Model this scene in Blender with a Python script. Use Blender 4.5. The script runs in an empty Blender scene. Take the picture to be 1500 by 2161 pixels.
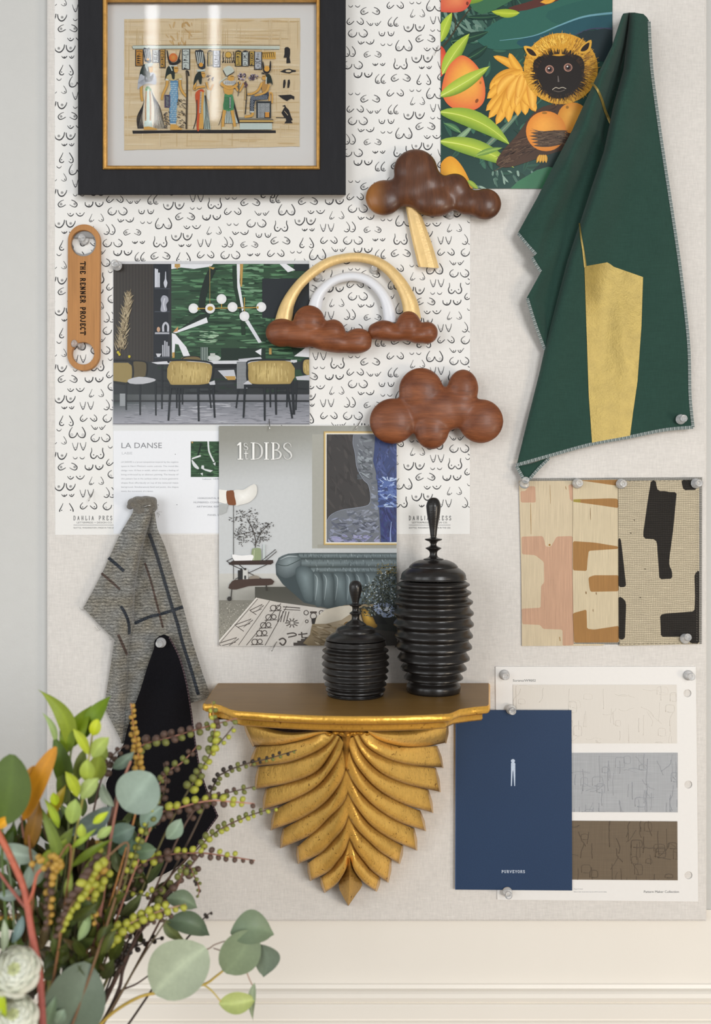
import bpy, bmesh, math, random
from mathutils import Vector, Matrix, noise as mnoise

# ---------------------------------------------------------------- frame, camera, light
S = 0.00057          # metres per photo pixel on the face of the pin board
D = 1.10             # camera to board face
ZC = 1.45            # camera height
sc = bpy.context.scene
COL = sc.collection
vs = sc.view_settings
vs.view_transform = 'Standard'; vs.look = 'None'; vs.gamma = 1.0
vs.use_curve_mapping = False
vs.exposure = -0.06

cam_d = bpy.data.cameras.new('camera'); cam = bpy.data.objects.new('camera', cam_d); COL.objects.link(cam)
cam.location = (0, -D, ZC); cam.rotation_euler = (math.pi/2, 0, 0)
cam_d.sensor_fit = 'HORIZONTAL'; cam_d.sensor_width = 36; cam_d.lens = 36*D/(1500*S)
cam_d.clip_start = 0.02; cam_d.clip_end = 50
cam_d.dof.use_dof = True; cam_d.dof.focus_distance = 1.055; cam_d.dof.aperture_fstop = 4.2
sc.camera = cam

world = bpy.data.worlds.new('room_light'); sc.world = world; world.use_nodes = True
bg = world.node_tree.nodes['Background']; bg.inputs[0].default_value = (0.97, 0.99, 1.0, 1); bg.inputs[1].default_value = 0.36

def area_light(name, loc, target, sx, sy, power, col):
    l = bpy.data.lights.new(name, 'AREA'); l.shape = 'RECTANGLE'; l.size = sx; l.size_y = sy
    l.energy = power; l.color = col
    o = bpy.data.objects.new(name, l); COL.objects.link(o); o.location = loc
    o.rotation_euler = (Vector(target)-Vector(loc)).to_track_quat('-Z', 'Y').to_euler()
    return o
area_light('window_daylight', (-1.5, -2.5, 1.7), (0, 0, 1.3), 1.1, 1.5, 19, (0.94, 0.975, 1.0))
area_light('window_side', (-2.3, -1.35, 1.55), (0, 0, 1.2), 0.9, 1.5, 13, (0.97, 0.985, 1.0))
area_light('lamp_warm', (1.75, -1.7, 0.95), (0.1, 0, 1.2), 0.5, 0.5, 14, (1.0, 0.86, 0.68))
area_light('window_right', (1.3, -3.2, 1.9), (0, 0, 1.4), 0.9, 1.3, 54, (0.97, 0.985, 1.0))
# two ceiling tubes whose streaks show in the picture glass
for tx, tw, tz in ((-0.905, 0.052, 4.05), (-0.628, 0.040, 4.07)):
    area_light('ceiling_tube', (tx, -3.0, tz), (tx, 0, tz), tw, 1.75, 2.0*tw/0.05, (1, 1, 1))

def P(px, py, d=0.0):
    k = S*(D-d)/D
    return Vector(((px-750)*k, -d, ZC+(1080.5-py)*k))

# ---------------------------------------------------------------- helpers
def c(h):
    if not isinstance(h, str): return tuple(h)
    h = h.lstrip('#'); o = []
    for i in (0, 2, 4):
        v = int(h[i:i+2], 16)/255
        o.append(v/12.92 if v <= .04045 else ((v+.055)/1.055)**2.4)
    return tuple(o)
def lerp(a, b, t): return a+(b-a)*t
def mixc(a, b, t): a = c(a); b = c(b); return tuple(lerp(a[i], b[i], t) for i in range(3))
def sstep(a, b, x):
    t = max(0, min(1, (x-a)/(b-a))) if a != b else float(x > a)
    return t*t*(3-2*t)
def crom(pts, n=6, closed=False):
    pts = [tuple(p) for p in pts]
    if len(pts) < 3 and not closed: return pts
    out = []; m = len(pts); k = m if closed else m-1
    for i in range(k):
        if closed: p0, p1, p2, p3 = pts[i-1], pts[i], pts[(i+1) % m], pts[(i+2) % m]
        else: p0, p1, p2, p3 = pts[max(i-1, 0)], pts[i], pts[i+1], pts[min(i+2, m-1)]
        for j in range(n):
            t = j/n; t2 = t*t; t3 = t2*t
            out.append(tuple(.5*(2*p1[q]+(p2[q]-p0[q])*t+(2*p0[q]-5*p1[q]+4*p2[q]-p3[q])*t2+(3*p1[q]-p0[q]-3*p2[q]+p3[q])*t3) for q in range(len(p1))))
    if not closed: out.append(pts[-1])
    return out
def resamp(pts, n):
    L = [0]
    for a, b in zip(pts, pts[1:]): L.append(L[-1]+math.dist(a, b))
    out = []; j = 0
    for i in range(n):
        t = L[-1]*i/(n-1)
        while j < len(L)-2 and L[j+1] < t: j += 1
        f = (t-L[j])/max(1e-9, L[j+1]-L[j])
        out.append(tuple(lerp(pts[j][q], pts[j+1][q], f) for q in range(len(pts[0]))))
    return out
def interp(tab, x):
    if x <= tab[0][0]: return tab[0][1]
    for (a, va), (b, vb) in zip(tab, tab[1:]):
        if x <= b: return lerp(va, vb, (x-a)/max(1e-9, b-a))
    return tab[-1][1]

def tag(o, label, cat, group=None):
    o['label'] = label; o['category'] = cat
    if group: o['group'] = group
    return o
def structure(o): o['kind'] = 'structure'; return o
def empty(name, loc, label, cat, group=None):
    o = bpy.data.objects.new(name, None); COL.objects.link(o); o.location = loc; o.empty_display_size = .02
    return tag(o, label, cat, group)
def link(name, me, parent=None, loc=None):
    o = bpy.data.objects.new(name, me); COL.objects.link(o)
    if parent is not None:
        o.parent = parent
        if loc is not None: o.location = Vector(loc)-parent.location
    elif loc is not None: o.location = loc
    return o
def mesh(name, V, F, mats, parent=None, loc=(0, 0, 0), smooth=True, cols=None, mi=None):
    """V in world space, object origin at loc; cols per vertex (linear)"""
    L = Vector(loc); me = bpy.data.meshes.new(name)
    me.from_pydata([Vector(v)-L for v in V], [], F)
    for m in (mats if isinstance(mats, (list, tuple)) else [mats]): me.materials.append(m)
    if cols is not None:
        a = me.color_attributes.new('Col', 'FLOAT_COLOR', 'POINT')
        a.data.foreach_set('color', [x for q in cols for x in (q[0], q[1], q[2], 1.0)])
    if mi: me.polygons.foreach_set('material_index', mi)
    me.polygons.foreach_set('use_smooth', [smooth]*len(me.polygons))
    me.update()
    return link(name, me, parent, L)

# ---- materials
def mk(name, base='808080', attr=False, rough=.5, metal=0., spec=.5, var=(), bump=(), base2=None, mixn=None, coat=0., sheen=0., trans=0.):
    m = bpy.data.materials.new(name); m.use_nodes = True; nt = m.node_tree; N = nt.nodes; K = nt.links
    b = N['Principled BSDF']
    tc = N.new('ShaderNodeTexCoord')
    def noise(scale, detail=4, dist=0., ro=.55):
        mp = N.new('ShaderNodeMapping'); mp.inputs['Scale'].default_value = scale if hasattr(scale, '__len__') else (scale,)*3
        K.new(tc.outputs['Object'], mp.inputs[0])
        n = N.new('ShaderNodeTexNoise'); n.inputs['Scale'].default_value = 1; n.inputs['Detail'].default_value = detail
        n.inputs['Roughness'].default_value = ro; n.inputs['Distortion'].default_value = dist
        K.new(mp.outputs[0], n.inputs['Vector']); return n.outputs['Fac']
    def wave(scale, axis, dist=0.):
        mp = N.new('ShaderNodeMapping'); mp.inputs['Scale'].default_value = (scale,)*3
        K.new(tc.outputs['Object'], mp.inputs[0])
        n = N.new('ShaderNodeTexWave'); n.bands_direction = axis; n.inputs['Scale'].default_value = 1
        n.inputs['Distortion'].default_value = dist; n.inputs['Detail'].default_value = 2
        K.new(mp.outputs[0], n.inputs['Vector']); return n.outputs['Fac']
    if attr:
        a = N.new('ShaderNodeAttribute'); a.attribute_name = 'Col'; col = a.outputs['Color']
    else:
        a = N.new('ShaderNodeRGB'); a.outputs[0].default_value = (*c(base), 1); col = a.outputs[0]
    if base2 is not None:
        sca, det, lo, hi, dist = mixn
        mr = N.new('ShaderNodeMapRange'); mr.inputs[1].default_value = lo; mr.inputs[2].default_value = hi
        K.new(noise(sca, det, dist), mr.inputs[0])
        mx = N.new('ShaderNodeMixRGB'); mx.inputs[2].default_value = (*c(base2), 1)
        K.new(mr.outputs[0], mx.inputs[0]); K.new(col, mx.inputs[1]); col = mx.outputs[0]
    for v in var:
        kind = v[0]
        f = noise(v[1], v[3] if len(v) > 3 else 4) if kind == 'n' else wave(v[1], v[3], v[4] if len(v) > 4 else 1.)
        mr = N.new('ShaderNodeMapRange'); mr.inputs[1].default_value = .25 if kind == 'n' else 0; mr.inputs[2].default_value = .75 if kind == 'n' else 1
        mr.inputs[3].default_value = 1-v[2]; mr.inputs[4].default_value = 1+v[2]
        K.new(f, mr.inputs[0])
        mx = N.new('ShaderNodeMixRGB'); mx.blend_type = 'MULTIPLY'; mx.inputs[0].default_value = 1
        K.new(col, mx.inputs[1]); K.new(mr.outputs[0], mx.inputs[2]); col = mx.outputs[0]
    K.new(col, b.inputs['Base Color'])
    last = None
    for v in bump:
        f = noise(v[1], v[3] if len(v) > 3 else 4) if v[0] == 'n' else wave(v[1], v[3], v[4] if len(v) > 4 else 1.)
        bp = N.new('ShaderNodeBump'); bp.inputs['Strength'].default_value = 1; bp.inputs['Distance'].default_value = v[2]
        K.new(f, bp.inputs['Height'])
        if last: K.new(last, bp.inputs['Normal'])
        last = bp.outputs[0]
    if last: K.new(last, b.inputs['Normal'])
    b.inputs['Roughness'].default_value = rough; b.inputs['Metallic'].default_value = metal
    b.inputs['Specular IOR Level'].default_value = spec; b.inputs['Coat Weight'].default_value = coat
    b.inputs['Coat Roughness'].default_value = .15
    b.inputs['Sheen Weight'].default_value = sheen
    return m
def clear(name, tint=(1, 1, 1), body=0.0, ior=1.45):
    m = bpy.data.materials.new(name); m.use_nodes = True; nt = m.node_tree; N = nt.nodes; K = nt.links
    N.remove(N['Principled BSDF']); out = N['Material Output']
    t = N.new('ShaderNodeBsdfTransparent'); t.inputs[0].default_value = (*tint, 1)
    g = N.new('ShaderNodeBsdfGlossy'); g.inputs['Roughness'].default_value = .02 if body == 0 else .08
    f = N.new('ShaderNodeFresnel'); f.inputs[0].default_value = ior
    mx = N.new('ShaderNodeMixShader'); K.new(f.outputs[0], mx.inputs[0]); 
    s = t.outputs[0]
    if body:
        df = N.new('ShaderNodeBsdfDiffuse'); df.inputs[0].default_value = (.9, .9, .9, 1)
        m2 = N.new('ShaderNodeMixShader'); m2.inputs[0].default_value = body
        K.new(t.outputs[0], m2.inputs[1]); K.new(df.outputs[0], m2.inputs[2]); s = m2.outputs[0]
    K.new(s, mx.inputs[1]); K.new(g.outputs[0], mx.inputs[2]); K.new(mx.outputs[0], out.inputs[0])
    return m

# ---- vector ink: flat printed art as stacked coloured facets in photo pixels
class Ink:
    def __init__(s, step=2.5e-6):
        s.F = []; s.lev = 0.; s.step = step; s.clip = None; s.tf()
    def tf(s, ox=0, oy=0, k=1.): s.ox, s.oy, s.k = ox, oy, k; return s
    def up(s): s.lev += s.step
    def face(s, vs, lev=None):
        """vs: list of (x, y, col) in local px"""
        L = s.lev if lev is None else lev
        q = [(s.ox+x/s.k, s.oy+y/s.k, cl) for x, y, cl in vs]
        if s.clip:
            x0, y0, x1, y1 = s.clip
            for ax, val, sg in ((0, x0, 1), (0, x1, -1), (1, y0, 1), (1, y1, -1)):
                o = []
                for i in range(len(q)):
                    a, b = q[i-1], q[i]; da, db = (a[ax]-val)*sg, (b[ax]-val)*sg
                    if (da >= 0) != (db >= 0):
                        t = da/(da-db); o.append((lerp(a[0], b[0], t), lerp(a[1], b[1], t), mixc(a[2], b[2], t)))
                    if db >= 0: o.append(b)
                q = o
                if len(q) < 3: return
            q = [p for i, p in enumerate(q) if math.dist(p[:2], q[i-1][:2]) > 1e-4]
            if len(q) < 3: return
        s.F.append([(x, y, L, cl) for x, y, cl in q])
    def poly(s, pts, col, sm=0):
        col = c(col)
        if sm: pts = crom(pts, sm, True)
        s.face([(x, y, col) for x, y in pts]); s.up()
    def rect(s, x0, y0, x1, y1, col): s.poly([(x0, y0), (x1, y0), (x1, y1), (x0, y1)], col)
    def fan(s, pts, cc, ce, ctr=None, sm=5, rings=4, pw=1.):
        if sm: pts = crom(pts, sm, True)
        if ctr is None: ctr = (sum(p[0] for p in pts)/len(pts), sum(p[1] for p in pts)/len(pts))
        n = len(pts)
        for r in range(rings):
            a, b = r/rings, (r+1)/rings; ca, cb = mixc(cc, ce, a**pw), mixc(cc, ce, b**pw)
            for i in range(n):
                p, q = pts[i], pts[(i+1) % n]
                f = lambda z, t: (lerp(ctr[0], z[0], t), lerp(ctr[1], z[1], t))
                if r == 0: s.face([(*ctr, ca), (*f(p, b), cb), (*f(q, b), cb)])
                else: s.face([(*f(p, a), ca), (*f(p, b), cb), (*f(q, b), cb), (*f(q, a), ca)])
        s.up()
    def ell(s, x, y, rx, ry, col, ce=None, rot=0, n=22):
        pts = []
        for i in range(n):
            a = 2*math.pi*i/n; u, v = rx*math.cos(a), ry*math.sin(a)
            pts.append((x+u*math.cos(rot)-v*math.sin(rot), y+u*math.sin(rot)+v*math.cos(rot)))
        if ce is None: s.poly(pts, col)
        else: s.fan(pts, col, ce, (x, y), 0)
    def ring(s, x, y, r, w, col, n=14):
        col = c(col)
        for i in range(n):
            a, b = 2*math.pi*i/n, 2*math.pi*(i+1)/n
            s.face([(x+q*math.cos(t), y+q*math.sin(t), col) for q, t in ((r, a), (r, b), (r-w, b), (r-w, a))])
        s.up()
    def stroke(s, pts, w, col, w0=1., w1=1., wm=None, sm=5, col2=None):
        if sm: pts = crom(pts, sm)
        n = len(pts)
        if n < 2: return
        ca = c(col); cb = c(col2) if col2 else ca; E = []
        for i, p in enumerate(pts):
            a = pts[max(i-1, 0)]; b = pts[min(i+1, n-1)]
            dx, dy = b[0]-a[0], b[1]-a[1]; l = math.hypot(dx, dy) or 1
            t = i/(n-1)
            f = lerp(w0, w1, t) if wm is None else (lerp(w0, wm, t*2) if t < .5 else lerp(wm, w1, t*2-1))
            h = w*f/2; E.append(((p[0]-dy/l*h, p[1]+dx/l*h), (p[0]+dy/l*h, p[1]-dx/l*h), mixc(ca, cb, t)))
        for a, b in zip(E, E[1:]):
            s.face([(*a[0], a[2]), (*b[0], b[2]), (*b[1], b[2]), (*a[1], a[2])])
        s.up()
    def leaf(s, x0, y0, x1, y1, w, ce, cm, bend=0., rib=None, ce2=None, n=12, ex=.8):
        dx, dy = x1-x0, y1-y0; l = math.hypot(dx, dy); nx, ny = -dy/l, dx/l
        R = []
        for i in range(n+1):
            t = i/n; b = bend*4*t*(1-t); h = w/2*math.sin(math.pi*min(1, t**.85))**ex
            x, y = x0+dx*t+nx*b, y0+dy*t+ny*b
            R.append(((x+nx*h, y+ny*h), (x, y), (x-nx*h, y-ny*h)))
        ce, cm = c(ce), c(cm); ce2 = c(ce2) if ce2 else ce
        for a, b in zip(R, R[1:]):
            s.face([(*a[0], ce), (*b[0], ce), (*b[1], cm), (*a[1], cm)]); s.face([(*a[1], cm), (*b[1], cm), (*b[2], ce2), (*a[2], ce2)])
        s.up()
        if rib: s.stroke([r[1] for r in R], max(1.2, w*.06), rib, 1, .3, sm=0)
    def grid(s, x0, y0, x1, y1, nx, ny, f):
        for i in range(nx):
            for j in range(ny):
                q = []
                for a, b in ((i, j), (i+1, j), (i+1, j+1), (i, j+1)):
                    u, v = a/nx, b/ny; q.append((lerp(x0, x1, u), lerp(y0, y1, v), c(f(u, v))))
                s.face(q)
        s.up()
    def brush(s, x0, y0, x1, y1, cols, n, ln, wd, ang=0., seed=1, jit=.15):
        """dabs of paint inside a rectangle"""
        R = random.Random(seed); old = s.clip; base = s.lev
        X = (s.ox+x0/s.k, s.oy+y0/s.k, s.ox+x1/s.k, s.oy+y1/s.k)
        s.clip = X if not old else (max(X[0], old[0]), max(X[1], old[1]), min(X[2], old[2]), min(X[3], old[3]))
        for i in range(n):
            x, y = R.uniform(x0, x1), R.uniform(y0, y1); l = R.uniform(*ln)/2; w = R.uniform(*wd)/2; a = ang+R.uniform(-jit, jit)
            ca, sa = math.cos(a), math.sin(a); cl = c(R.choice(cols))
            s.lev = base+s.step*i*.4
            s.face([(x+u*ca-v*sa, y+u*sa+v*ca, cl) for u, v in ((-l, -w*.3), (-l*.5, -w), (l*.6, -w*.8), (l, 0), (l*.5, w), (-l*.7, w*.8))])
        s.lev = base+s.step*(n*.4+1); s.clip = old
    def text(s, body, x0, x1, yb, h, col, rot=False, bold=0.):
        V, Fs = font_mesh(body); 
        xs = [v[0] for v in V]; a, b = min(xs), max(xs); cap = FONT_CAP
        for f in Fs:
            q = []
            for i in f:
                u = (V[i][0]-a)/(b-a); v = V[i][1]/cap*h
                q.append((lerp(x0, x1, u), yb-v, c(col)) if not rot else (yb+v, lerp(x0, x1, u), c(col)))
            s.face(q)
        s.up()
    def serif(s, body, x0, x1, yb, h, col, w, rot=False, gap=.28, ser=.13):
        """slab serif capitals drawn stroke by stroke"""
        adv = sum((GL[ch][0] if ch != ' ' else .5)+gap for ch in body)-gap; k = (x1-x0)/adv; x = 0
        T = lambda u, v: (x0+u*k, yb-v*h) if not rot else (yb+v*h, x0+u*k)
        for ch in body:
            if ch == ' ': x += .5+gap; continue
            wd, st, sf = GL[ch]
            for q in st: s.stroke([T(x+u, v) for u, v in q], w, col, sm=4 if len(q) > 3 else 0)
            for u, v in sf: s.stroke([T(x+u-ser, v), T(x+u+ser, v)], w*.8, col, sm=0)
            x += wd+gap
    def slab(s, pts, col, th=.0003, edge=None):
        """sheet of paper / card under the ink"""
        q = [(s.ox+x/s.k, s.oy+y/s.k) for x, y in pts]; col = c(col); e = c(edge) if edge else col; n = len(q)
        if n < 12: s.F.append([(x, y, s.lev, col) for x, y in q])
        else:
            m = (sum(p[0] for p in q)/n, sum(p[1] for p in q)/n)
            for i in range(n): s.F.append([(*m, s.lev, col), (*q[i], s.lev, col), (*q[(i+1) % n], s.lev, col)])
        s.F.append([(x, y, s.lev-th, e) for x, y in reversed(q)])
        for i in range(n):
            a, b = q[i], q[(i+1) % n]
            s.F.append([(*a, s.lev, e), (*a, s.lev-th, e), (*b, s.lev-th, e), (*b, s.lev, e)])
        s.up()
    def build(s, name, d0, m, parent=None, warp=None):
        V = []; F = []; C = []
        for f in s.F:
            i = len(V)
            for x, y, l, cl in f: V.append(P(x, y, d0+l+(warp(x, y) if warp else 0))); C.append(cl)
            F.append(list(range(i, len(V))))
        xs = [v.x for v in V]; zs = [v.z for v in V]
        return mesh(name, V, F, m, parent, ((min(xs)+max(xs))/2, -d0, (min(zs)+max(zs))/2), False, C)

_fc = {}
def font_mesh(body):
    if body in _fc: return _fc[body]
    cu = bpy.data.curves.new('t', 'FONT'); cu.body = body; cu.resolution_u = 3
    o = bpy.data.objects.new('t', cu); COL.objects.link(o)
    bpy.context.view_layer.update(); dg = bpy.context.evaluated_depsgraph_get()
    e = o.evaluated_get(dg); me = e.to_mesh()
    r = ([tuple(v.co) for v in me.vertices], [tuple(p.vertices) for p in me.polygons])
    e.to_mesh_clear(); bpy.data.objects.remove(o); bpy.data.curves.remove(cu)
    _fc[body] = r; return r
FONT_CAP = max(v[1] for v in font_mesh('H')[0])
def curve_mesh(splines, half, bevel=0., res=1):
    """filled 2-D outline (later splines cut holes), extruded; returns V,F in its own plane"""
    cu = bpy.data.curves.new('t', 'CURVE'); cu.dimensions = '2D'; cu.fill_mode = 'BOTH'; cu.extrude = half-bevel; cu.bevel_depth = bevel; cu.bevel_resolution = res; cu.offset = -bevel
    for q in splines:
        sp = cu.splines.new('POLY'); sp.points.add(len(q)-1); sp.use_cyclic_u = True
        for p, (x, y) in zip(sp.points, q): p.co = (x, y, 0, 1)
    o = bpy.data.objects.new('t', cu); COL.objects.link(o); bpy.context.view_layer.update()
    e = o.evaluated_get(bpy.context.evaluated_depsgraph_get()); me = e.to_mesh()
    r = ([tuple(v.co) for v in me.vertices], [tuple(p.vertices) for p in me.polygons])
    e.to_mesh_clear(); bpy.data.objects.remove(o); bpy.data.curves.remove(cu); return r
def circ(x, y, r, n=36, ry=None): return [(x+r*math.cos(2*math.pi*i/n), y+(ry or r)*math.sin(2*math.pi*i/n)) for i in range(n)]
def plate(name, splines, d0, d1, m, parent=None, bevel=.0008):
    """flat plate cut from photo-pixel outlines between depths d0 (back) and d1 (front)"""
    k = S*(D-d1)/D
    V, F = curve_mesh([[((x-750)*k, (1080.5-y)*k) for x, y in q] for q in splines], (d1-d0)/2, bevel)
    V = [(x, -(d0+d1)/2-z, ZC+y) for x, y, z in V]
    xs = [v[0] for v in V]; zs = [v[2] for v in V]
    return mesh(name, V, [tuple(f) for f in F], m, parent, ((min(xs)+max(xs))/2, -d0, (min(zs)+max(zs))/2), False)
def O(n=12, rx=.36, ry=.5, cx=.36, a0=0, a1=360): return [(cx+rx*math.cos(math.radians(a0+(a1-a0)*i/n)), .5+ry*math.sin(math.radians(a0+(a1-a0)*i/n))) for i in range(n+1)]
_S = [(.58, .78), (.5, .95), (.3, 1), (.1, .9), (.08, .7), (.25, .55), (.45, .46), (.6, .32), (.56, .08), (.34, 0), (.12, .05), (.06, .24)]
GL = {'T': (.8, [[(.4, 0), (.4, 1)], [(0, .78), (0, 1), (.8, 1), (.8, .78)]], [(.4, 0)]),
 'H': (.8, [[(.15, 0), (.15, 1)], [(.65, 0), (.65, 1)], [(.15, .5), (.65, .5)]], [(.15, 0), (.15, 1), (.65, 0), (.65, 1)]),
 'E': (.72, [[(.15, 0), (.15, 1)], [(0, 1), (.66, 1)], [(.66, 1), (.66, .76)], [(.15, .52), (.5, .52)], [(0, 0), (.68, 0)], [(.68, 0), (.68, .26)]], []),
 'R': (.8, [[(.15, 0), (.15, 1)], [(0, 1), (.4, 1), (.6, .92), (.62, .66), (.42, .5), (.15, .5)], [(.4, .5), (.68, 0)]], [(.15, 0), (.7, 0)]),
 'P': (.7, [[(.15, 0), (.15, 1)], [(0, 1), (.42, 1), (.62, .92), (.64, .62), (.44, .46), (.15, .46)]], [(.17, 0)]),
 'N': (.82, [[(.14, 0), (.14, 1)], [(.14, 1), (.68, 0)], [(.68, 0), (.68, 1)]], [(.14, 0), (.12, 1), (.68, 1)]),
 'O': (.72, [O()], []), 'C': (.7, [O(10, .34, .5, .38, 45, 315)], []),
 'J': (.62, [[(.46, 1), (.46, .5), (.45, .2), (.3, 0), (.12, .04), (.06, .24)]], [(.46, 1)]),
 'D': (.78, [[(.15, 0), (.15, 1)], [(0, 1), (.4, 1), (.66, .82), (.72, .5), (.66, .18), (.4, 0), (0, 0)]], []),
 'A': (.8, [[(.08, 0), (.4, 1)], [(.4, 1), (.72, 0)], [(.2, .36), (.6, .36)]], [(.08, 0), (.72, 0)]),
 'L': (.66, [[(.15, 0), (.15, 1)], [(0, 0), (.62, 0)], [(.62, 0), (.62, .3)]], [(.15, 1)]),
 'I': (.3, [[(.15, 0), (.15, 1)]], [(.15, 0), (.15, 1)]), 'S': (.66, [_S], []),
 'U': (.8, [[(.14, 1), (.14, .4), (.2, .1), (.4, 0), (.6, .1), (.66, .4), (.66, 1)]], [(.14, 1), (.66, 1)]),
 'V': (.8, [[(.08, 1), (.4, 0)], [(.4, 0), (.72, 1)]], [(.08, 1), (.72, 1)]),
 'Y': (.8, [[(.08, 1), (.4, .45)], [(.72, 1), (.4, .45)], [(.4, .45), (.4, 0)]], [(.08, 1), (.72, 1), (.4, 0)])}

# ---- solids
def tube(pts, rad, n=8, cap=True):
    """pts world Vectors, rad list or number -> V,F"""
    V = []; F = []; m = len(pts); up = None
    for i, p in enumerate(pts):
        t = (pts[min(i+1, m-1)]-pts[max(i-1, 0)]).normalized()
        if up is None: up = t.orthogonal().normalized()
        up = (up-t*up.dot(t)).normalized(); w = t.cross(up); r = rad[i] if hasattr(rad, '__len__') else rad
        for j in range(n):
            a = 2*math.pi*j/n; V.append(p+(up*math.cos(a)+w*math.sin(a))*r)
    for i in range(m-1):
        for j in range(n): F.append((i*n+j, i*n+(j+1) % n, (i+1)*n+(j+1) % n, (i+1)*n+j))
    if cap: F.append(tuple(reversed(range(n)))); F.append(tuple((m-1)*n+j for j in range(n)))
    return V, F
def lathe(prof, ctr, axis='z', n=48):
    """prof [(r,h)] -> V,F around a vertical axis through ctr (axis 'y': towards the camera)"""
    V = []; F = []; m = len(prof)
    for r, h in prof:
        for j in range(n):
            a = 2*math.pi*j/n
            if axis == 'z': V.append(Vector(ctr)+Vector((r*math.cos(a), r*math.sin(a), h)))
            else: V.append(Vector(ctr)+Vector((r*math.cos(a), -h, r*math.sin(a))))
    for i in range(m-1):
        for j in range(n):
            F.append((i*n+j, i*n+(j+1) % n, (i+1)*n+(j+1) % n, (i+1)*n+j))
    F.append(tuple(reversed(range(n)))); F.append(tuple((m-1)*n+j for j in range(n)))
    return V, F
def box(x0, x1, y0, y1, z0, z1):
    V = [(x, y, z) for x in (x0, x1) for y in (y0, y1) for z in (z0, z1)]
    return V, [(0, 1, 3, 2), (4, 6, 7, 5), (0, 4, 5, 1), (2, 3, 7, 6), (0, 2, 6, 4), (1, 5, 7, 3)]
def blob(name, ells, m, parent, vox=.0016, smooth=10, loc=None, tf=None):
    """carved body: ellipsoids (px, py, rx, ry, d_centre, d_radius, rot) fused into one skin"""
    bm = bmesh.new()
    for e in ells:
        x, y, rx, ry, dc, dr = e[:6]; rot = e[6] if len(e) > 6 else 0
        if tf: x, y, rx, ry = tf[0]+x/tf[2], tf[1]+y/tf[2], rx/tf[2], ry/tf[2]
        p = P(x, y, dc); k = S*(D-dc)/D
        M = Matrix.Translation(p) @ Matrix.Rotation(rot, 4, 'Y') @ Matrix.Diagonal((rx*k, dr, ry*k, 1))
        bmesh.ops.create_uvsphere(bm, u_segments=28, v_segments=18, radius=1, matrix=M)
    me = bpy.data.meshes.new('t'); bm.to_mesh(me); bm.free()
    o = bpy.data.objects.new('t', me); COL.objects.link(o)
    r = o.modifiers.new('r', 'REMESH'); r.mode = 'VOXEL'; r.voxel_size = vox
    s = o.modifiers.new('s', 'SMOOTH'); s.factor = .5; s.iterations = smooth
    bpy.context.view_layer.update(); e = o.evaluated_get(bpy.context.evaluated_depsgraph_get()); q = e.to_mesh()
    V = [tuple(v.co) for v in q.vertices]; F = [tuple(p.vertices) for p in q.polygons]
    e.to_mesh_clear(); bpy.data.objects.remove(o); bpy.data.meshes.remove(me)
    L = loc or (sum(v[0] for v in V)/len(V), max(v[1] for v in V), sum(v[2] for v in V)/len(V))
    return mesh(name, V, F, m, parent, L)

# ---------------------------------------------------------------- setting
m_wall = mk('painted_plaster', 'c6c5c1', rough=.55, var=[('n', 5, .02), ('n', 60, .012)], bump=[('n', 90, .0006), ('n', 400, .00015)])
m_trim_lit_wall = mk('trim_and_lit_wall', 'e8e2d8', rough=.4, var=[('n', 8, .015)], bump=[('n', 70, .0002)])  # also on the lower wall, whose brighter, warmer light is put into this colour
m_linen = mk('board_linen', 'd7d2cc', rough=.9, spec=.2, var=[('n', (700, 700, 100), .07), ('n', (100, 700, 700), .07), ('n', 12, .02), ('n', 3, .02)],
             bump=[('w', 230, .00006, 'X', 2.5), ('w', 230, .00006, 'Z', 2.5), ('n', 500, .0001)])
bd = .014
x0, x1 = P(-2200, 0, 0).x, P(3600, 0, 0).x
V, F = box(x0, x1, bd+.0006, bd+.1, .0, 2.75)
structure(mesh('wall_back', V, F, m_wall, smooth=False))
V, F = box(x0, x1, -3.6, bd, -.02, 0)
structure(mesh('floor', V, F, mk('oak_floor', '8a7356', rough=.5, var=[('n', (3, 40, 3), .2)]), smooth=False))
# chair rail and pale lower-wall panel above it: profile (py on the wall, depth in front of the wall) swept along the wall
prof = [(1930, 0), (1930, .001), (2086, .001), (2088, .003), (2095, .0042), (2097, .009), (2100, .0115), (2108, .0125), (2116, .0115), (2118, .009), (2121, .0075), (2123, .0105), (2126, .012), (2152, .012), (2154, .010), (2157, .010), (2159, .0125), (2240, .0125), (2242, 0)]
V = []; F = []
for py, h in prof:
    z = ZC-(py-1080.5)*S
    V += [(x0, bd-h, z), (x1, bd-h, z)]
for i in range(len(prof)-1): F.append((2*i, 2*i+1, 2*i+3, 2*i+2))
structure(mesh('trim_1', V, F, m_trim_lit_wall, smooth=False, loc=(0, bd, ZC-.62)))
# pin board: fabric wrapped panel with soft edges
bx0, bx1, bz1, bz0 = P(97, 0).x, P(1493, 0).x, P(0, -330).z, P(0, 1947).z
V = []; F = []
R = [(.0, bd), (.0, .004), (.0012, .0012), (.004, 0)]
for ins, y in R:
    V += [(bx0+ins, y, bz0+ins), (bx1-ins, y, bz0+ins), (bx1-ins, y, bz1-ins), (bx0+ins, y, bz1-ins)]
for i in range(3):
    for j in range(4): F.append((i*4+j, i*4+(j+1) % 4, i*4+4+(j+1) % 4, i*4+4+j))
F += [(12, 13, 14, 15), (3, 2, 1, 0)]
o = mesh('pin_board', V, F, m_linen, loc=(0, bd, ZC), smooth=False)
tag(o, 'large linen-covered pin board on the wall behind all the pinned papers and ornaments', 'pin board')
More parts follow.
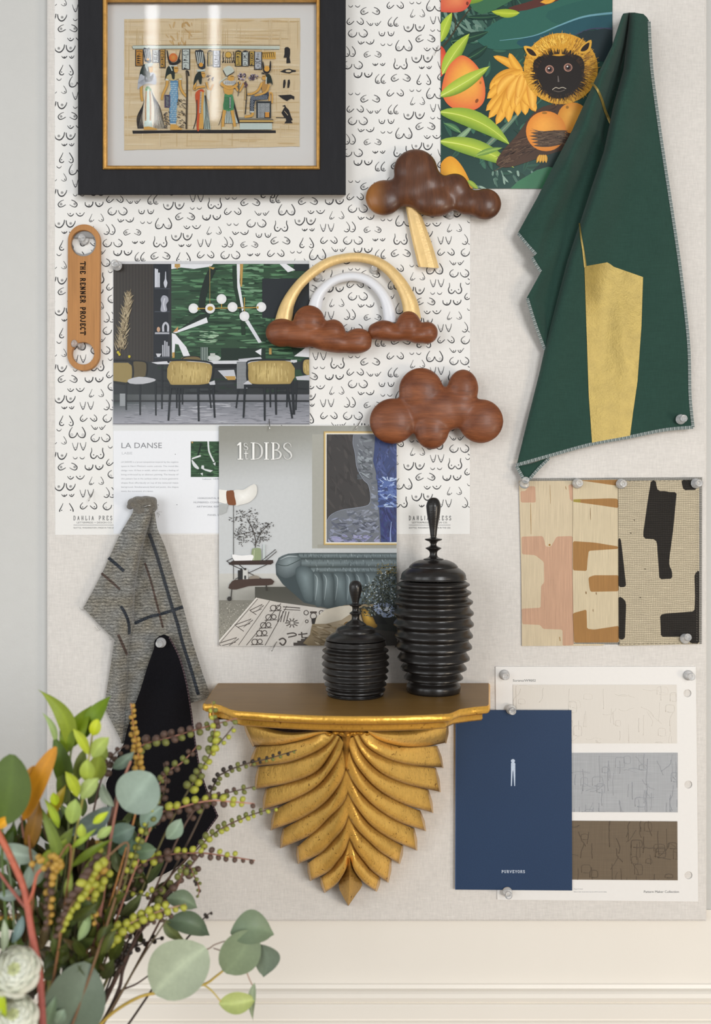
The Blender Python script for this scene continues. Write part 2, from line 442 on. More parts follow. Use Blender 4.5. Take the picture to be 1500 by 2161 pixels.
# ---------------------------------------------------------------- printed papers
m_paper = mk('printed_paper', attr=True, rough=.55, spec=.3, var=[('n', 300, .012)])
m_matte = mk('uncoated_paper', attr=True, rough=.85, spec=.2, var=[('n', 500, .02)], bump=[('n', 900, .00004)])
m_gloss = mk('glossy_print', attr=True, rough=.33, spec=.4, var=[('n', 250, .03)])
m_papyrus = mk('papyrus_print', attr=True, rough=.8, spec=.15, var=[('n', (30, 30, 900), .05), ('n', (900, 30, 30), .04), ('n', 25, .04)], bump=[('n', (60, 60, 900), .00012)])

# ---- patterned sheet of wrapping paper
MOT = {}
def mot(k, L, Rr=None, dots=(), w=2.2, ring=0): MOT[k] = (L, Rr if Rr else [(-x, y) for x, y in L], dots, w, ring)
mot('A', [(-8, -8), (-15, -5), (-20, 1), (-17, 6.5), (-11, 6), (-4, 2)], None, [(-14, .8), (15, .3)], 2.1, 2)
mot('a', [(-8, -6), (-14, -4), (-18, 1), (-15, 6), (-10, 5), (-4, 2)], None, [(-13, .8), (13, .3)], 1.7, 2)
mot('B', [(-19, -4), (-18.5, 2), (-14, 5.5), (-8, 5.5), (-3.5, 1), (-2.5, -5)], [(3, -4), (4, 1), (8, 4.8), (13, 4.4), (18, 0), (19, -5)], [(-10.5, 2.5), (11.5, 0)], 2.8)
mot('C', [(-17.7, -2), (-14, 2.5), (-10.7, 4), (-7, 2.5), (-4, -1)], [(.6, -2.5), (5, 2.5), (9.5, 4), (14.5, 2), (18.8, -4)], [(-11.5, -1), (9, -1.5)], 2.2)
mot('D', [(-7.5, -10.7), (-1.8, -3), (-.5, 4), (-4, 10), (-9, 10.5), (-12, 8)], [(4.5, -10.7), (10.2, -3), (11.5, 4), (8, 10), (3, 10.5), (0, 8)], [(-5, 5.5), (7, 5.5)], 2.0)
mot('E', [(-3, -9.6), (-9, -3), (-11, 3), (-9.5, 8.5), (-4, 10), (-1, 7.5)], [(9, -9.6), (3, -3), (1, 3), (2.5, 8.5), (8, 10), (11, 7.5)], [(-6, 6), (6, 6)], 2.0, 2)
mot('F', [(-10, -11), (-14, -5), (-17, 3), (-15, 10), (-9, 11.5), (-3, 8), (0, 1)], None, [(-11.5, 5.5), (12, 6)], 2.4, 1)
mot('G', [(-12, -12), (-11.5, -5), (-14, 2), (-12, 8.5), (-7, 10.5), (-3, 8), (-.5, 4)], None, [(-7.5, 3), (7.5, 2.3)], 2.4)
mot('H', [(-22, -4), (-20, 4), (-14, 8), (-8, 7), (-2.5, 0), (-1, -8)], [(2.5, -7), (4, 2), (9, 7), (15, 6), (20, 0), (22, -6)], [(-13, 0), (12, -.5)], 2.6, 2)
mot('I', [(-14.5, -7.5), (-12, 1), (-9, 7), (-7.5, 7.5), (-5, 4), (-2.5, -8)], [(2, -7.5), (5, 2), (8, 7.5), (10, 6), (13, -1), (14.5, -9)], [(-7.5, 4), (8, 4)], 1.9, 1)
mot('J', [(-12, -7.5), (-16, -3), (-17.5, 2), (-14, 6), (-9, 5), (-2.5, -1)], [(3, -1), (8, 4), (13, 6), (17, 3), (16, -3), (11, -8)], [(-12.5, 2), (12, 1.5)], 2.2)
mot('K', [(-12, -8), (-18, -4), (-20, 2), (-16, 7), (-10, 8), (-4, 4), (-2, -2)], None, [(-14.5, 4), (15, 4)], 2.2, 1)
mot('L', [(-12, -2), (-10, 1.5), (-7, 2.5), (-4, 1), (-3, -1.5)], [(2.5, -1.5), (4.5, 1.5), (8, 2.5), (11, 1), (12.5, -2)], [], 1.6)
mot('M', [(-9, -9), (-12, -2), (-15, 5), (-13, 8), (-9, 7), (-5, 3.5)], [(9, -9), (13, -3), (15, 3), (13, 6.5), (8, 7), (4, 4)], [(-11.5, 5.5), (11.5, 3.5)], 1.5)
mot('N', [(-7, -11), (-10, -4), (-14, 4), (-13, 9), (-8, 10), (-5, 7)], [(6, -11), (10, -5), (14, 3), (13.5, 9), (9, 10.5), (5, 7)], [(-10, 4), (9, 3.5)], 2.3)
mot('O', [(-15, -5), (-11, .5), (-7, 4), (-3, 3), (-1, -1)], [(3, -1), (5, 3), (8, 4), (12, 0), (16, -5)], [(-6, 1), (8, 0)], 1.9)
mot('P', [(-13, -2), (-11, 1), (-7, 2.5), (-3, 0), (-1.5, -2)], [(3, -1), (6, 2), (9, 2.5), (12, 0), (13.5, -3)], [(-7.5, 0), (8, -1)], 2.2)
mot('Q', [(-16, -4), (-15, 2), (-11, 5), (-6, 4), (-3.5, -3)], [(3, -4), (5, 3), (10, 5), (14, 2), (16, -4)], [(-10, 1), (10, 1)], 2.2)
mot('R', [(-17, -2), (-14, 3), (-10, 4.5), (-3, 0)], [(0, 0), (6, 4.5), (12, 4), (16, 0), (17, -5)], [(-10, 1), (10, 1)], 2.2)
TILE = '''H119,407 A142.7,430 B198.6,430.5 J242.5,421 O281,425 E323,421 H366.7,433.7 L413,439 I415,418 K248,445.5 Q308.6,446 C159.7,452 M203.5,460 R265,463.6 L308,469 F345,471
A390.5,457 C405,478.5 H137,472 D231,484 a279,490 H383.7,499 P143,490 P292,511 G338,510.5 P390,517.6 N140,518 K237.6,512.7 J187,513 B259,533 E296,541.5 A338.5,540 N387,543.6 L117,537 O207,532
M125,560 K212,554 I183,486 F163,542 I167,572 L240,573 G205,587 L166,596 G453,429.5 L487,418 A528,427 E581,418 B446.5,458 J491,446.5 O552,450 F605,442 L490.6,473 K541,471 G593,477.5 M451.6,487 R507,490
Q556,495.6 I431,512.7 D480,510.5 a526,516 A591.6,508 J434,538 K486,538 P535,537 J582,535 O456,560 J327,572 L369,566 F410,572 K462,582 M374,589 A274,584 C538,563 H590,570 B520,588 N565,592 D492,585'''.split()
TILE = [(t[0], *map(float, t[1:].split(','))) for t in TILE]
K = Ink(2e-6)
K.slab([(115, -300), (993, -300), (991.5, 1127), (116.5, 1129)], 'e6e4e0', .0002)
K.clip = (116, -70, 991, 1080)
INK = c('3c3b3d')
lv = K.lev
for ci in (-1, 0, 1):
    for row in range(-4, 5):
        for k, x, y in TILE:
            X = x+507*ci; Y = y-5.5*ci+185*row
            if not (90 < X < 1015 and -95 < Y < 1085): continue
            if X+22 < 116 or X-22 > 991: continue
            if 172 < X < 720 and Y < 395: continue           # behind the framed picture
            if 262 < X < 452 and 580 < Y < 885: continue     # behind the room print
            if 262 < X < 820 and Y > 905: continue
            L, Rr, dots, w, ring = MOT[k]
            K.lev = lv
            K.stroke([(X+a, Y+b) for a, b in L], w, INK, .5, .75, 1.15, sm=4); K.lev = lv
            K.stroke([(X+a, Y+b) for a, b in Rr], w, INK, .75, .55, 1.15, sm=4); K.lev = lv+2e-6
            for a, b in dots:
                if ring: K.ring(X+a, Y+b, 2.9, .8, '77767a' if ring == 1 else '4c4b4d', 10); K.lev = lv+2e-6
                if ring != 1: K.ell(X+a, Y+b, 1.35, 1.35, INK, n=8); K.lev = lv+2e-6
                else: K.ell(X+a, Y+b, .6, .6, '77767a', n=6); K.lev = lv+2e-6
K.clip = None; K.lev = lv+4e-6
for ox in (155, 862.5):
    K.serif('DAHLIA PRESS', ox, ox+89, 1097.5, 8.5, '505052', 1.15, gap=.75)
    K.text('LETTERPRESS + DESIGN CO.', ox+7, ox+82, 1104.5, 3.6, '6a6a6a')
    K.rect(ox, 1107.6, ox+88, 1108.5, '77777a')
    K.text('SEATTLE, WASHINGTON | MADE IN THE USA', ox, ox+88, 1115.5, 3.3, '6a6a6a')
tag(K.build('wrapping_sheet', .0004, m_paper), 'large white sheet of wrapping paper with a repeating black line pattern of curved pairs', 'poster')

# ---- framed papyrus
fr = empty('picture_frame', P(446, 200, .001), 'wide black frame with gilt inner edge around a white-matted Egyptian papyrus', 'framed picture')
m_blackframe = mk('black_stained_frame', '232326', rough=.65, spec=.2, var=[('n', (200, 200, 40), .12)], bump=[('n', 500, .0001)])
m_gilt = mk('gilt_moulding', 'd6a255', rough=.38, metal=.45, var=[('n', 120, .25), ('n', (900, 900, 60), .2)], bump=[('n', 300, .0003)])
def ringframe(name, o, i, prof, m, parent):
    """mitred frame: prof rows (t 0 outer..1 inner, depth)"""
    V = []; F = []
    for t, d in prof:
        for a, b in zip(o, i):
            V.append(P(lerp(a[0], b[0], t), lerp(a[1], b[1], t), d))
    n = len(prof)
    for r in range(n-1):
        for j in range(4): F.append((r*4+j, r*4+(j+1) % 4, r*4+4+(j+1) % 4, r*4+4+j))
    return mesh(name, V, F, m, parent, parent.location, False)
rc = lambda a, b, x, y: [(a, b), (x, b), (x, y), (a, y)]
ringframe('black_border', rc(164.5, -75, 729.5, 411.5), rc(217, -12, 674, 357), [(0, .001), (0, .0175), (.03, .019), (.97, .019), (1, .0175), (1, .012)], m_blackframe, fr)
ringframe('gilt_edge', rc(217, -12, 674.5, 357.5), rc(227, 5, 667, 349.5), [(0, .012), (0, .0195), (.3, .0215), (.7, .021), (1, .0165), (1, .013)], m_gilt, fr)
K = Ink()
K.slab(rc(222, 0, 672, 354), 'e0ddd9', .001)
K.build('mat_board', .0105, m_matte, fr)
K = Ink()
K.tf(0, 0, 1.974)
R = random.Random(5)
edge = []
for a, b in (((517, 79), (1250, 75)), ((1250, 75), (1248, 610)), ((1248, 610), (517, 625)), ((517, 625), (517, 79))):
    for i in range(24): edge.append((lerp(a[0], b[0], i/24)+R.uniform(-1, 1), lerp(a[1], b[1], i/24)+R.uniform(-1, 1)))
K.slab(edge, 'dcc6a0', .0003)
K.brush(519, 80, 1246, 610, ['e3d0ae', 'd3b98e', 'dfc9a3', 'd7c098', 'cdb184', 'e0cba8'], 260, (60, 260), (3, 12), 0, 11, .02)
K.brush(519, 80, 1246, 610, ['d1b78a', 'e2cfab', 'd8c199'], 120, (40, 200), (1.5, 5), math.pi/2, 12, .02)
K.brush(690, 90, 800, 190, ['c9a670', 'bf9a62', 'cfae7a'], 22, (10, 40), (3, 9), 1.2, 13, .6)
BK = '211d1e'; FL = 'd9a653'; FO = 'd8b97f'
# band, ground line
K.poly([(552, 190), (1165, 192), (1165, 205), (552, 203)], 'c9d2c6')
K.stroke([(553, 190), (800, 187), (1165, 188)], 1.4, BK); K.stroke([(552, 204), (900, 203), (1163, 206)], 1.6, BK)
K.stroke([(549, 194), (556, 206)], 2.2, BK, 1, .6)
K.poly([(551, 544), (700, 543), (900, 541), (1148, 543), (1149, 554), (900, 555), (700, 554), (553, 557)], BK)
def glyphbox(x0, y0, x1, y1, bgc, ink=BK, n=7, seed=1, arch=False):
    r = random.Random(seed)
    K.rect(x0, y0, x1, y1, BK) if not arch else K.poly([(x0, y1), (x0, y0+12), (x0+3, y0+4), ((x0+x1)/2, y0), (x1-3, y0+4), (x1, y0+12), (x1, y1)], BK, 0)
    K.rect(x0+4, y0+(7 if arch else 1), x1-4, y1-3, bgc)
    for i in range(n):
        y = lerp(y0+10, y1-6, i/(n-1)); xa, xb = x0+6, x1-6
        q = r.randrange(4)
        if q == 0: K.ring((xa+xb)/2+r.uniform(-2, 2), y, 4, 1.4, ink, 8)
        elif q == 1: K.stroke([(xa, y), ((xa+xb)/2, y-3), (xb, y+2)], 2, ink)
        elif q == 2: K.stroke([(xa+1, y-3), (xa+3, y+3), (xb, y+1)], 2.2, ink); K.ell(xb-3, y-3, 2, 2, ink, n=6)
        else: K.poly([(xa, y+3), (xa+4, y-4), (xb-2, y+2)], ink)
for x0, y0, x1, y1, bgc, sd, ar in ((563, 206, 598, 276, 'c48b3a', 1, 0), (634, 207, 663, 262, 'b9bbb8', 2, 0), (664, 206, 690, 284, 'b98d40', 3, 0), (757, 205, 792, 291, 'c5ccc6', 4, 0),
        (863, 208, 889, 276, 'b59a4c', 5, 1), (886, 210, 918, 281, 'bfc0c8', 6, 0), (978, 209, 1008, 277, 'c0a04e', 7, 1), (1007, 209, 1036, 277, 'c7cdc8', 8, 1), (1037, 213, 1062, 275, 'bd9b4c', 9, 0), (1058, 216, 1092, 291, 'b7b9bd', 10, 0)):
    glyphbox(x0, y0, x1, y1, bgc, seed=sd, arch=ar)
K.rect(1092, 216, 1148, 246, 'd3a44a')
for i in range(6): K.stroke([(1094+i*9, 220), (1097+i*9, 240)], 2.4, BK); 
K.stroke([(1092, 221), (1140, 219)], 2, BK)
K.ell(951, 229, 13, 13, 'd8ad4e'); K.ring(951, 229, 14, 1.5, BK)
for a in (-22, -12, -3, 6, 15, 24): K.stroke([(951+a*.8, 238), (951+a*1.05, 256)], 2.2, BK); K.ell(951+a*1.05, 259, 3, 3.6, BK, n=7)
K.stroke([(930, 215), (928, 240), (932, 258)], 3, BK); K.stroke([(972, 215), (974, 240), (970, 258)], 3, BK)
# hieroglyphs at the right
K.poly([(1190, 196), (1200, 196), (1208, 204), (1208, 225), (1206, 240), (1210, 262), (1193, 264), (1193, 250), (1194, 240), (1181, 240), (1185, 225), (1185, 202)], BK)
K.poly([(1166, 298), (1185, 289), (1205, 286), (1219, 291), (1232, 292), (1232, 299), (1219, 300), (1205, 306), (1185, 303)], BK); K.ell(1201, 296, 12, 4.5, 'dcc6a0')
for x in (1184, 1202): K.poly([(x-3, 333), (x+4, 331), (x+6, 345), (x+2, 365), (x-5, 367), (x-5, 350)], BK)
K.poly([(1158, 397), (1180, 396), (1210, 394), (1226, 402), (1225, 415), (1215, 410), (1207, 413), (1195, 421), (1178, 412)], BK)
K.poly([(1175, 441), (1187, 437), (1192, 447), (1203, 458), (1212, 485), (1219, 500), (1212, 503), (1219, 513), (1184, 514), (1192, 502), (1190, 492), (1149, 491), (1149, 488), (1184, 489), (1172, 470), (1180, 455), (1186, 445)], BK)
K.stroke([(1184, 462), (1199, 480)], 2, 'dcc6a0')
# figures: work in the fine zooms
def hair(pts): K.poly(pts, '1c2a24', 3)
def limb(pts, w, col=FL):
    K.stroke(pts, w+5, BK, 1, .8); K.stroke(pts, w, col, 1, .8)
K.tf(250, 60, 7.5)
# first queen
K.poly([(385, 945), (530, 945), (640, 1250), (735, 1585), (560, 1590), (300, 1590), (360, 1380), (410, 1130)], 'd9cdb6')
for i in range(9): K.stroke([(405-i*2, 1130+i*10), (375-i*10, 1400), (395-i*11, 1585)], 11, BK, .4, 1)
for i in range(10): K.stroke([(515+i*2, 960+i*8), (570+i*10, 1260), (560+i*19, 1585)], 10, BK, .4, 1)
limb([(362, 900), (360, 1040), (378, 1150)], 42)
K.fan([(470, 900), (525, 1000), (500, 1150), (530, 1480), (520, 1560), (410, 1560), (425, 1400), (440, 1150), (420, 1000)], 'a9c6b4', 'c3d2c8', (470, 1300)); K.poly([(462, 910), (520, 960), (500, 1010), (470, 950), (440, 1010), (420, 960)], '4c8a3f', 2)
for x in (430, 505):
    K.stroke([(x+(10 if x < 460 else -8), 990), (x, 1200), (x, 1460)], 26, 'b9863a')
    for i in range(18): K.stroke([(x-12, 1010+i*25), (x+12, 1010+i*25)], 5, BK, sm=0)
K.poly([(400, 1560), (480, 1550), (620, 1590), (600, 1605), (400, 1605)], FL)
K.poly([(335, 720), (430, 700), (560, 700), (600, 800), (590, 890), (500, 870), (420, 880), (340, 930), (300, 960)], 'b9bcc4', 2)
for i in range(16): K.stroke([(420+i*8, 790), (310+i*19, 930-abs(i-8)*8)], 4, '2a2d3c', sm=0)
K.poly([(410, 740), (450, 800), (550, 720), (530, 830), (430, 850)], '30343c', 2)
hair([(380, 590), (430, 560), (490, 580), (500, 700), (490, 795), (440, 780), (350, 720), (330, 800), (340, 690)])
K.poly([(480, 580), (535, 600), (545, 650), (530, 690), (490, 690)], FL, 3); K.stroke([(485, 610), (535, 608)], 8, BK)
K.poly([(420, 560), (550, 545), (520, 600), (460, 610), (470, 680), (440, 650)], 'b9c2ba', 2)
K.poly([(395, 320), (420, 305), (450, 318), (480, 305), (500, 330), (525, 530), (415, 520)], '30343a', 2)
for i in range(4):
    for j in range(12): K.ell(412+i*26+j*2.5, 335+j*14, 7, 5, 'd5dad8', n=7)
K.ell(465, 490, 20, 20, 'd9a24a')
# second queen
K.poly([(820, 830), (940, 830), (935, 960), (945, 1080), (915, 1300), (910, 1500), (815, 1500), (805, 1300), (800, 1060), (830, 950)], '5f8fb5', 2)
for j in range(20):
    for i in range(6):
        x = 822+i*20+(10 if j % 2 else 0); y = 870+j*31
        if x < 932 and 800+(j > 4)*0 < x: K.ell(x, y, 7, 12, 'a9cbd8' if (i+j) % 3 else 'd5e2e2', n=8)
limb([(770, 790), (765, 900), (700, 1050), (685, 1130)], 40); limb([(975, 790), (975, 900), (1010, 1000), (1085, 1090)], 40)
K.rect(745, 795, 795, 825, 'd9dcd6'); K.rect(955, 785, 1000, 812, 'd9dcd6')
K.poly([(760, 740), (820, 720), (980, 720), (1000, 790), (930, 800), (870, 830), (770, 800)], 'cdb984', 2)
hair([(770, 620), (830, 570), (880, 600), (890, 790), (850, 795), (830, 720), (770, 750), (735, 820), (750, 700)])
K.poly([(880, 600), (935, 610), (945, 660), (925, 695), (885, 690)], FL, 3); K.stroke([(885, 632), (940, 630)], 8, BK)
K.stroke([(800, 590), (930, 590)], 22, 'd6d9cf'); K.stroke([(820, 600), (850, 670)], 18, 'c9d2c6')
K.poly([(760, 350), (780, 360), (800, 480), (840, 535), (910, 530), (945, 470), (975, 345), (985, 345), (965, 480), (990, 520), (900, 580), (820, 575), (785, 510)], BK, 2)
K.ell(866, 460, 66, 68, 'e0a04a', 'd8682f')
K.rect(815, 1500, 910, 1515, 'd9dcd6'); K.poly([(820, 1515), (900, 1515), (1010, 1590), (1000, 1605), (820, 1605)], FL)
K.rect(728, 1050, 818, 1250, '5a4c66'); K.rect(745, 1065, 800, 1235, '30343c')
for j in range(8): K.stroke([(752, 1080+j*20), (795, 1088+j*20)], 5, 'c9c9d0')
K.stroke([(1075, 670), (1085, 900), (1075, 1590)], 26, BK); K.stroke([(1080, 680), (1080, 1580)], 8, '6b5a3c'); K.stroke([(1065, 672), (1100, 680), (1115, 750)], 20, BK)
r5 = random.Random(4)
for i in range(34): 
    x, y = r5.uniform(935, 1050), r5.uniform(1100, 1590); K.stroke([(x-18, y), (x, y-r5.uniform(5, 22)), (x+20, y+8)], 7, BK)
for i in range(22):
    x, y = r5.uniform(725, 800), 1330+i*12; K.stroke([(x-14, y), (x, y-14), (x+16, y+6)], 8, '38343a')
# third queen
K.poly([(1225, 1010), (1300, 960), (1360, 1000), (1350, 1200), (1290, 1590), (1235, 1590), (1245, 1300), (1215, 1100)], 'c9552c', 2)
K.poly([(1310, 1000), (1370, 1010), (1340, 1590), (1270, 1590)], FL, 0)
K.poly([(1360, 980), (1420, 1300), (1460, 1600), (1350, 1590), (1340, 1250)], 'aebdb2'); 
for i in range(4): K.stroke([(1362+i*6, 1060), (1380+i*14, 1350), (1350+i*30, 1590)], 10, BK, .6, 1)
K.stroke([(1240, 1130), (1235, 1400), (1185, 1590)], 14, BK); K.stroke([(1305, 1000), (1290, 1340)], 26, 'c7c2b0'); 
for j in range(14): K.rect(1288, 1010+j*25, 1312, 1018+j*25, '4a3c44')
limb([(1215, 860), (1200, 960), (1260, 930), (1370, 920)], 40); limb([(1390, 850), (1440, 980), (1500, 880)], 34)
hair([(1230, 720), (1290, 680), (1320, 740), (1310, 880), (1280, 860), (1260, 800), (1190, 900), (1200, 800)])
K.poly([(1310, 690), (1365, 700), (1370, 760), (1330, 775)], FL, 3); K.stroke([(1315, 715), (1365, 712)], 8, BK)
K.stroke([(1240, 670), (1370, 660)], 30, 'c3ccc2'); K.poly([(1210, 370), (1250, 345), (1340, 355), (1375, 620), (1265, 620)], '2c3036', 2)
for i in range(4): K.stroke([(1232+i*32, 372), (1262+i*26, 560)], 14, 'd0d6d0')
K.ell(1305, 575, 34, 34, 'e0a040')
for i in range(14): x, y = r5.uniform(1400, 1500), r5.uniform(740, 830); K.ell(x, y, 12, 9, '4b3f4a', n=7)
K.poly([(1390, 960), (1450, 980), (1435, 1150), (1400, 1110)], 'd8d2bf')
K.tf(440, 60, 7.5)
# king
K.poly([(240, 1290), (395, 1290), (470, 1500), (245, 1500)], 'c3ccc4')
for i in range(7): K.stroke([(262+i*20, 1290), (255+i*28, 1500)], 9, '5a6660', sm=0)
K.stroke([(230, 1290), (200, 1420), (160, 1530)], 9, BK); K.stroke([(385, 1130), (430, 1300), (480, 1500)], 26, BK)
limb([(255, 1290), (230, 1450), (225, 1590)], 52); limb([(370, 1290), (400, 1450), (420, 1590)], 52)
K.poly([(210, 1560), (260, 1555), (370, 1590), (365, 1605), (210, 1605)], 'd8caa6'); K.poly([(395, 1560), (450, 1550), (550, 1585), (540, 1602), (395, 1602)], 'd8caa6')
K.poly([(260, 1030), (350, 1040), (390, 1080), (395, 1290), (235, 1285), (250, 1120)], '4e8f5f', 2)
for i in range(9): K.stroke([(245, 1100+i*22), (290, 1090+i*22), (325, 1110+i*22)], 7, '254a33')
K.rect(328, 1085, 355, 1270, '2a2d30')
for i in range(8): K.rect(332, 1092+i*22, 351, 1104+i*22, 'd5d8d2')
K.poly([(245, 900), (380, 900), (375, 1040), (255, 1030)], FL, 2)
limb([(200, 860), (230, 900), (350, 950), (500, 850)], 48); limb([(430, 930), (490, 990), (560, 860)], 34)
K.poly([(240, 830), (430, 830), (400, 890), (330, 900), (255, 890)], 'd5d6d2', 2)
for i in range(12): K.stroke([(265+i*14, 835), (255+i*16, 885)], 5, '2f3038', sm=0)
K.poly([(320, 750), (390, 745), (405, 790), (385, 830), (310, 820)], FL, 3); K.stroke([(345, 762), (395, 758)], 8, BK)
K.poly([(230, 660), (260, 620), (320, 590), (375, 620), (400, 680), (320, 740), (280, 760)], 'cbd2c6', 4); K.stroke([(230, 660), (280, 750), (320, 740), (410, 685)], 10, BK)
K.stroke([(290, 770), (190, 840), (170, 870)], 16, 'cbd2c6'); K.stroke([(470, 850), (480, 960), (465, 1070)], 22, '5a5a52', 1, .4)
def bunch(x, y, rx, ry, n, sd, cl):
    r = random.Random(sd)
    for i in range(n):
        a, q = r.uniform(0, 6.28), math.sqrt(r.random()); K.ell(x+rx*q*math.cos(a), y+ry*q*math.sin(a), r.uniform(9, 17), r.uniform(7, 12), r.choice(cl), rot=a, n=7)
bunch(525, 760, 65, 60, 40, 1, ['4a3a4f', '2c2530', '7d6a83', 'c2b5bd']); bunch(710, 775, 75, 50, 40, 2, ['4a3a4f', '2c2530', '5d4a63', 'b5a8b2'])
K.stroke([(590, 830), (600, 1100), (580, 1360)], 16, BK); K.stroke([(585, 940), (580, 1130)], 30, 'b59a6a', .6, 1); K.stroke([(560, 860), (605, 890), (575, 930)], 30, '5a3f4a')
# seated queen
K.poly([(480, 1405), (1010, 1430), (1025, 1450), (480, 1450)], '8a8578'); K.rect(490, 1450, 1025, 1480, 'd3ad62'); K.stroke([(485, 1445), (1025, 1448)], 9, BK); K.stroke([(490, 1490), (1025, 1490)], 10, BK)
K.rect(495, 1500, 1005, 1600, 'c6d2cb')
K.rect(755, 1150, 990, 1420, '33383c'); K.rect(775, 1180, 970, 1410, '20242a')
for i in range(9):
    for j in range(11): 
        if not (i > 4 and j > 6): K.rect(782+i*21, 1186+j*21, 797+i*21, 1201+j*21, 'cfd2d2')
K.rect(895, 1325, 960, 1405, 'd9963f'); K.stroke([(960, 1150), (965, 1040), (985, 1015), (1008, 1050), (1005, 1180)], 22, 'd9a653')
K.poly([(850, 1000), (945, 1000), (935, 1120), (740, 1140), (720, 1330), (655, 1330), (665, 1090), (720, 1060), (840, 1060)], '3a4250', 2)
for j in range(14):
    for i in range(12):
        x, y = 672+i*22+(11 if j % 2 else 0), 1065+j*19
        if (y < 1125 and x < 930) or x < 715: K.ell(x, y, 7, 5, 'b9c0c8', n=6)
limb([(700, 1330), (680, 1380), (570, 1400)], 44); K.rect(655, 1310, 718, 1330, 'd5d8d0')
K.poly([(850, 840), (950, 850), (945, 1000), (850, 1000)], 'b98c4c', 2)
limb([(845, 860), (790, 970), (700, 1030), (615, 1040)], 36); limb([(960, 890), (920, 990), (830, 1040), (730, 1060)], 36)
hair([(890, 740), (960, 720), (1000, 800), (1015, 900), (980, 850), (930, 880), (915, 800)])
K.poly([(855, 750), (905, 745), (910, 810), (870, 815), (845, 790)], FL, 3); K.stroke([(850, 762), (900, 760)], 8, BK); K.stroke([(880, 720), (840, 700)], 18, BK); K.stroke([(915, 770), (910, 880)], 16, 'cfd5cc')
K.poly([(855, 520), (870, 540), (890, 650), (925, 690), (955, 650), (975, 520), (990, 525), (985, 660), (930, 715), (875, 700), (855, 600)], BK, 2); K.ell(922, 638, 42, 46, 'dfa548')
K.build('papyrus', .0112, m_papyrus, fr)
m_glass = clear('picture_glass')
V, F = box(P(222, 0, .0165).x, P(672, 0, .0165).x, -.0165, -.0150, P(0, 354, .0165).z, P(0, 0, .0165).z)
mesh('glass', V, F, m_glass, fr, fr.location, False)

# ---- dining room print
K = Ink(); K.tf(100, 440, 2.586)
K.slab([(359, 289), (1425, 284), (1432, 1180), (357, 1184)], 'c4c4c6', .0003)
K.clip = (239.2, 557, 652.5, 894)
K.rect(358, 302, 582, 1092, '37332f')
for i in range(26): K.rect(360+i*8.6, 305, 363+i*8.6, 1092, '3e3935' if i % 2 else '302c2a')
K.rect(578, 302, 678, 835, '20242a'); K.rect(660, 302, 678, 835, '2a2c30')
for y in (434, 560, 682, 810): K.rect(585, y, 668, y+6, '3a3f47')
K.rect(587, 676, 665, 685, 'a9abb2')
for x, y0 in ((586, 328), (595, 331), (605, 350)): K.rect(x, y0, x+8, 430, 'c9ccd4')
K.poly([(640, 430), (634, 405), (641, 385), (643, 347), (647, 347), (648, 385), (655, 405), (648, 430)], 'bcbfc8', 2)
K.poly([(618, 560), (622, 520), (618, 495), (632, 474), (655, 482), (660, 505), (648, 525), (652, 560)], '9c9ea8', 3); K.stroke([(640, 490), (634, 520), (640, 555)], 5, 'c9cad2')
K.stroke([(632, 672), (632, 640), (645, 624), (658, 640), (658, 672)], 11, 'b4b6be'); K.ell(606, 660, 9, 14, 'b9957a')
for x, y0, y1 in ((626, 745, 808), (637, 722, 808), (648, 728, 808), (658, 750, 808)): K.rect(x, y0, x+8, y1, 'a4a6ae')
K.poly([(592, 792), (622, 792), (612, 810), (600, 810)], 'c2c4ca')
K.rect(676, 302, 1428, 835, '2e4834')
GR = ['203a28', '274430', '35563d', '446a4c', '56805c', '1c3324', '2c4c35', '5f8565']
K.brush(676, 302, 1428, 835, GR, 420, (30, 150), (4, 14), 0, 21, .06)
K.brush(930, 302, 1180, 590, ['557d5c', '6d9273', '4a7051', '39593f'], 90, (30, 110), (4, 14), 0, 22, .08)
K.brush(700, 520, 930, 800, ['2f5239', '1e3827', '517a58'], 60, (30, 110), (4, 14), 0, 23, .08)
K.brush(830, 670, 935, 740, ['8fae90', '9db89c', '5f8766'], 26, (20, 60), (3, 7), 0, 24, .1)
K.rect(1172, 382, 1428, 597, '24292d'); K.rect(1345, 302, 1428, 340, '22282c'); K.rect(948, 762, 1190, 830, '1d2c24'); K.rect(1190, 600, 1428, 700, '2c4a34')
K.brush(1190, 600, 1428, 800, GR, 60, (30, 120), (4, 14), 0, 25, .06)
K.stroke([(905, 322), (870, 400), (845, 500), (850, 545), (900, 560)], 36, '1b2722'); K.stroke([(1020, 310), (1025, 420), (1060, 580), (1070, 690)], 22, '1f3325'); K.poly([(690, 680), (830, 580), (895, 565), (880, 600), (760, 650)], '1d2b23')
W = 'd9dade'; OC = 'b08d4e'
K.poly([(676, 303), (905, 303), (893, 316), (800, 330), (730, 322), (676, 331)], W); K.rect(694, 303, 724, 322, OC); K.poly([(700, 318), (716, 318), (708, 332)], OC); K.poly([(876, 318), (914, 322), (904, 333)], OC)
K.poly([(1033, 303), (1052, 303), (1048, 400), (1072, 550), (1062, 562), (1036, 430)], W); K.poly([(1050, 303), (1068, 303), (1062, 427), (1053, 425)], OC)
K.poly([(1076, 612), (1094, 604), (1170, 730), (1152, 734)], W); K.poly([(686, 676), (868, 594), (876, 622), (702, 680)], W); K.poly([(684, 676), (713, 643), (712, 670)], 'b98b58')
K.poly([(679, 680), (697, 685), (758, 757), (779, 806), (742, 806), (715, 742), (697, 738), (692, 806), (680, 806)], W); K.rect(681, 785, 694, 815, OC)
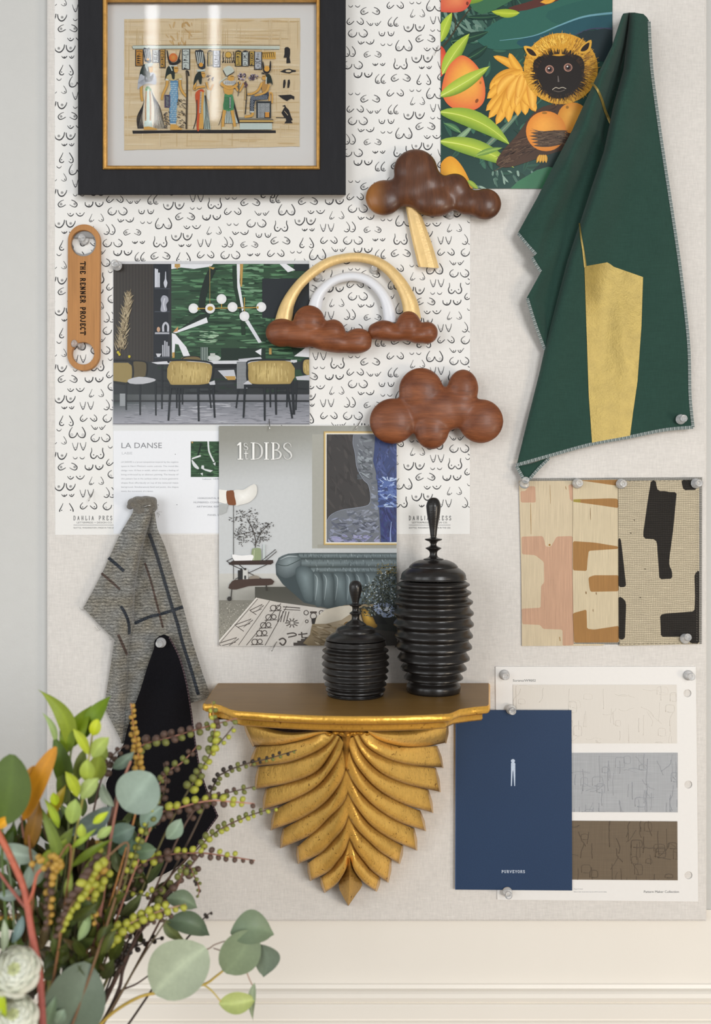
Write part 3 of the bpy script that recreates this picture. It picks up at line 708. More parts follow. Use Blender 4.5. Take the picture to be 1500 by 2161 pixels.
K.poly([(1264, 300), (1300, 300), (1352, 336), (1312, 348)], W); K.poly([(1133, 780), (1168, 764), (1166, 802)], W); K.rect(1209, 762, 1223, 796, OC); K.poly([(1346, 806), (1388, 775), (1428, 745), (1428, 812)], W); K.poly([(1330, 760), (1370, 758), (1390, 775), (1345, 800)], '1f3226')
K.rect(885, 310, 887.5, 545, 'a58f55')
# pampas
R = random.Random(9)
K.stroke([(395, 800), (405, 700), (420, 600)], 4, '7d6c50')
for i in range(260):
    t = R.random(); x = lerp(398, 446, t)+R.uniform(-1, 1)*lerp(14, 16, t)*(1.6-t); y = lerp(770, 475, t)+R.uniform(-8, 8)
    K.lev -= K.step*(i % 3 > 0); s_ = R.choice((-1, 1)); K.stroke([(x, y), (x+s_*R.uniform(6, 24), y-R.uniform(16, 44))], R.uniform(3, 6), R.choice(['948468', '7f7257', 'a8997a', '8a7b5f', 'b3a486']), 1, .2, sm=0)
K.lev += K.step*4
for x, y in ((385, 785), (393, 796), (447, 808)): K.ell(x, y, 7, 8, 'b9a928', n=9)
# under the table, skirting, rug
K.rect(358, 835, 1432, 1020, '2b2f31'); K.brush(600, 850, 1428, 1010, ['24322a', '33383a', '2a2c2f', '1f2326'], 60, (40, 140), (6, 22), 0, 31, .05)
K.poly([(930, 884), (1018, 880), (1030, 928), (975, 930)], 'b9bbc0'); K.poly([(965, 915), (1025, 915), (1026, 935), (985, 936)], OC); K.rect(1100, 880, 1428, 940, '2a4531')
K.grid(358, 1015, 1432, 1048, 12, 2, lambda u, v: mixc('3a3f3e', '7a7c82', min(1, u*2.2)*(1-v*.3)))
K.rect(358, 1046, 1432, 1056, '2c2e31')
K.grid(358, 1056, 1432, 1174, 16, 6, lambda u, v: mixc(mixc('2e3a37', '70737a', min(1, u*3+v*.6)), 'a5a5ad', v*.75))
K.brush(420, 1060, 1432, 1172, ['84868d', '6b6e75', '9b9ca4', '5f6269'], 300, (20, 60), (1.4, 2.6), 0, 33, .03)
K.brush(700, 1060, 1000, 1172, ['b4b5bb', 'a9aab1'], 50, (30, 90), (2, 4), 0, 34, .03)
# furniture
CH = '22262a'; CN = 'b59d63'
def legs(L, w=12):
    for a, b, e, f in L: K.stroke([(a, b), (e, f)], w, CH, 1, .8, sm=0)
legs([(505, 950, 506, 1128), (590, 950, 592, 1130), (428, 950, 430, 1100), (625, 850, 625, 1095), (735, 960, 737, 1070), (880, 960, 893, 1090), (1045, 960, 1030, 1090), (1215, 960, 1217, 1085), (1310, 960, 1306, 1085), (1360, 935, 1356, 1100), (705, 960, 706, 1090)], 10)
K.rect(395, 1010, 425, 1078, '8d9194')
K.poly([(470, 836), (535, 836), (543, 870), (538, 912), (470, 925)], '5b5138', 2); K.stroke([(440, 830), (530, 836), (543, 870), (538, 912)], 7, '1d1f20')
K.poly([(356, 842), (440, 842), (462, 860), (462, 930), (430, 950), (356, 940)], '8d7c4c', 1); K.stroke([(356, 826), (440, 828), (465, 860), (462, 935), (425, 956), (356, 946)], 11, '1d1f20')
K.poly([(440, 935), (500, 918), (580, 928), (586, 942), (520, 958), (450, 955)], 'b3b4b8', 2)
K.poly([(730, 815), (760, 806), (820, 808), (845, 828), (730, 828)], '6f6040', 1); K.stroke([(728, 826), (760, 808), (820, 808), (850, 830)], 5, '1d1f20')
K.rect(660, 845, 1335, 868, '191c1f'); K.poly([(567, 840), (640, 834), (1362, 826), (1362, 838), (1330, 846), (600, 850)], 'c9cacf')
legs([(1332, 840, 1345, 1125)], 18)
K.rect(835, 757, 876, 832, '63706a')
for i in range(6): K.rect(838+i*6.5, 758, 841+i*6.5, 830, '8b968f' if i % 2 else '4e5a55')
K.poly([(878, 806), (920, 800), (946, 815), (930, 830), (884, 828)], 'c2c6c2', 2); K.rect(888, 790, 915, 808, 'b4b9b2')
K.poly([(1040, 822), (1165, 810), (1172, 826), (1050, 832)], 'b8bac0'); K.rect(1033, 836, 1092, 984, '6a6d70')
for i in range(9):
    for j in range(22): K.ell(1037+i*6.4, 842+j*6.5, 1.9, 1.9, 'b9bcbf', n=5); K.lev -= K.step
K.lev += K.step
def cane(p, dark):
    K.fan(p, 'c7b175', '9c8650', None, 3, 3)
    xs = [q[0] for q in p]; ys = [q[1] for q in p]
    K.brush(min(xs)+8, min(ys)+8, max(xs)-8, max(ys)-10, ['bda569', 'a48e57', 'cdb87f', '96814a'], 70, (12, 60), (2, 5), math.pi/2, len(p)+int(xs[0]), .03)
cane([(668, 838), (780, 836), (890, 850), (897, 900), (885, 940), (860, 958), (672, 960)], 0)
K.stroke([(664, 842), (668, 830), (780, 828), (890, 842), (903, 880), (892, 940), (868, 966), (670, 968)], 10, CH)
K.poly([(880, 950), (912, 938), (916, 960), (890, 968)], 'bcbdc2'); K.rect(668, 962, 912, 980, CH)
legs([(672, 975, 660, 1158), (720, 975, 720, 1132), (822, 975, 826, 1162), (903, 965, 913, 1142)])
cane([(1112, 838), (1326, 836), (1326, 956), (1118, 956), (1098, 935), (1096, 880)], 0)
K.stroke([(1328, 826), (1112, 830), (1090, 870), (1092, 935), (1120, 962), (1326, 962)], 10, CH)
K.poly([(1068, 958), (1094, 938), (1120, 962), (1100, 970)], 'bcbdc2'); K.rect(1072, 960, 1330, 978, CH)
legs([(1078, 970, 1070, 1142), (1185, 975, 1186, 1158), (1245, 975, 1248, 1126), (1308, 970, 1336, 1146)])
cane([(1400, 830), (1432, 828), (1432, 905), (1402, 900), (1394, 870)], 0); K.stroke([(1436, 820), (1398, 826), (1388, 870), (1400, 908), (1436, 912)], 8, CH); K.poly([(1354, 918), (1432, 908), (1432, 938), (1362, 936)], 'b9bac0')
# lamp
K.stroke([(815, 546), (1165, 540)], 5, 'a8893f', sm=0); K.stroke([(950, 545), (950, 510)], 5, 'a8893f', sm=0); K.stroke([(1075, 486), (1075, 580)], 5, 'a8893f', sm=0)
for x, y in ((797, 545), (888, 546), (950, 494), (1010, 538), (1167, 538), (1075, 588)): K.ell(x, y, 27, 27, 'e6e6e4', 'd4d5d6')
K.ell(888, 546, 16, 12, 'b08d3a'); K.rect(818, 540, 828, 553, 'b08d3a'); K.rect(1142, 534, 1152, 547, 'b08d3a')
K.clip = None
K.rect(359, 1174, 1431, 1176, '35363a')
tag(K.build('room_print', .0012, m_gloss), 'printed photo of a dining room with a green mural wall and cane-back chairs', 'print')

# ---- white text page below it
K = Ink(); K.tf(100, 860, 3.75)
K.slab([(522, 136), (1480, 134), (1478, 994), (524, 998)], 'e6e7ea', .0002)
K.rect(523, 140, 1470, 184, 'dbdcdb')
K.text('LA DANSE', 586, 906, 321, 42, '77787c'); K.text('LABIE', 590, 672, 371, 19, 'b4b5b9')
for i, t in enumerate(['LA DANSE is a lyrical composition inspired by the negative', "space in Henri Matisse's iconic cutouts. The mural-like", 'design runs 10-feet in width, which creates a feeling of', 'being embraced by an abstract painting. The beauty of',
        'this pattern lies in the surface rather as loose geometric', 'shapes float effortlessly on top of the textured matte', 'background. Simultaneously bold and poetic, the shapes', 'mimic the movement of a dance.']):
    K.text(t, 584, 1036 if i < 7 else 838, 437+i*33, 12, '8d8e93')
K.clip = (402.5, 931.5, 470, 1007)
K.rect(1134, 268, 1400, 550, '304c33'); K.brush(1134, 268, 1400, 550, ['243d29', '3d5e40', '4f7350', '1f3424'], 130, (20, 80), (4, 10), 0, 41, .1)
K.clip = None
K.stroke([(1216, 280), (1205, 330), (1190, 380)], 12, '1b2722'); K.poly([(1140, 400), (1212, 374), (1214, 388), (1148, 410)], 'd3d6d6'); K.stroke([(1272, 268), (1280, 350), (1318, 430)], 13, 'd3d6d6')
K.poly([(1140, 410), (1160, 430), (1200, 478), (1188, 488), (1160, 470), (1146, 445)], 'd3d6d6', 2); K.poly([(1220, 458), (1238, 458), (1240, 484), (1310, 498), (1290, 512), (1250, 500), (1216, 482)], 'd3d6d6'); K.poly([(1210, 522), (1230, 516), (1228, 540)], 'd3d6d6'); K.poly([(1310, 445), (1330, 432), (1328, 460)], 'd3d6d6'); K.rect(1140, 270, 1152, 282, OC)
K.text('Labout  VERDE', 1228, 1385, 571, 11, '9a9ba0')
for t, x, x2, y in (('HORIZONTAL REPEAT', 1190, 1425, 724), ('NUMBERED: CONSECUTIVE', 1157, 1440, 757), ('ARTWORK REPEAT', 1180, 1400, 791), ('PANEL LENGTH', 1268, 1440, 857)): K.text(t, x, x2, y, 13, '97989d')
K.ell(1012, 370, 3, 3, '333335'); K.ell(1025, 769, 3, 3, '333335')
tag(K.build('text_page', .0010, m_paper), 'white page headed LA DANSE with grey text, tucked under the dining room print', 'paper')

# ---- magazine
mg = Ink(); K = mg; K.tf(440, 880, 3.571)
K.slab([(84, 68), (1418, 62), (1418, 1726), (77, 1726)], 'd9d6d0', .0028, 'dedad2')
K.clip = (462, 898.6, 836.8, 1362.6)
def wallc(u, v):
    a = mixc('8d8c83', 'c5c7c7', sstep(.05, .55, v*1.3+u*.15)); return mixc(a, 'a3a49c', sstep(.35, .75, u)*(1-v*.7)*.5)
K.grid(78, 62, 1420, 1310, 10, 12, wallc)
K.grid(78, 1180, 620, 1400, 6, 5, lambda u, v: mixc('c3c1ba', '5d5b50', sstep(.1, .8, v)*(.35+.65*u)))
K.rect(780, 130, 872, 990, 'a4a39a'); K.rect(820, 960, 1420, 990, '9b998e')
# floor
K.grid(78, 1380, 420, 1726, 4, 5, lambda u, v: mixc('7d7a70', '989488', v))
K.brush(78, 1400, 360, 1660, ['5f5c54', 'a9a59b', '6d6a62', 'b9b4a8'], 260, (4, 12), (3, 7), 0, 51, 3)
K.grid(350, 1280, 1420, 1480, 8, 4, lambda u, v: mixc('4a4941', '6f6b62', v*v))
# rug
K.poly([(78, 1690), (362, 1362), (520, 1395), (900, 1448), (1420, 1450), (1420, 1730), (78, 1730)], 'c9c2b9')
K.brush(300, 1450, 900, 1726, ['d3ccc4', 'bdb5ab', 'cfc8bf'], 80, (40, 160), (2, 5), -1.0, 52, .05)
RG = '4a423c'
K.stroke([(78, 1690), (362, 1362)], 5, 'efeae2', sm=0); K.stroke([(92, 1695), (370, 1372)], 4, RG, sm=0)
for a, b, e, f, w in ((225, 1720, 460, 1385, 4), (285, 1720, 545, 1405, 5), (425, 1722, 590, 1425, 5)): K.stroke([(a, b), (e, f)], w, RG, sm=0)
for x, y, s_ in ((370, 1440, 1), (275, 1550, 1.3), (160, 1690, 1.5)):
    K.stroke([(x-60*s_, y+18), (x+35*s_, y-28), (x-10*s_, y+28*s_), (x+45*s_, y-20)], 6, RG, sm=0); K.stroke([(x-40*s_, y+34), (x+30*s_, y+6)], 5, RG, sm=0); K.stroke([(x-60*s_, y+18), (x-10, y+50*s_)], 5, RG, sm=0)
for i, (x, y) in enumerate(((505, 1440), (470, 1510), (430, 1570), (400, 1630), (365, 1695))):
    K.ring(x-18, y, 24, 6, RG); K.ring(x+22, y-4, 20, 6, RG); K.stroke([(x-46, y+22), (x+46, y+18)], 6, RG, sm=0); K.stroke([(x, y-24), (x, y+24)], 5, RG, sm=0)
for i in range(4): K.stroke([(540+i*22, 1460+i*2), (520+i*22, 1545)], 6, RG, sm=0)
K.stroke([(560, 1430), (690, 1440)], 7, RG, sm=0); K.stroke([(565, 1450), (690, 1456)], 5, RG, sm=0)
for a in range(10): K.stroke([(628+14*math.cos(a*.628), 1552+12*math.sin(a*.628)), (628+52*math.cos(a*.628), 1552+36*math.sin(a*.628))], 7, RG, sm=0)
for x in (735, 850): K.ring(x, 1475, 20, 6, RG)
K.rect(765, 1465, 815, 1480, RG); K.ring(790, 1500, 26, 6, RG); K.ring(740, 1540, 14, 6, RG)
K.stroke([(530, 1680), (560, 1668), (582, 1690), (560, 1720), (535, 1700)], 11, RG); K.stroke([(590, 1635), (640, 1628), (660, 1645), (600, 1660)], 9, RG); K.stroke([(675, 1640), (745, 1632)], 9, RG); K.stroke([(700, 1620), (705, 1665)], 10, RG)
for i in range(4): K.rect(640+i*28, 1700-i*14, 668+i*28, 1726, RG); K.rect(700, 1660+i*14, 750, 1666+i*14, RG)
# sofa
SF = '5b6c72'
K.poly([(505, 1110), (530, 1060), (600, 1030), (690, 1024), (1420, 1030), (1420, 1440), (900, 1442), (720, 1400), (560, 1260), (510, 1190)], '3f4a4c')
for y0, y1, x0_ in ((1024, 1068, 680), (1066, 1134, 700), (1130, 1174, 770)):
    K.grid(x0_, y0, 1420, y1, 1, 4, lambda u, v: mixc('363f3e', '717d7f', math.sin(math.pi*min(1, v*1.05))**1.2))
    K.brush(x0_+10, y0+6, 1420, y1-6, ['98a3a5', '4e595b', '848f91', '3b4547'], 60, (12, 34), (2, 5), 1.35, 60+y0, .3)
K.fan([(510, 1120), (535, 1060), (600, 1032), (670, 1036), (700, 1080), (690, 1130), (650, 1190), (580, 1215), (520, 1180)], '8b9799', '4c5658', (610, 1085))
K.stroke([(520, 1110), (590, 1120), (690, 1075)], 5, '35423f'); K.stroke([(540, 1075), (600, 1050), (670, 1052)], 8, 'a9b2b4', .3, .3, 1)
K.fan([(660, 1140), (720, 1122), (785, 1165), (795, 1290), (780, 1390), (730, 1385), (700, 1330), (660, 1220)], '7d8b8d', '475355', (730, 1210))
for i, (a, b) in enumerate(((790, 862), (858, 948), (942, 1046), (1030, 1110), (1105, 1190), (1180, 1300), (1290, 1420))):
    K.fan([(a, 1172), ((a+b)/2-10, 1166), (b-26, 1180), (b, 1250), (b-2, 1370), (b-18, 1425), (a+20, 1425), (a+2, 1360), (a+2, 1240)], '7c8a8c', '434e50', ((a+b)/2-10, 1260), 4)
    K.stroke([(a+8, 1185), (a+30, 1230), (a+14, 1380)], 6, 'a3aeb0', .2, .2, 1)
# picture on the printed wall
K.rect(868, 108, 1420, 964, 'b79a5f'); K.rect(876, 116, 1420, 956, 'd8c495'); K.rect(884, 124, 1420, 950, 'e6e3dd'); K.rect(889, 130, 1420, 944, '3d3a39')
K.brush(889, 130, 1230, 700, ['433f3e', '383534', '474341'], 60, (40, 160), (8, 30), 1.2, 71, .5)
K.poly([(1092, 131), (1255, 131), (1250, 240), (1240, 330), (1266, 430), (1272, 500), (1302, 944), (889, 944), (889, 790), (920, 740), (1000, 702), (1130, 682), (1200, 665), (1220, 630), (1216, 560), (1200, 505), (1165, 470), (1118, 380), (1105, 280), (1088, 200)], '6b6f76')
K.clip = (462, 898.6, 836.8, 1144)
def dab(x0, y0, x1, y1, cols, n, sd, ang=.3, ln=(20, 90), wd=(5, 20)): K.brush(x0, y0, x1, y1, cols, n, ln, wd, ang, sd, .8)
dab(1120, 140, 1235, 470, ['7d8388', '5a5f66', '8d949a', '4f5459'], 60, 72); dab(1225, 480, 1275, 700, ['8a91a0', '6a7080', '5a606a'], 22, 73)
dab(910, 760, 1285, 940, ['7b8090', '595d6b', '8d92a5', '6a6e7a', '4d515d'], 130, 74, 0); dab(1040, 700, 1280, 780, ['777b86', '8a8f9c', '5b606b'], 40, 75, 0); dab(900, 890, 1290, 944, ['8f8fb0', '76789a', '9a9ab8'], 40, 76, 0)
K.poly([(1255, 131), (1420, 131), (1420, 944), (1300, 944), (1272, 500), (1264, 430), (1240, 330), (1250, 240)], '36436f')
dab(1262, 135, 1420, 470, ['445080', '323a5c', '525f8e', '3c466c'], 70, 77, 1.4); dab(1275, 450, 1420, 680, ['6378ad', '8fa3cf', '4a5c98', 'a9bbdb', '53689f'], 80, 78, .1); dab(1290, 680, 1420, 944, ['31356c', '282b58', '414880', '343964'], 60, 79, 1.4)
K.stroke([(1378, 790), (1370, 870), (1372, 940)], 12, '8fa0cc', .3, 1); K.stroke([(1345, 450), (1355, 480), (1385, 460)], 6, 'b9c8e2')
K.stroke([(1092, 135), (1088, 200), (1105, 280), (1118, 380), (1165, 470), (1200, 505), (1216, 560), (1220, 630), (1200, 665), (1130, 682), (1000, 702), (920, 740), (889, 790)], 4, '8d93a0')
K.clip = (462, 898.6, 836.8, 1362.6)
# floor lamp, trolley, vase of branches
K.poly([(78, 640), (140, 660), (140, 552), (78, 545)], 'e9e6de'); K.poly([(78, 660), (150, 650), (130, 720), (78, 740)], 'aeb0ae')
K.fan([(188, 556), (260, 548), (310, 520), (345, 506), (364, 530), (358, 590), (310, 640), (240, 662), (200, 662)], 'f1efe9', 'd9d6ce', (260, 600)); K.poly([(134, 562), (150, 556), (188, 554), (196, 600), (208, 660), (170, 664), (146, 656), (134, 610)], '7d4a28', 2)
K.rect(186, 662, 190.5, 1225, '3d3a37')
K.stroke([(352, 985), (355, 930), (330, 840), (290, 770)], 6, '3a332d'); K.stroke([(352, 960), (390, 880), (450, 810)], 5, '3a332d'); K.stroke([(340, 860), (250, 880), (200, 890)], 5, '3a332d')
R = random.Random(3)
for (cx, cy, rx, ry, n) in ((250, 740, 40, 45, 34), (200, 770, 45, 25, 22), (330, 740, 45, 55, 40), (300, 830, 70, 60, 70), (400, 830, 60, 50, 44), (455, 810, 40, 25, 20), (420, 890, 55, 50, 46), (260, 920, 50, 50, 46), (350, 920, 60, 50, 44), (215, 880, 40, 35, 22)):
    for i in range(n):
        a = R.uniform(0, 6.28); q = math.sqrt(R.random()); x, y = cx+rx*q*math.cos(a), cy+ry*q*math.sin(a); b = R.uniform(0, 6.28); l = R.uniform(9, 19)
        K.lev -= K.step*(.5 if i % 2 else 1); K.poly([(x, y), (x+l*.5*math.cos(b)-3*math.sin(b), y+l*.5*math.sin(b)+3*math.cos(b)), (x+l*math.cos(b), y+l*math.sin(b)), (x+l*.5*math.cos(b)+3*math.sin(b), y+l*.5*math.sin(b)-3*math.cos(b))], R.choice(['3b3733', '2f2c2a', '4a4540', '39332f']))
    K.up()
K.poly([(335, 990), (385, 988), (395, 1010), (396, 1070), (380, 1095), (330, 1095), (322, 1060), (326, 1010)], '8e9a76', 3); K.stroke([(345, 1000), (340, 1080)], 12, 'b4bd9d', .5, .5)
K.rect(408, 960, 426, 1085, 'bfc6c4'); K.poly([(176, 1038), (250, 1044), (335, 1040), (322, 1090), (280, 1100), (210, 1098)], 'eceae8', 3)
K.poly([(150, 1105), (180, 1084), (485, 1078), (488, 1098), (470, 1112), (160, 1114)], '3a2b25')
for q in ([(170, 1112), (400, 1220)], [(440, 1112), (200, 1222)], [(230, 1112), (300, 1170)], [(138, 1085), (180, 1065)], [(136, 1085), (180, 1112)], [(380, 1100), (505, 998), (512, 1015), (400, 1108)]): K.stroke(q, 5, '35302c', sm=0)
K.rect(222, 1155, 258, 1245, '2b2a28'); K.rect(258, 1150, 296, 1250, 'c9c8c2'); K.rect(268, 1195, 284, 1222, '3a3a38'); K.rect(240, 1140, 252, 1160, '2b2a28'); K.rect(268, 1138, 284, 1155, '3a3430')
K.ell(345, 1215, 40, 22, '8f8578'); K.poly([(150, 1290), (180, 1235), (240, 1225), (470, 1218), (482, 1262), (400, 1270), (300, 1275), (210, 1300)], '45342c', 2); K.stroke([(175, 1300), (170, 1360)], 7, '2f2b28'); K.ell(158, 1370, 17, 17, '33302d'); K.stroke([(435, 1265), (440, 1310)], 9, '3a352f')
# stone table and plant at the right
K.fan([(765, 1640), (790, 1545), (850, 1490), (960, 1440), (1080, 1415), (1420, 1440), (1420, 1726), (760, 1726)], 'ab9b82', '857457', (980, 1560), 3); K.brush(780, 1560, 1100, 1720, ['8d7a5c', 'b9aa90', '75654b', 'a08e70'], 70, (30, 110), (5, 14), .3, 81, .4); K.poly([(775, 1520), (810, 1512), (800, 1560), (780, 1560)], '2e2a26'); K.poly([(880, 1450), (1090, 1418), (1110, 1440), (1000, 1530), (800, 1560)], 'c8bfae', 2)
K.rect(1100, 1600, 1420, 1726, '3a352f')
K.poly([(1130, 1440), (1200, 1430), (1420, 1420), (1420, 1620), (1240, 1600), (1170, 1570)], '23241f')
K.fan([(1150, 1450), (1200, 1455), (1250, 1530), (1270, 1580), (1220, 1590), (1170, 1550)], 'd0a446', '6e5014', (1200, 1510)); K.ell(1048, 1568, 28, 26, 'b88d32', '6a4a18')
K.poly([(1240, 1420), (1340, 1400), (1400, 1440), (1395, 1500), (1320, 1510), (1260, 1470)], '8f9bb5', 2); K.poly([(1270, 1440), (1380, 1430), (1360, 1480)], 'd3d8e2'); K.poly([(1230, 1480), (1300, 1490), (1350, 1560), (1260, 1560)], '151614')
R = random.Random(8)
for i in range(620):
    t = R.random(); x = lerp(1150, 1420, R.random()**.8); lo = lerp(1290, 1110, (x-1150)/270) ; y = lo+R.random()*(1500-lo)
    if x < 1200 and y < 1190: continue
    b = R.uniform(0, 6.28); l = R.uniform(10, 24); w = R.uniform(3, 6); cl = R.choice(['30352a', '252a22', '3d4434', '4a4d38', '1d201b', '5e5f45', '2c3329', '767a6c', 'b9c2c6'] if i > 60 else ['26291f'])
    K.lev -= K.step*(.6 if i % 3 else 1); K.poly([(x, y), (x+l*.5*math.cos(b)-w*math.sin(b), y+l*.5*math.sin(b)+w*math.cos(b)), (x+l*math.cos(b), y+l*math.sin(b)), (x+l*.5*math.cos(b)+w*math.sin(b), y+l*.5*math.sin(b)-w*math.cos(b))], cl)
for i in range(60): K.lev -= K.step; K.ell(R.uniform(1270, 1420), R.uniform(1105, 1180), R.uniform(4, 9), R.uniform(3, 6), R.choice(['7d7048', '6a6444', '8f8155']), n=6)
K.lev += K.step*6
# masthead
K.clip = None; W = 'f0efeb'
def thick(pts, ws, n=6):
    q = crom([(x, y, w) for (x, y), w in zip(pts, ws)], n)
    for a, b in zip(q, q[1:]):
        dx, dy = b[0]-a[0], b[1]-a[1]; l = math.hypot(dx, dy) or 1; ux, uy = -dy/l/2, dx/l/2; e = .12
        K.face([(a[0]-dx*e+ux*a[2], a[1]-dy*e+uy*a[2], c(W)), (b[0]+dx*e+ux*b[2], b[1]+dy*e+uy*b[2], c(W)), (b[0]+dx*e-ux*b[2], b[1]+dy*e-uy*b[2], c(W)), (a[0]-dx*e-ux*a[2], a[1]-dy*e-uy*a[2], c(W))])
    K.up()
K.rect(232, 195, 246, 318, W); K.poly([(213, 212), (232, 192), (246, 190), (240, 208), (218, 216)], W); K.rect(219, 315, 259, 321, W)
thick([(294, 207), (282, 198), (270, 204), (272, 218), (288, 226), (294, 240), (280, 248), (266, 240)], [4, 3, 7, 8, 9, 8, 3, 5]); thick([(281, 258), (281, 290), (284, 314), (298, 314)], [6, 9, 8, 4]); K.rect(267, 272, 299, 277, W)
K.rect(330, 195, 345, 318, W); K.rect(317, 192, 350, 197, W); K.rect(317, 316, 350, 321, W)
thick([(342, 195), (375, 202), (396, 225), (402, 257), (396, 290), (375, 312), (342, 318)], [5, 7, 13, 16, 13, 7, 5])
K.rect(428, 195, 443, 318, W); K.rect(418, 192, 455, 197, W); K.rect(418, 316, 455, 321, W)
K.rect(480, 195, 494, 318, W); K.rect(470, 192, 498, 197, W); K.rect(470, 316, 498, 321, W)
thick([(492, 195), (515, 198), (528, 215), (522, 240), (496, 250)], [5, 7, 13, 11, 4]); thick([(496, 250), (528, 258), (542, 282), (530, 308), (492, 318)], [4, 9, 15, 11, 5])
thick([(622, 224), (614, 204), (594, 196), (574, 206), (570, 228), (592, 250), (616, 272), (622, 298), (602, 318), (578, 312), (566, 288)], [3, 5, 4, 9, 13, 15, 14, 11, 4, 5, 3])
tag(K.build('magazine', .0052, m_gloss), 'glossy magazine titled 1stDIBS showing a teal leather sofa and framed painting', 'magazine')

# ---- jungle poster
K = Ink(); K.tf(900, 0, 2.5)
K.slab([(74, -130), (981, -130), (978, 994), (75, 996)], '24413a', .0003)
K.clip = (929.8, -50, 1291.5, 398)
K.grid(74, -130, 980, 996, 8, 9, lambda u, v: mixc('2c5147', '1c3632', (math.sin(u*7)+math.cos(v*9)+2)/4))
R = random.Random(2)
for i in range(120):
    x, y = R.uniform(60, 980), R.uniform(-100, 990); a = R.uniform(-2.6, .2); l = R.uniform(50, 130)
    K.leaf(x, y, x+l*math.cos(a), y+l*math.sin(a), R.uniform(12, 34), R.choice(['1f3d34', '2a4d40', '18302b', '36604f']), R.choice(['2f5748', '244438', '3f6b58']), R.uniform(-10, 10))
K.brush(80, 40, 330, 220, ['5d7d70', '4a6c5f', '6d8a7c', '3f6154'], 50, (30, 90), (10, 26), .8, 91, .5); K.brush(240, 900, 640, 996, ['8ba596', '6f8c7e', '4d6c5f', '9fb5a6'], 26, (20, 60), (6, 16), .9, 92, .8)
K.leaf(120, 760, 250, 650, 30, '6f8f70', '8fae86', 10, 'a9c09a'); K.leaf(250, 830, 520, 560, 30, '4d6c5a', '6f8c74', 6, 'c2a58a')
K.poly([(270, 200), (340, 130), (460, 70), (620, 15), (760, -40), (985, -60), (985, 165), (870, 150), (770, 188), (640, 222), (500, 255), (360, 262), (290, 235)], '2f6155', 3)
K.poly([(480, 215), (640, 170), (760, 110), (985, 75), (985, 170), (870, 152), (770, 188), (640, 222), (520, 250)], '24505a', 3); K.poly([(640, 60), (985, -30), (985, 70), (830, 90), (700, 130)], '2a5a52', 3)
K.stroke([(385, 214), (560, 190), (690, 138), (830, 88), (985, 68)], 12, '6b9aa6', .2, 1); K.stroke([(770, 190), (870, 152), (985, 152)], 9, '3c3f57', .4, 1)
K.poly([(800, 185), (880, 160), (985, 160), (985, 300), (900, 320)], '1f2f33', 2)
K.poly([(250, -20), (480, -30), (380, 40), (290, 75), (230, 30)], '3c6a4c', 2); K.poly([(430, 42), (520, 15), (640, -20), (700, 0), (580, 40), (480, 60)], '57302a', 2)
K.leaf(490, 68, 342, 60, 46, '8ea32e', 'b9c83c', -6, 'cfd65a'); K.leaf(310, -10, 130, 15, 60, '6b8a30', '87a53c', 10)
for i in range(4): K.leaf(690, -25+i*2, 598+i*8, 12+i*3, 20, 'd38f2c', 'eaae42', -4)
K.fan([(60, -40), (225, -30), (228, 20), (190, 58), (120, 66), (60, 50)], 'e58a5a', 'cc5240', (160, 0)); K.ell(215, 18, 7, 10, '7a3527')
K.stroke([(76, 256), (130, 190), (180, 110), (235, 40)], 11, '3c3a2c', 1, .6); K.stroke([(150, 160), (150, 100), (130, 70)], 6, '3c3a2c')
for a in ((215, 90, 390, 82, 30), (130, 218, 328, 166, 52), (210, 312, 322, 240, 44), (130, 220, 200, 300, 30)): K.leaf(*a, '16322b', '25473a', 6, '5d8a5a')
K.leaf(70, 225, 134, 66, 56, '8aa32e', 'b5cc48', -6, 'd3dc6a', 'a2bb3c'); K.fan([(60, 250), (95, 262), (104, 320), (92, 385), (60, 400)], 'e8684a', 'c8442f'); 
K.leaf(82, 392, 226, 178, 76, '6f8c28', 'b3c84a', -8, 'd6df78', '9db53a')
K.fan([(190, 292), (240, 320), (285, 378), (308, 455), (304, 530), (265, 574), (200, 585), (125, 562), (84, 505), (84, 440), (110, 360), (150, 312)], 'f3b34c', 'df6a3f', (215, 400), 4, 6, 1.6)
K.ell(265, 532, 8, 12, '8a4a22', rot=.5); K.ell(284, 436, 6, 8, 'b07030')
K.leaf(62, 512, 332, 350, 74, '6d8a2a', 'bccf50', 6, 'dde58a', '9db43e')
for i in range(2): K.leaf(505, 382, (352, 436)[i], (296, 280)[i], 44, 'd48f2a', 'f4b948', 8-16*i, None, None, 12, .5)
TIPS = [(330, 470), (318, 520), (312, 585), (325, 625), (365, 658), (430, 646), (480, 612), (520, 608), (575, 590), (350, 440), (400, 600), (450, 580), (540, 560)]
for i, (x, y) in enumerate(TIPS): K.leaf(500+(i % 4)*14, 378+(i % 3)*16, x, y, 62, 'cf8a26', 'f6bb4c', 22-(i % 5)*6, None, 'e3a033', 12, .45)
for a in ((500, 395, 430, 535, 54, 14), (540, 400, 470, 560, 50, 8), (470, 395, 372, 500, 52, 16), (540, 430, 560, 580, 50, -6), (510, 390, 480, 520, 42, 4)): K.leaf(a[0], a[1], a[2], a[3], a[4], 'd2892a', 'f9c35a', a[5], None, 'dd9830', 12, .5)
K.leaf(60, 590, 440, 765, 96, '6d9030', 'a9c040', -42, 'd5df74', '86a53a'); K.leaf(60, 745, 460, 884, 92, '6f9232', 'b5c944', -30, 'dbe37c', '7f9d38')
K.leaf(180, 700, 90, 650, 34, '2e5a44', '5f8f5a', 6, '9dbb7a'); K.leaf(260, 820, 400, 780, 30, '5f8540', '8fae50', -4, 'b9cc70')
K.fan([(110, 828), (150, 835), (195, 890), (240, 985), (240, 1010), (70, 1010), (70, 880)], 'f7bb3c', 'e39a2a'); K.leaf(215, 950, 275, 1000, 26, '8aa53a', 'b5cc50')
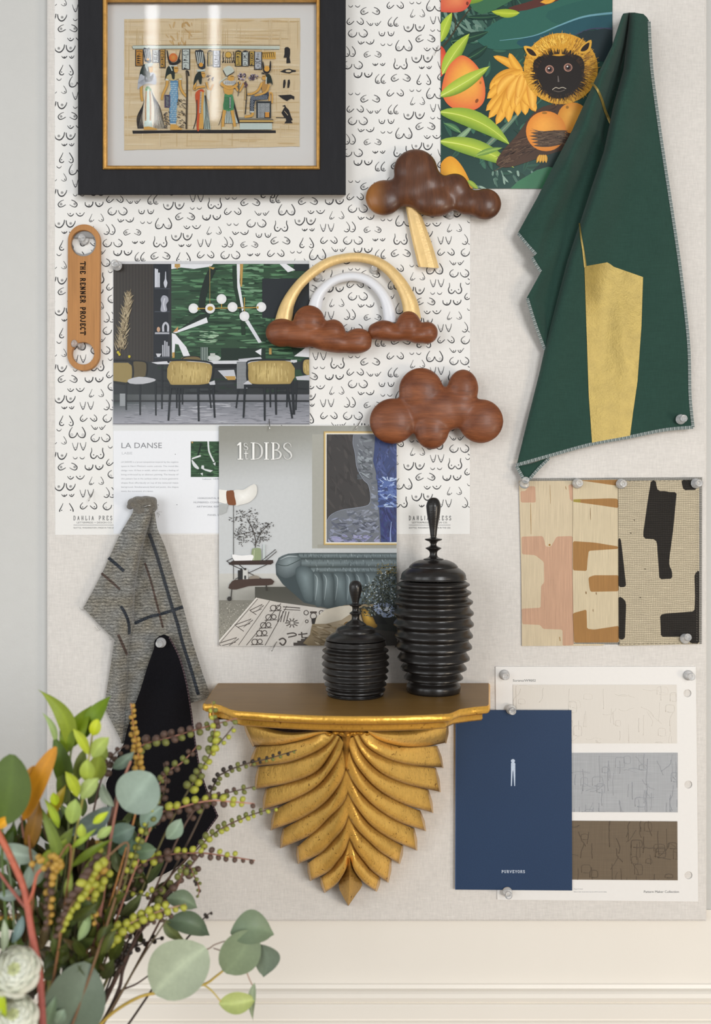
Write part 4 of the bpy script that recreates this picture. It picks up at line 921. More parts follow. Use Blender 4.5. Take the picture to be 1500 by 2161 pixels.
K.poly([(440, 996), (560, 910), (650, 860), (680, 900), (640, 1000)], '3d7553', 2); K.poly([(560, 900), (640, 830), (700, 760), (760, 780), (700, 880), (640, 880)], '20332f', 2)
# creature
K.poly([(560, 600), (640, 555), (760, 545), (800, 600), (800, 760), (690, 800), (560, 845), (440, 882), (380, 876), (368, 850), (405, 790), (470, 720)], '4a3427', 3)
R = random.Random(6)
def fur(n, f, cols, l, w, seed=1):
    r = random.Random(seed)
    for i in range(n):
        x, y, a = f(r); ll = r.uniform(*l); b = a+r.uniform(-.3, .3)
        K.lev -= K.step*(.7 if i % 3 else 1); K.stroke([(x, y), (x+ll*math.cos(b), y+ll*math.sin(b))], w, r.choice(cols), 1, .2, sm=0)
    K.lev += K.step*2
fur(170, lambda r: (lambda t, q: (lerp(400, 690, t), lerp(850, 640, t)+q*lerp(30, 90, t), 2.75))(r.random(), r.uniform(-1, 1)), ['38261c', '5d4535', '6e5643', '2c1d16'], (24, 60), 4, 3)
K.fan(circ(772, 622, 82, 24), 'f0ae48', 'd98a2e', (760, 600), 0); K.fan(circ(630, 692, 106, 28), 'f2a848', 'dd8430', (620, 660), 0, 5, 1.4); K.ell(622, 596, 14, 6, '9a6a26'); K.ell(742, 566, 8, 8, '9a6a26')
for i in range(5): K.leaf(745, 690+i*12, 540+abs(i-1)*7, 700+i*17, 26, '3a281e', '66503e', -8, None, '4a3427')
fur(70, lambda r: (r.uniform(600, 745), r.uniform(690, 765), 3.2), ['2e2019', '5d4838', '75604c'], (25, 60), 4, 4)
for i in range(4): K.leaf(600+i*9, 815, 580+i*17, 860, 18, 'c98a2a', 'f0b850')
K.fan(circ(708, 362, 196, 30, 188), 'c9922f', 'd39a32', (700, 400), 0)
fur(700, lambda r: (lambda a, q: (708+196*q*math.cos(a), 362+186*q*math.sin(a), a))(r.uniform(0, 6.283), r.uniform(.58, .93)), ['d9a136', 'e3ad42', 'c58b2c', 'b27c2a', 'eab74c'], (14, 30), 4.5, 5)
fur(170, lambda r: (lambda a, q: (708+196*q*math.cos(a), 362+186*q*math.sin(a), a))(r.uniform(-1.1, 1.9), r.uniform(.6, .9)), ['94682c', 'a87630', '80592a'], (14, 28), 4, 6)
fur(120, lambda r: (lambda a, q: (708+196*q*math.cos(a), 362+186*q*math.sin(a), a))(r.uniform(-2.7, -1.4), r.uniform(.66, .92)), ['f0c258', 'ecb84a'], (14, 28), 5, 7)
for e in ([(512, 244), (560, 252), (590, 292), (572, 306), (535, 292)], [(868, 210), (864, 260), (838, 282), (800, 276), (818, 240)]): K.poly(e, 'e0a83e', 3)
K.poly([(526, 256), (556, 262), (580, 292), (560, 294), (540, 282)], '2a1b14', 3); K.poly([(858, 224), (852, 256), (832, 270), (812, 268), (828, 242)], '2a1b14', 3)
K.poly([(562, 345), (585, 305), (640, 290), (700, 296), (760, 286), (812, 300), (832, 345), (818, 420), (770, 492), (700, 520), (640, 498), (590, 425)], '201814', 4)
fur(260, lambda r: (lambda a: (700+118*math.cos(a), 392+108*math.sin(a), a))(r.uniform(0, 6.283)), ['201814', '2b1f18', '3d2a1c'], (18, 40), 5, 8)
for x, y in ((648, 366), (746, 356)):
    K.ell(x, y, 23, 22, 'c39a88', 'a87a68'); K.ell(x+1, y, 17, 17, '8d6a62', '4d3530'); K.ell(x+1, y, 10, 10, '120d0c'); K.ell(x-3, y-5, 4, 4, 'f2ece6')
K.stroke([(693, 400), (696, 432)], 11, '6d6460', .3, .8); K.stroke([(663, 474), (680, 462), (698, 466), (716, 461), (736, 468)], 7, 'c5b9a6', .5, .5); K.stroke([(670, 478), (700, 484), (730, 474)], 5, '7d7066', .5, .5)
K.clip = None
tag(K.build('jungle_poster', .0011, m_gloss), 'colourful jungle poster of a golden monkey holding oranges among leaves and fruit', 'poster')
# ---------------------------------------------------------------- fabric and wallpaper samples
m_silk = mk('raw_silk_print', attr=True, rough=.75, spec=.25, var=[('n', (1400, 1400, 25), .16, 3), ('n', (150, 150, 30), .06)], bump=[('n', (1500, 1500, 60), .0002, 3)], sheen=.2)
m_basket = mk('basket_weave', attr=True, rough=.9, spec=.15, var=[('w', 150, .2, 'X', 3.), ('w', 120, .2, 'Z', 3.), ('n', (60, 60, 700), .14)], bump=[('w', 150, .0003, 'X', 3.), ('w', 120, .0003, 'Z', 3.)])
def rr(K, pts, col, r=4): # polygon with eased corners
    q = []
    n = len(pts)
    for i in range(n):
        a, b, d = pts[i-1], pts[i], pts[(i+1) % n]
        for o, t in ((a, 1), (d, 0)):
            l = math.dist(o, b) or 1; f = min(.45, r*2.2/l); q.append((lerp(b[0], o[0], f), lerp(b[1], o[1], f)))
    K.poly(q, col)
G3 = 'swatches'
# liner behind
K = Ink(); K.tf(1070, 980, 3.488); K.slab([(122, 103), (1434, 95), (1432, 1322), (600, 1326), (126, 1300)], '8f8c86', .0006)
tag(K.build('fabric_swatch', .0010, m_basket), 'grey backing swatch whose thin edge shows behind the three patterned swatches', 'fabric swatch', 'fabric swatches pinned side by side')
K = Ink(); K.tf(1070, 980, 3.488)
K.slab([(86, 122), (490, 120), (492, 900), (490, 1320), (720, 1322), (700, 1334), (108, 1337), (104, 800)], 'cbbb9e', .0006)
PK = 'c09a80'
rr(K, [(97, 196), (138, 196), (150, 162), (206, 160), (211, 270), (208, 281), (100, 281)], PK); rr(K, [(450, 150), (491, 145), (491, 275), (462, 262)], PK)
rr(K, [(105, 532), (262, 527), (274, 560), (282, 604), (322, 606), (364, 531), (480, 527), (490, 560), (490, 1330), (408, 1335), (407, 1216), (262, 1211), (244, 1182), (110, 1176), (106, 1062), (246, 1055), (250, 892), (272, 872), (270, 718), (205, 668), (108, 662)], PK)
for x, y0, y1, w in ((172, 285, 515, 5), (315, 150, 290, 3.5), (430, 160, 185, 5)): K.stroke([(x, y0), (x+2, (y0+y1)/2), (x+4, y1)], w, '8d6a35', .5, .5, 1)
K.ell(312, 593, 8, 7, '9a6a2a'); K.stroke([(385, 1270), (390, 1300)], 6, '9a7a4a')
tag(K.build('fabric_swatch', .0018, m_silk), 'cream silk swatch with dusty pink shapes, at the left of the three swatches', 'fabric swatch', 'fabric swatches pinned side by side')
K = Ink(); K.tf(1070, 980, 3.488)
K.slab([(484, 116), (822, 112), (824, 1308), (490, 1312), (482, 800)], 'cabb9d', .0006)
TN = '9d7444'
rr(K, [(530, 117), (820, 113), (820, 160), (800, 156)], TN, 1); rr(K, [(487, 258), (760, 250), (815, 253), (819, 322), (700, 304), (487, 275)], TN); K.poly([(486, 258), (540, 255), (540, 282), (487, 276)], '9a8a42')
rr(K, [(484, 565), (640, 575), (818, 604), (818, 622), (600, 636), (592, 700), (586, 785), (484, 780)], TN); rr(K, [(597, 832), (640, 816), (820, 816), (820, 934), (612, 938), (604, 900)], TN)
rr(K, [(484, 1095), (584, 1068), (588, 1210), (640, 1216), (822, 1188), (822, 1310), (492, 1312)], TN)
for x, y0, y1, w in ((612, 320, 410, 4), (580, 935, 955, 9), (655, 940, 960, 7), (632, 1065, 1085, 5)): K.stroke([(x, y0), (x, (y0+y1)/2), (x+2, y1)], w, '7a5a34', .5, .5, 1)
for i in range(40): K.stroke([(505+i*7.8, 1301), (509+i*7.8, 1301)], 2, '8a6234', sm=0)
tag(K.build('fabric_swatch', .0026, m_silk), 'cream silk swatch with caramel brown shapes, between the pink and the black patterned ones', 'fabric swatch', 'fabric swatches pinned side by side')
K = Ink(); K.tf(1070, 980, 3.488)
K.slab([(818, 122), (1412, 112), (1414, 1322), (828, 1336), (820, 800)], 'b7ab93', .0007)
BL = '2f2c29'
for p in ([(1058, 118), (1094, 117), (1100, 170), (1112, 196), (1168, 196), (1182, 203), (1248, 204), (1222, 480), (1194, 690), (1192, 745), (1213, 782), (1216, 842), (1120, 846), (1102, 580), (1090, 552), (1004, 546), (1000, 510), (1032, 280)],
          [(1280, 114), (1396, 113), (1396, 188), (1296, 190)], [(818, 540), (836, 545), (852, 680), (876, 902), (820, 906)], [(820, 968), (862, 992), (876, 1022), (866, 1288), (822, 1292)],
          [(1124, 1108), (1160, 1098), (1378, 1082), (1382, 985), (1378, 806), (1413, 774), (1413, 1321), (1345, 1318), (1326, 1268), (1132, 1270)]): rr(K, p, BL, 6)
for i in range(60): K.stroke([(1395, 200+i*18.5), (1399, 208+i*18.5)], 2.2, '6d6658' if i < 33 else '8a8378', sm=0)
for x, y in ((935, 410), (910, 506), (980, 980), (1015, 770)): K.ell(x, y, 6, 3.5, '4a4032', rot=.5, n=8)
for i in range(18): K.stroke([(830+i*32, 124-i*.3), (846+i*32, 123.6-i*.3)], 2.4, '5d564a', sm=0); K.stroke([(832+i*32, 1325-i*.6), (850+i*32, 1324.6-i*.6)], 2.4, '5d564a', sm=0)
tag(K.build('fabric_swatch', .0036, m_basket), 'grey-beige woven swatch with black shapes, at the right of the three swatches', 'fabric swatch', 'fabric swatches pinned side by side')

# wallpaper sample card with three embossed samples and punched holes
m_card = mk('white_card', 'e6e3df', rough=.6, spec=.3, var=[('n', 200, .01)])
Z = lambda x, y: (940+x/2.679, 1390+y/2.679)
card = plate('sample_card', [[Z(282, 45), Z(1415, 45), Z(1429, 1374), Z(292, 1363)]]+[[Z(*p) for p in circ(x, y, 22, 28)] for x, y in ((1367, 196), (1372, 712), (1373, 1225))], .0004, .0014, m_card, None, .0001)
tag(card, 'white wallpaper sample card with cream, grey and brown embossed samples, punched at right', 'sample card')
def emboss(name, quad, col, colr, seed, n, dens, label, mm, fall=None):
    R = random.Random(seed); K = Ink(); K.tf(940, 1390, 2.679); K.slab(quad, col, .0004); o = K.build(name, .0020, mm, card); o['label'] = label; bpy.context.view_layer.update()
    x0, y0, x1, y1 = quad[0][0], quad[0][1], quad[2][0], quad[2][1]; V = []; F = []
    def line(pts, r):
        pts = [(min(max(x, x0+4), x1-4), min(max(y, y0+4), y1-4)) for x, y in pts]
        v, f = tube([P(*Z(x, y), .0020) for x, y in pts], r, 6); b = len(V); V.extend(v); F.extend([tuple(i+b for i in q) for q in f])
    for i in range(n):
        x, y = R.uniform(x0, x1), R.uniform(y0, y1); k = R.random(); pts = [(x, y)]
        if k < .45:   # trunks and drips
            l = R.uniform(50, 150)
            for j in range(5): pts.append((pts[-1][0]+R.uniform(-3, 3), pts[-1][1]+l/5))
        elif k < .7:  # branches
            a = R.uniform(.5, 2.4)
            for j in range(5): a += R.uniform(-.5, .5); pts.append((pts[-1][0]+18*math.cos(a), pts[-1][1]+18*math.sin(a)))
        elif k < .9:  # boxes and arches like little buildings
            w, h = R.uniform(18, 60), R.uniform(20, 60); pts = [(x, y+h), (x, y+6), (x+w*.3, y), (x+w*.7, y), (x+w, y+6), (x+w, y+h), (x+w*.2, y+h)]
        else:
            for j in range(4): pts.append((pts[-1][0]+R.uniform(12, 30), pts[-1][1]+R.uniform(-8, 8)))
        line(crom(pts, 2), R.uniform(.45, .9)*dens)
    mm2 = mk('embossed_'+name+str(seed), colr, rough=.55, var=[('n', 300, .08)])
    q = mesh('embossed_line', V, F, mm2, o, o.matrix_world.translation); q.parent = o; q.location = (0, 0, 0)
    bpy.context.view_layer.update(); return o
m_sw1 = mk('sample_cream', attr=True, rough=.7, var=[('n', (1000, 1000, 40), .02)], bump=[('n', 400, .0001)])
m_sw2 = mk('sample_linen', attr=True, rough=.6, var=[('n', (900, 900, 25), .1), ('n', (25, 900, 900), .1)], bump=[('n', (900, 900, 60), .0001)])
bpy.context.view_layer.update()
emboss('wallpaper_sample', [(381, 147), (1306, 147), (1308, 479), (382, 479)], 'd9d3ca', 'd9d3ca', 1, 70, .0005, 'cream embossed sample', m_sw1)
emboss('wallpaper_sample', [(381, 533), (1312, 532), (1312, 869), (382, 866)], 'a3a5a8', '9c9ea2', 2, 90, .0005, 'grey embossed sample', m_sw2)
emboss('wallpaper_sample', [(381, 914), (1310, 920), (1312, 1253), (382, 1247)], '665744', '55483a', 3, 80, .0005, 'brown embossed sample', m_sw2)
K = Ink(); K.tf(940, 1390, 2.679)
K.text('Sorano/W9002', 381, 510, 130, 13, '55585c'); K.text('Pattern Maker Collection', 1121, 1319, 1324, 13, '55585c'); K.text('Made to order. Actual colour may vary, ask for a current cutting', 725, 910, 1321, 6, '9a9ca0'); K.text('Type II vinyl', 725, 775, 1305, 6, '9a9ca0')
q = K.build('printed_text', .0015, m_paper, card)

# navy notebook
m_navy = mk('navy_cover', attr=True, rough=.6, spec=.3, var=[('n', 900, .12, 2), ('n', 9, .04)], bump=[('n', 900, .00006)])
K = Ink(); K.tf(940, 1390, 2.679); K.slab([(57, 290), (712, 291), (716, 1311), (54, 1306)], '243a59', .0026, 'c9c6c0')
K.poly([(57, 290), (61, 290), (58, 1306), (54, 1306)], '38527a')  # highlight along the spine, painted in as a lighter strip
PL = 'bdcbde'
K.ell(381, 578, 11.5, 10, PL); K.poly([(370, 592), (376, 585), (386, 585), (394, 592), (394, 660), (393, 720), (388, 720), (383, 640), (381, 630), (379, 640), (375, 720), (369, 720), (370, 660)], PL)
K.serif('PURVEYORS', 317, 448, 1211, 14, 'c6d0de', 2.6, gap=.3, ser=.14)
tag(K.build('notebook', .0056, m_navy), 'navy blue notebook with a pale clothespin emblem and PURVEYORS in small capitals', 'notebook')

# ---------------------------------------------------------------- draped cloths
def gridmesh(rows, lf, rf, n, df, cf):
    V = []; F = []; C = []
    for y in rows:
        a, b = lf(y), rf(y)
        for i in range(n+1):
            x = lerp(a, b, i/n); V.append((x, y, df(x, y))); C.append(cf(x, y))
    for r in range(len(rows)-1):
        for i in range(n): F.append((r*(n+1)+i, r*(n+1)+i+1, (r+1)*(n+1)+i+1, (r+1)*(n+1)+i))
    return V, F, C
def join(parts, Zf):
    V = []; F = []; C = []
    for v, f, cc in parts:
        b = len(V); V += [P(*Zf(x, y), d) for x, y, d in v]; F += [tuple(i+b for i in q) for q in f]; C += cc
    return V, F, C
def ribbon(pts, w, df, cols, step=4., off=.0006, w0=1, w1=1):
    q = crom(pts, 10); L = sum(math.dist(a, b) for a, b in zip(q, q[1:])); n = max(2, int(L/step)); q = resamp(q, n)
    V = []; F = []; C = []
    for i in range(n):
        a, b = q[max(0, i-1)], q[min(n-1, i+1)]; dx, dy = b[0]-a[0], b[1]-a[1]; l = math.hypot(dx, dy) or 1
        for s_ in (-1, 0, 1):
            h = w/2*lerp(w0, w1, i/(n-1))*s_; x, y = q[i][0]-dy/l*h, q[i][1]+dx/l*h
            V.append((x, y, df(x, y)+off*(1.6 if s_ == 0 else 1))); C.append(c(cols[i % len(cols)]))
    for i in range(n-1):
        for j in (0, 1): F.append((i*3+j, i*3+j+1, i*3+4+j, i*3+3+j))
    return V, F, C
def rowlist(a, b, step, keys): return sorted(set([a+(b-a)*i/int((b-a)/step) for i in range(int((b-a)/step)+1)]+[k for k in keys if a < k < b]))
# green cloth ---- local units: zoom of the photo, 2.0386 per photo px
GZ = lambda x, y: (1060+x/2.0386, y/2.0386)
LT = [(54, 546), (58, 520), (70, 513), (200, 470), (340, 400), (560, 300), (750, 200), (850, 150), (1005, 65), (1095, 144), (1108, 126), (1170, 166), (1282, 104), (1505, 181), (1600, 160), (1800, 110), (2005, 60)]
RT = [(54, 566), (60, 606), (75, 622), (90, 630), (280, 640), (480, 665), (720, 700), (950, 735), (1200, 770), (1480, 800), (1700, 805), (1842, 821), (1852, 700), (1882, 550), (1915, 380), (1965, 200), (2005, 62)]
CT = [(54, 545), (120, 541), (300, 520), (450, 478), (650, 436), (800, 385), (960, 333), (1120, 280), (1370, 215), (1505, 181), (1600, 160), (1800, 110), (2005, 60)]
RG_ = [(60, 524), (200, 482), (340, 425), (560, 350), (750, 255), (900, 170), (1000, 110), (1200, 110), (1600, 100)]
nz = lambda x, y, s_, k=0.: mnoise.noise(Vector((x/s_, y/s_, k)))
def dM(x, y):
    xc = interp(CT, y); t = max(0, (x-xc))/38
    h = interp([(54, .020), (300, .030), (900, .025), (1400, .011), (2005, .004)], y)
    roll = h*(math.sqrt(max(0, 1-(1-min(t, 1))**2)) if t < 1 else math.exp(-((t-1)/2.6)**2)*.85+.15)
    return .010+roll+.0016*nz(x, y, 260)+.0011*nz(x*1.5, y*.5, 120, 3.)+.003*math.exp(-((x-640)/140)**2)*math.exp(-((y-1000)/500)**2)
def dB(x, y):
    r = interp(RG_, y); h = interp([(54, .024), (300, .034), (700, .028), (1000, .012), (1300, .005)], y)
    xc = interp(CT, y)
    w = interp([(54, 24), (300, 46), (700, 58), (1000, 55)], y)
    d = .0085+h*math.exp(-((x-r)/w)**2)
    d += .007*math.exp(-((x-lerp(300, 150, sstep(700, 1100, y)))/30)**2)*sstep(560, 800, y)*(1-sstep(1100, 1200, y))
    d += .006*math.exp(-((x-interp([(900, 290), (1290, 125), (1505, 190)], y))/34)**2)*sstep(950, 1150, y)
    d -= .004*math.exp(-((x-xc)/60)**2)
    d += .004*math.exp(-(((x-440)+(y-640)*-.5)/26)**2)*math.exp(-((y-640)/110)**2)
    return max(.0072, d+.0012*nz(x, y, 150, 7.))
m_green = mk('green_linen', attr=True, rough=.9, spec=.15, var=[('n', (1500, 1500, 90), .1), ('n', (90, 90, 1500), .1), ('n', 30, .05)], bump=[('n', (1300, 1300, 200), .0002), ('n', (200, 200, 1300), .0002)], sheen=.15)
m_goldfoil = mk('gold_foil_print', 'a08a48', rough=.45, metal=.4, spec=.5, var=[('n', 60, .12), ('n', 500, .08)], bump=[('n', 120, .0004), ('n', 600, .0002)])
m_thread = mk('overlock_thread', attr=True, rough=.9, bump=[('n', 900, .0003)])
gr = c('2a453c')
def gcol(x, y): return gr
lM = lambda y: interp(CT, y) if y < 1505 else interp(LT, y)
rM = lambda y: interp(RT, y)
keys = [p[0] for p in LT+RT+CT]
gM = gridmesh(rowlist(54, 2005, 12, keys), lM, rM, 64, dM, gcol)
gB = gridmesh(rowlist(54, 1505, 9, keys), lambda y: interp(LT, y), lambda y: max(interp(LT, y)+1, interp(CT, y)+26*(1-sstep(1300, 1505, y))), 46, dB, gcol)
tri = ([(62, 2006, .0095), (100, 2082, .0085), (205, 1966, .0095), (120, 1995, .0098)], [(0, 1, 3), (1, 2, 3)], [gr]*4)
V, F, C = join([gM, gB, tri], GZ)
gc_ = empty('green_cloth', P(1330, 40, .008), 'dark green linen cloth with a gold foil patch, gathered and pinned at its top', 'cloth')
mesh('fabric', V, F, m_green, gc_, gc_.location, True, C)
# foil patch following the cloth
V0 = []; F0 = []
for j in range(61):
    for i in range(19):
        u, v = i/18, j/60
        top = interp([(0, 1146), (.4, 1128), (.5, 1148), (1, 1192)], u); bot = lerp(1910, 1878, u)
        y = lerp(top, bot, v); a = interp([(1128, 352), (1400, 361), (1700, 371), (1912, 386)], y); b = interp([(1150, 606), (1400, 598), (1640, 581), (1780, 561), (1890, 547)], y)
        x = lerp(a, b, u); V0.append((x, y, dM(x, y)+.0007))
for j in range(60):
    for i in range(18): F0.append((j*19+i, j*19+i+1, j*19+20+i, j*19+19+i))
parts = [(V0, F0, [(0, 0, 0)]*len(V0)), ribbon([(331, 960), (338, 1020), (348, 1080), (357, 1150)], 11, dM, ['000000'], 5, .0009, .5, 1), ribbon([(383, 356), (408, 385), (428, 430), (443, 478), (466, 530)], 12, dB, ['000000'], 5, .0012, .8, 1)]
for nm, q in zip(('gold_patch', 'gold_streak', 'gold_streak'), parts):
    V, F, C = join([q], GZ); mesh(nm, V, F, m_goldfoil, gc_, gc_.location, True)
TH = ['a9b0ae', '3c4a47', '8a9492', '5d6865']
parts = [ribbon([(631, 92), (641, 280), (666, 480), (701, 720), (736, 950), (771, 1200), (801, 1480), (807, 1700), (820, 1838)], 13, dM, TH), ribbon([(820, 1838), (700, 1849), (550, 1879), (382, 1911), (200, 1961), (60, 2001)], 14, dM, TH),
         ribbon([(67, 1004), (105, 1050), (144, 1093)], 12, dB, TH), ribbon([(128, 1108), (145, 1138), (165, 1168)], 12, dB, TH), ribbon([(107, 1284), (140, 1390), (182, 1503)], 13, dB, TH),
         ribbon([(60, 2004), (80, 2040), (101, 2080)], 13, lambda x, y: .0105, TH), ribbon([(101, 2080), (150, 2022), (200, 1972)], 12, lambda x, y: .0102, TH),]
V, F, C = join(parts, GZ); mesh('overlocked_edge', V, F, m_thread, gc_, gc_.location, True, C)

# grey tweed ---- local units: zoom 4.1667 per photo px
TZ = lambda x, y: (140+x/4.1667, 1020+y/4.1667)
tL = [(215, 590), (260, 582), (430, 480), (600, 400), (780, 320), (950, 230), (1095, 150), (1240, 285), (1376, 424), (1386, 420), (1600, 390), (1850, 350), (1985, 338), (2035, 366), (2150, 425), (2250, 475), (2288, 488)]
tR = [(215, 770), (400, 800), (560, 870), (830, 950), (1100, 1030), (1400, 1110), (1680, 1200), (1836, 1258), (1885, 1240), (1905, 1180), (1930, 1100), (1934, 900), (1940, 760), (2100, 640), (2288, 520)]
tE = [(215, 760), (300, 757), (450, 702), (650, 652), (900, 607), (1200, 592), (1360, 562), (1500, 545), (1700, 540), (2000, 520), (2288, 505)]
tC = [(215, 690), (480, 625), (650, 590), (900, 555), (1200, 515), (1360, 485), (1600, 455), (2000, 430), (2288, 490)]
def dF(x, y):
    e = interp(tE, y); t = (e-x)/62; m = interp(tC, y)
    h = interp([(215, .020), (500, .019), (900, .016), (1300, .011), (1700, .007), (2288, .004)], y)
    d = h*math.sqrt(max(0, 1-(1-min(max(t, 0), 1))**2)) if t < 1 else h*(.35+.65*math.exp(-((t-1)/1.5)**2))
    d += .003*math.exp(-((x-interp([(1095, 330), (1376, 440), (2288, 470)], y))/40)**2)*sstep(700, 1000, y)
    return .007+d+.0012*nz(x, y, 190)+.001*nz(x, y, 80, 5.)
def dG(x, y):
    e = interp(tE, y); r2 = interp([(215, 775), (400, 780), (700, 860), (1000, 935), (1400, 1035), (1800, 1165)], y)
    v = interp([(400, 740), (700, 720), (1100, 800), (1400, 860)], y)
    d = .0075+interp([(215, .014), (500, .012), (1000, .009), (1900, .006)], y)*math.exp(-((x-r2)/62)**2)+.006*math.exp(-((x-v)/50)**2)*sstep(500, 900, y)*(1-sstep(1500, 1900, y))
    return d+.0011*nz(x, y, 170, 9.)
wool_unused = [c('85817a'), c('7a776f'), c('918c83'), c('6f6d69')]
R = random.Random(12)
def tcol(x, y):
    k = nz(x, y, 110, 2.)*.5+.5; return mixc('7b7465', '808180', max(0, min(1, k)))
m_tweed = mk('grey_tweed', attr=True, rough=.95, spec=.1, var=[('w', 85, .26, 'Z', 5.), ('n', (420, 420, 1100), .6, 2), ('n', (150, 150, 700), .35, 2), ('n', 60, .08)], bump=[('n', (600, 600, 1600), .0006, 3), ('n', 1200, .0003)], sheen=.3)
keys = [p[0] for p in tL+tR]
g1 = gridmesh(rowlist(215, 2288, 14, keys), lambda y: interp(tL, y), lambda y: max(interp(tL, y)+2, interp(tE, y)), 36, dF, tcol)
g2 = gridmesh(rowlist(215, 2288, 14, keys), lambda y: interp(tE, y)-22, lambda y: max(interp(tR, y), interp(tE, y)-20), 40, dG, tcol)
dk = ['2b3038', '33383f', '262a30']; br = ['4a3d38', '54463f']
parts = [g1, g2]
for pts, w, df, cl in (([(728, 440), (790, 620), (850, 820), (930, 1090), (975, 1230), (1020, 1400), (1090, 1620), (1160, 1860)], 22, dG, dk), ([(600, 1232), (680, 1195), (745, 1170), (830, 1150), (930, 1118), (1026, 1086)], 22, dG, dk),
        ([(690, 700), (740, 850), (790, 1040), (850, 1270)], 14, dG, br), ([(370, 655), (430, 705), (505, 772)], 22, dF, dk), ([(308, 790), (390, 860), (470, 932)], 16, dF, br), ([(478, 1080), (520, 1150), (548, 1230), (556, 1330)], 20, dF, dk), ([(455, 1330), (500, 1430), (535, 1510)], 18, dF, br)):
    parts.append(ribbon(pts, w*1.25, df, cl, 6, .0004))
V, F, C = join(parts, TZ)
tw = empty('tweed_swatch', P(*TZ(690, 200), .006), 'grey checked tweed swatch bunched at its top and hanging in folds', 'fabric swatch')
mesh('fabric', V, F, m_tweed, tw, tw.location, True, C)
m_tweed2 = mk('tweed_gather', '746f66', rough=.95, spec=.1, var=[('n', (700, 700, 1900), .42, 3), ('n', 300, .25, 2)], bump=[('n', (600, 600, 1600), .0008, 3), ('n', 500, .001)], sheen=.3)
blob('gathered_top', [(590, 175, 52, 45, .016, .010, .3), (640, 150, 60, 36, .020, .011, .2), (700, 140, 60, 30, .018, .010), (755, 160, 42, 44, .016, .009), (680, 190, 110, 34, .017, .010, -.15), (690, 235, 92, 60, .016, .011), (760, 205, 40, 50, .013, .008), (560, 205, 30, 26, .012, .006)], m_tweed2, tw, .0014, 4, tw.location, (140, 1020, 4.1667))
V = []; F = []
R = random.Random(4)
for x, y in [(785, 190)]*5+[(795, 260)]*4+[(160, 1110)]*3+[(300, 1290)]*3+[(400, 1370)]*2+[(490, 2150)]*2+[(470, 2280)]*2:
    a = R.uniform(-.8, .8)+(0 if x > 500 else math.pi if y < 2000 else 0); l = R.uniform(25, 60)
    pts = [P(*TZ(x+l*t*math.cos(a+t*.6), y+l*t*math.sin(a+t*.6)+R.uniform(-4, 4)), .009+.002*t) for t in (0, .4, .7, 1)]
    v, f = tube(pts, .00014, 4); mesh('loose_thread', v, f, m_tweed2, tw, tw.location)
# black swatch pinned over the tweed (photo px)
bL = [(1339, 345), (1343, 335), (1352, 326), (1368, 325), (1404, 312), (1457, 296), (1500, 280), (1540, 268), (1568, 262), (1598, 247), (1653, 224), (1700, 226), (1750, 236), (1830, 266), (1857, 290)]
bR = [(1339, 347), (1343, 356), (1360, 366), (1385, 378), (1440, 394), (1500, 404), (1540, 409), (1610, 420), (1662, 435), (1722, 461), (1750, 440), (1790, 413), (1822, 388), (1848, 340), (1857, 306)]
def dK(x, y):
    a, b = interp(bL, y), interp(bR, y); t = (x-a)/max(1, b-a)
    under = max(dF(4.1667*(x-140), 4.1667*(y-1020)) if 4.1667*(x-140) < interp(tE, 4.1667*(y-1020)) else dG(4.1667*(x-140), 4.1667*(y-1020)), .006) if y < 1580 else .006
    return max(under+.0025, interp([(1339, .018), (1450, .017), (1600, .014), (1860, .010)], y)+.004*math.sin(t*7+y*.006)*sstep(1370, 1500, y)+.002*nz(x, y, 60))
m_black = mk('black_cloth', '111014', rough=.95, spec=.12, var=[('n', 700, .3, 3)], bump=[('n', 900, .0003)], sheen=.05)
ident = lambda x, y: (x, y)
g = gridmesh(rowlist(1339, 1857, 6, [p[0] for p in bL+bR]), lambda y: interp(bL, y), lambda y: interp(bR, y), 40, dK, lambda x, y: (0, 0, 0))
V, F, C = join([g], ident)
bs = empty('black_swatch', P(341, 1350, .016), 'black cloth swatch with an overlocked edge, pinned on top of the grey tweed', 'fabric swatch')
mesh('fabric', V, F, m_black, bs, bs.location, True)
TB = ['2a1c20', '6d5a5e', '1c1518', '3d2c30']
V, F, C = join([ribbon([(357, 1345), (378, 1386), (393, 1440), (403, 1500), (408, 1540), (419, 1610), (434, 1662), (459, 1722)], 3.4, dK, TB, 1.6, .0005), ribbon([(459, 1723), (440, 1749), (413, 1789)], 3.4, dK, TB, 1.6, .0005)], ident)
mesh('overlocked_edge', V, F, m_thread, bs, bs.location, True, C)

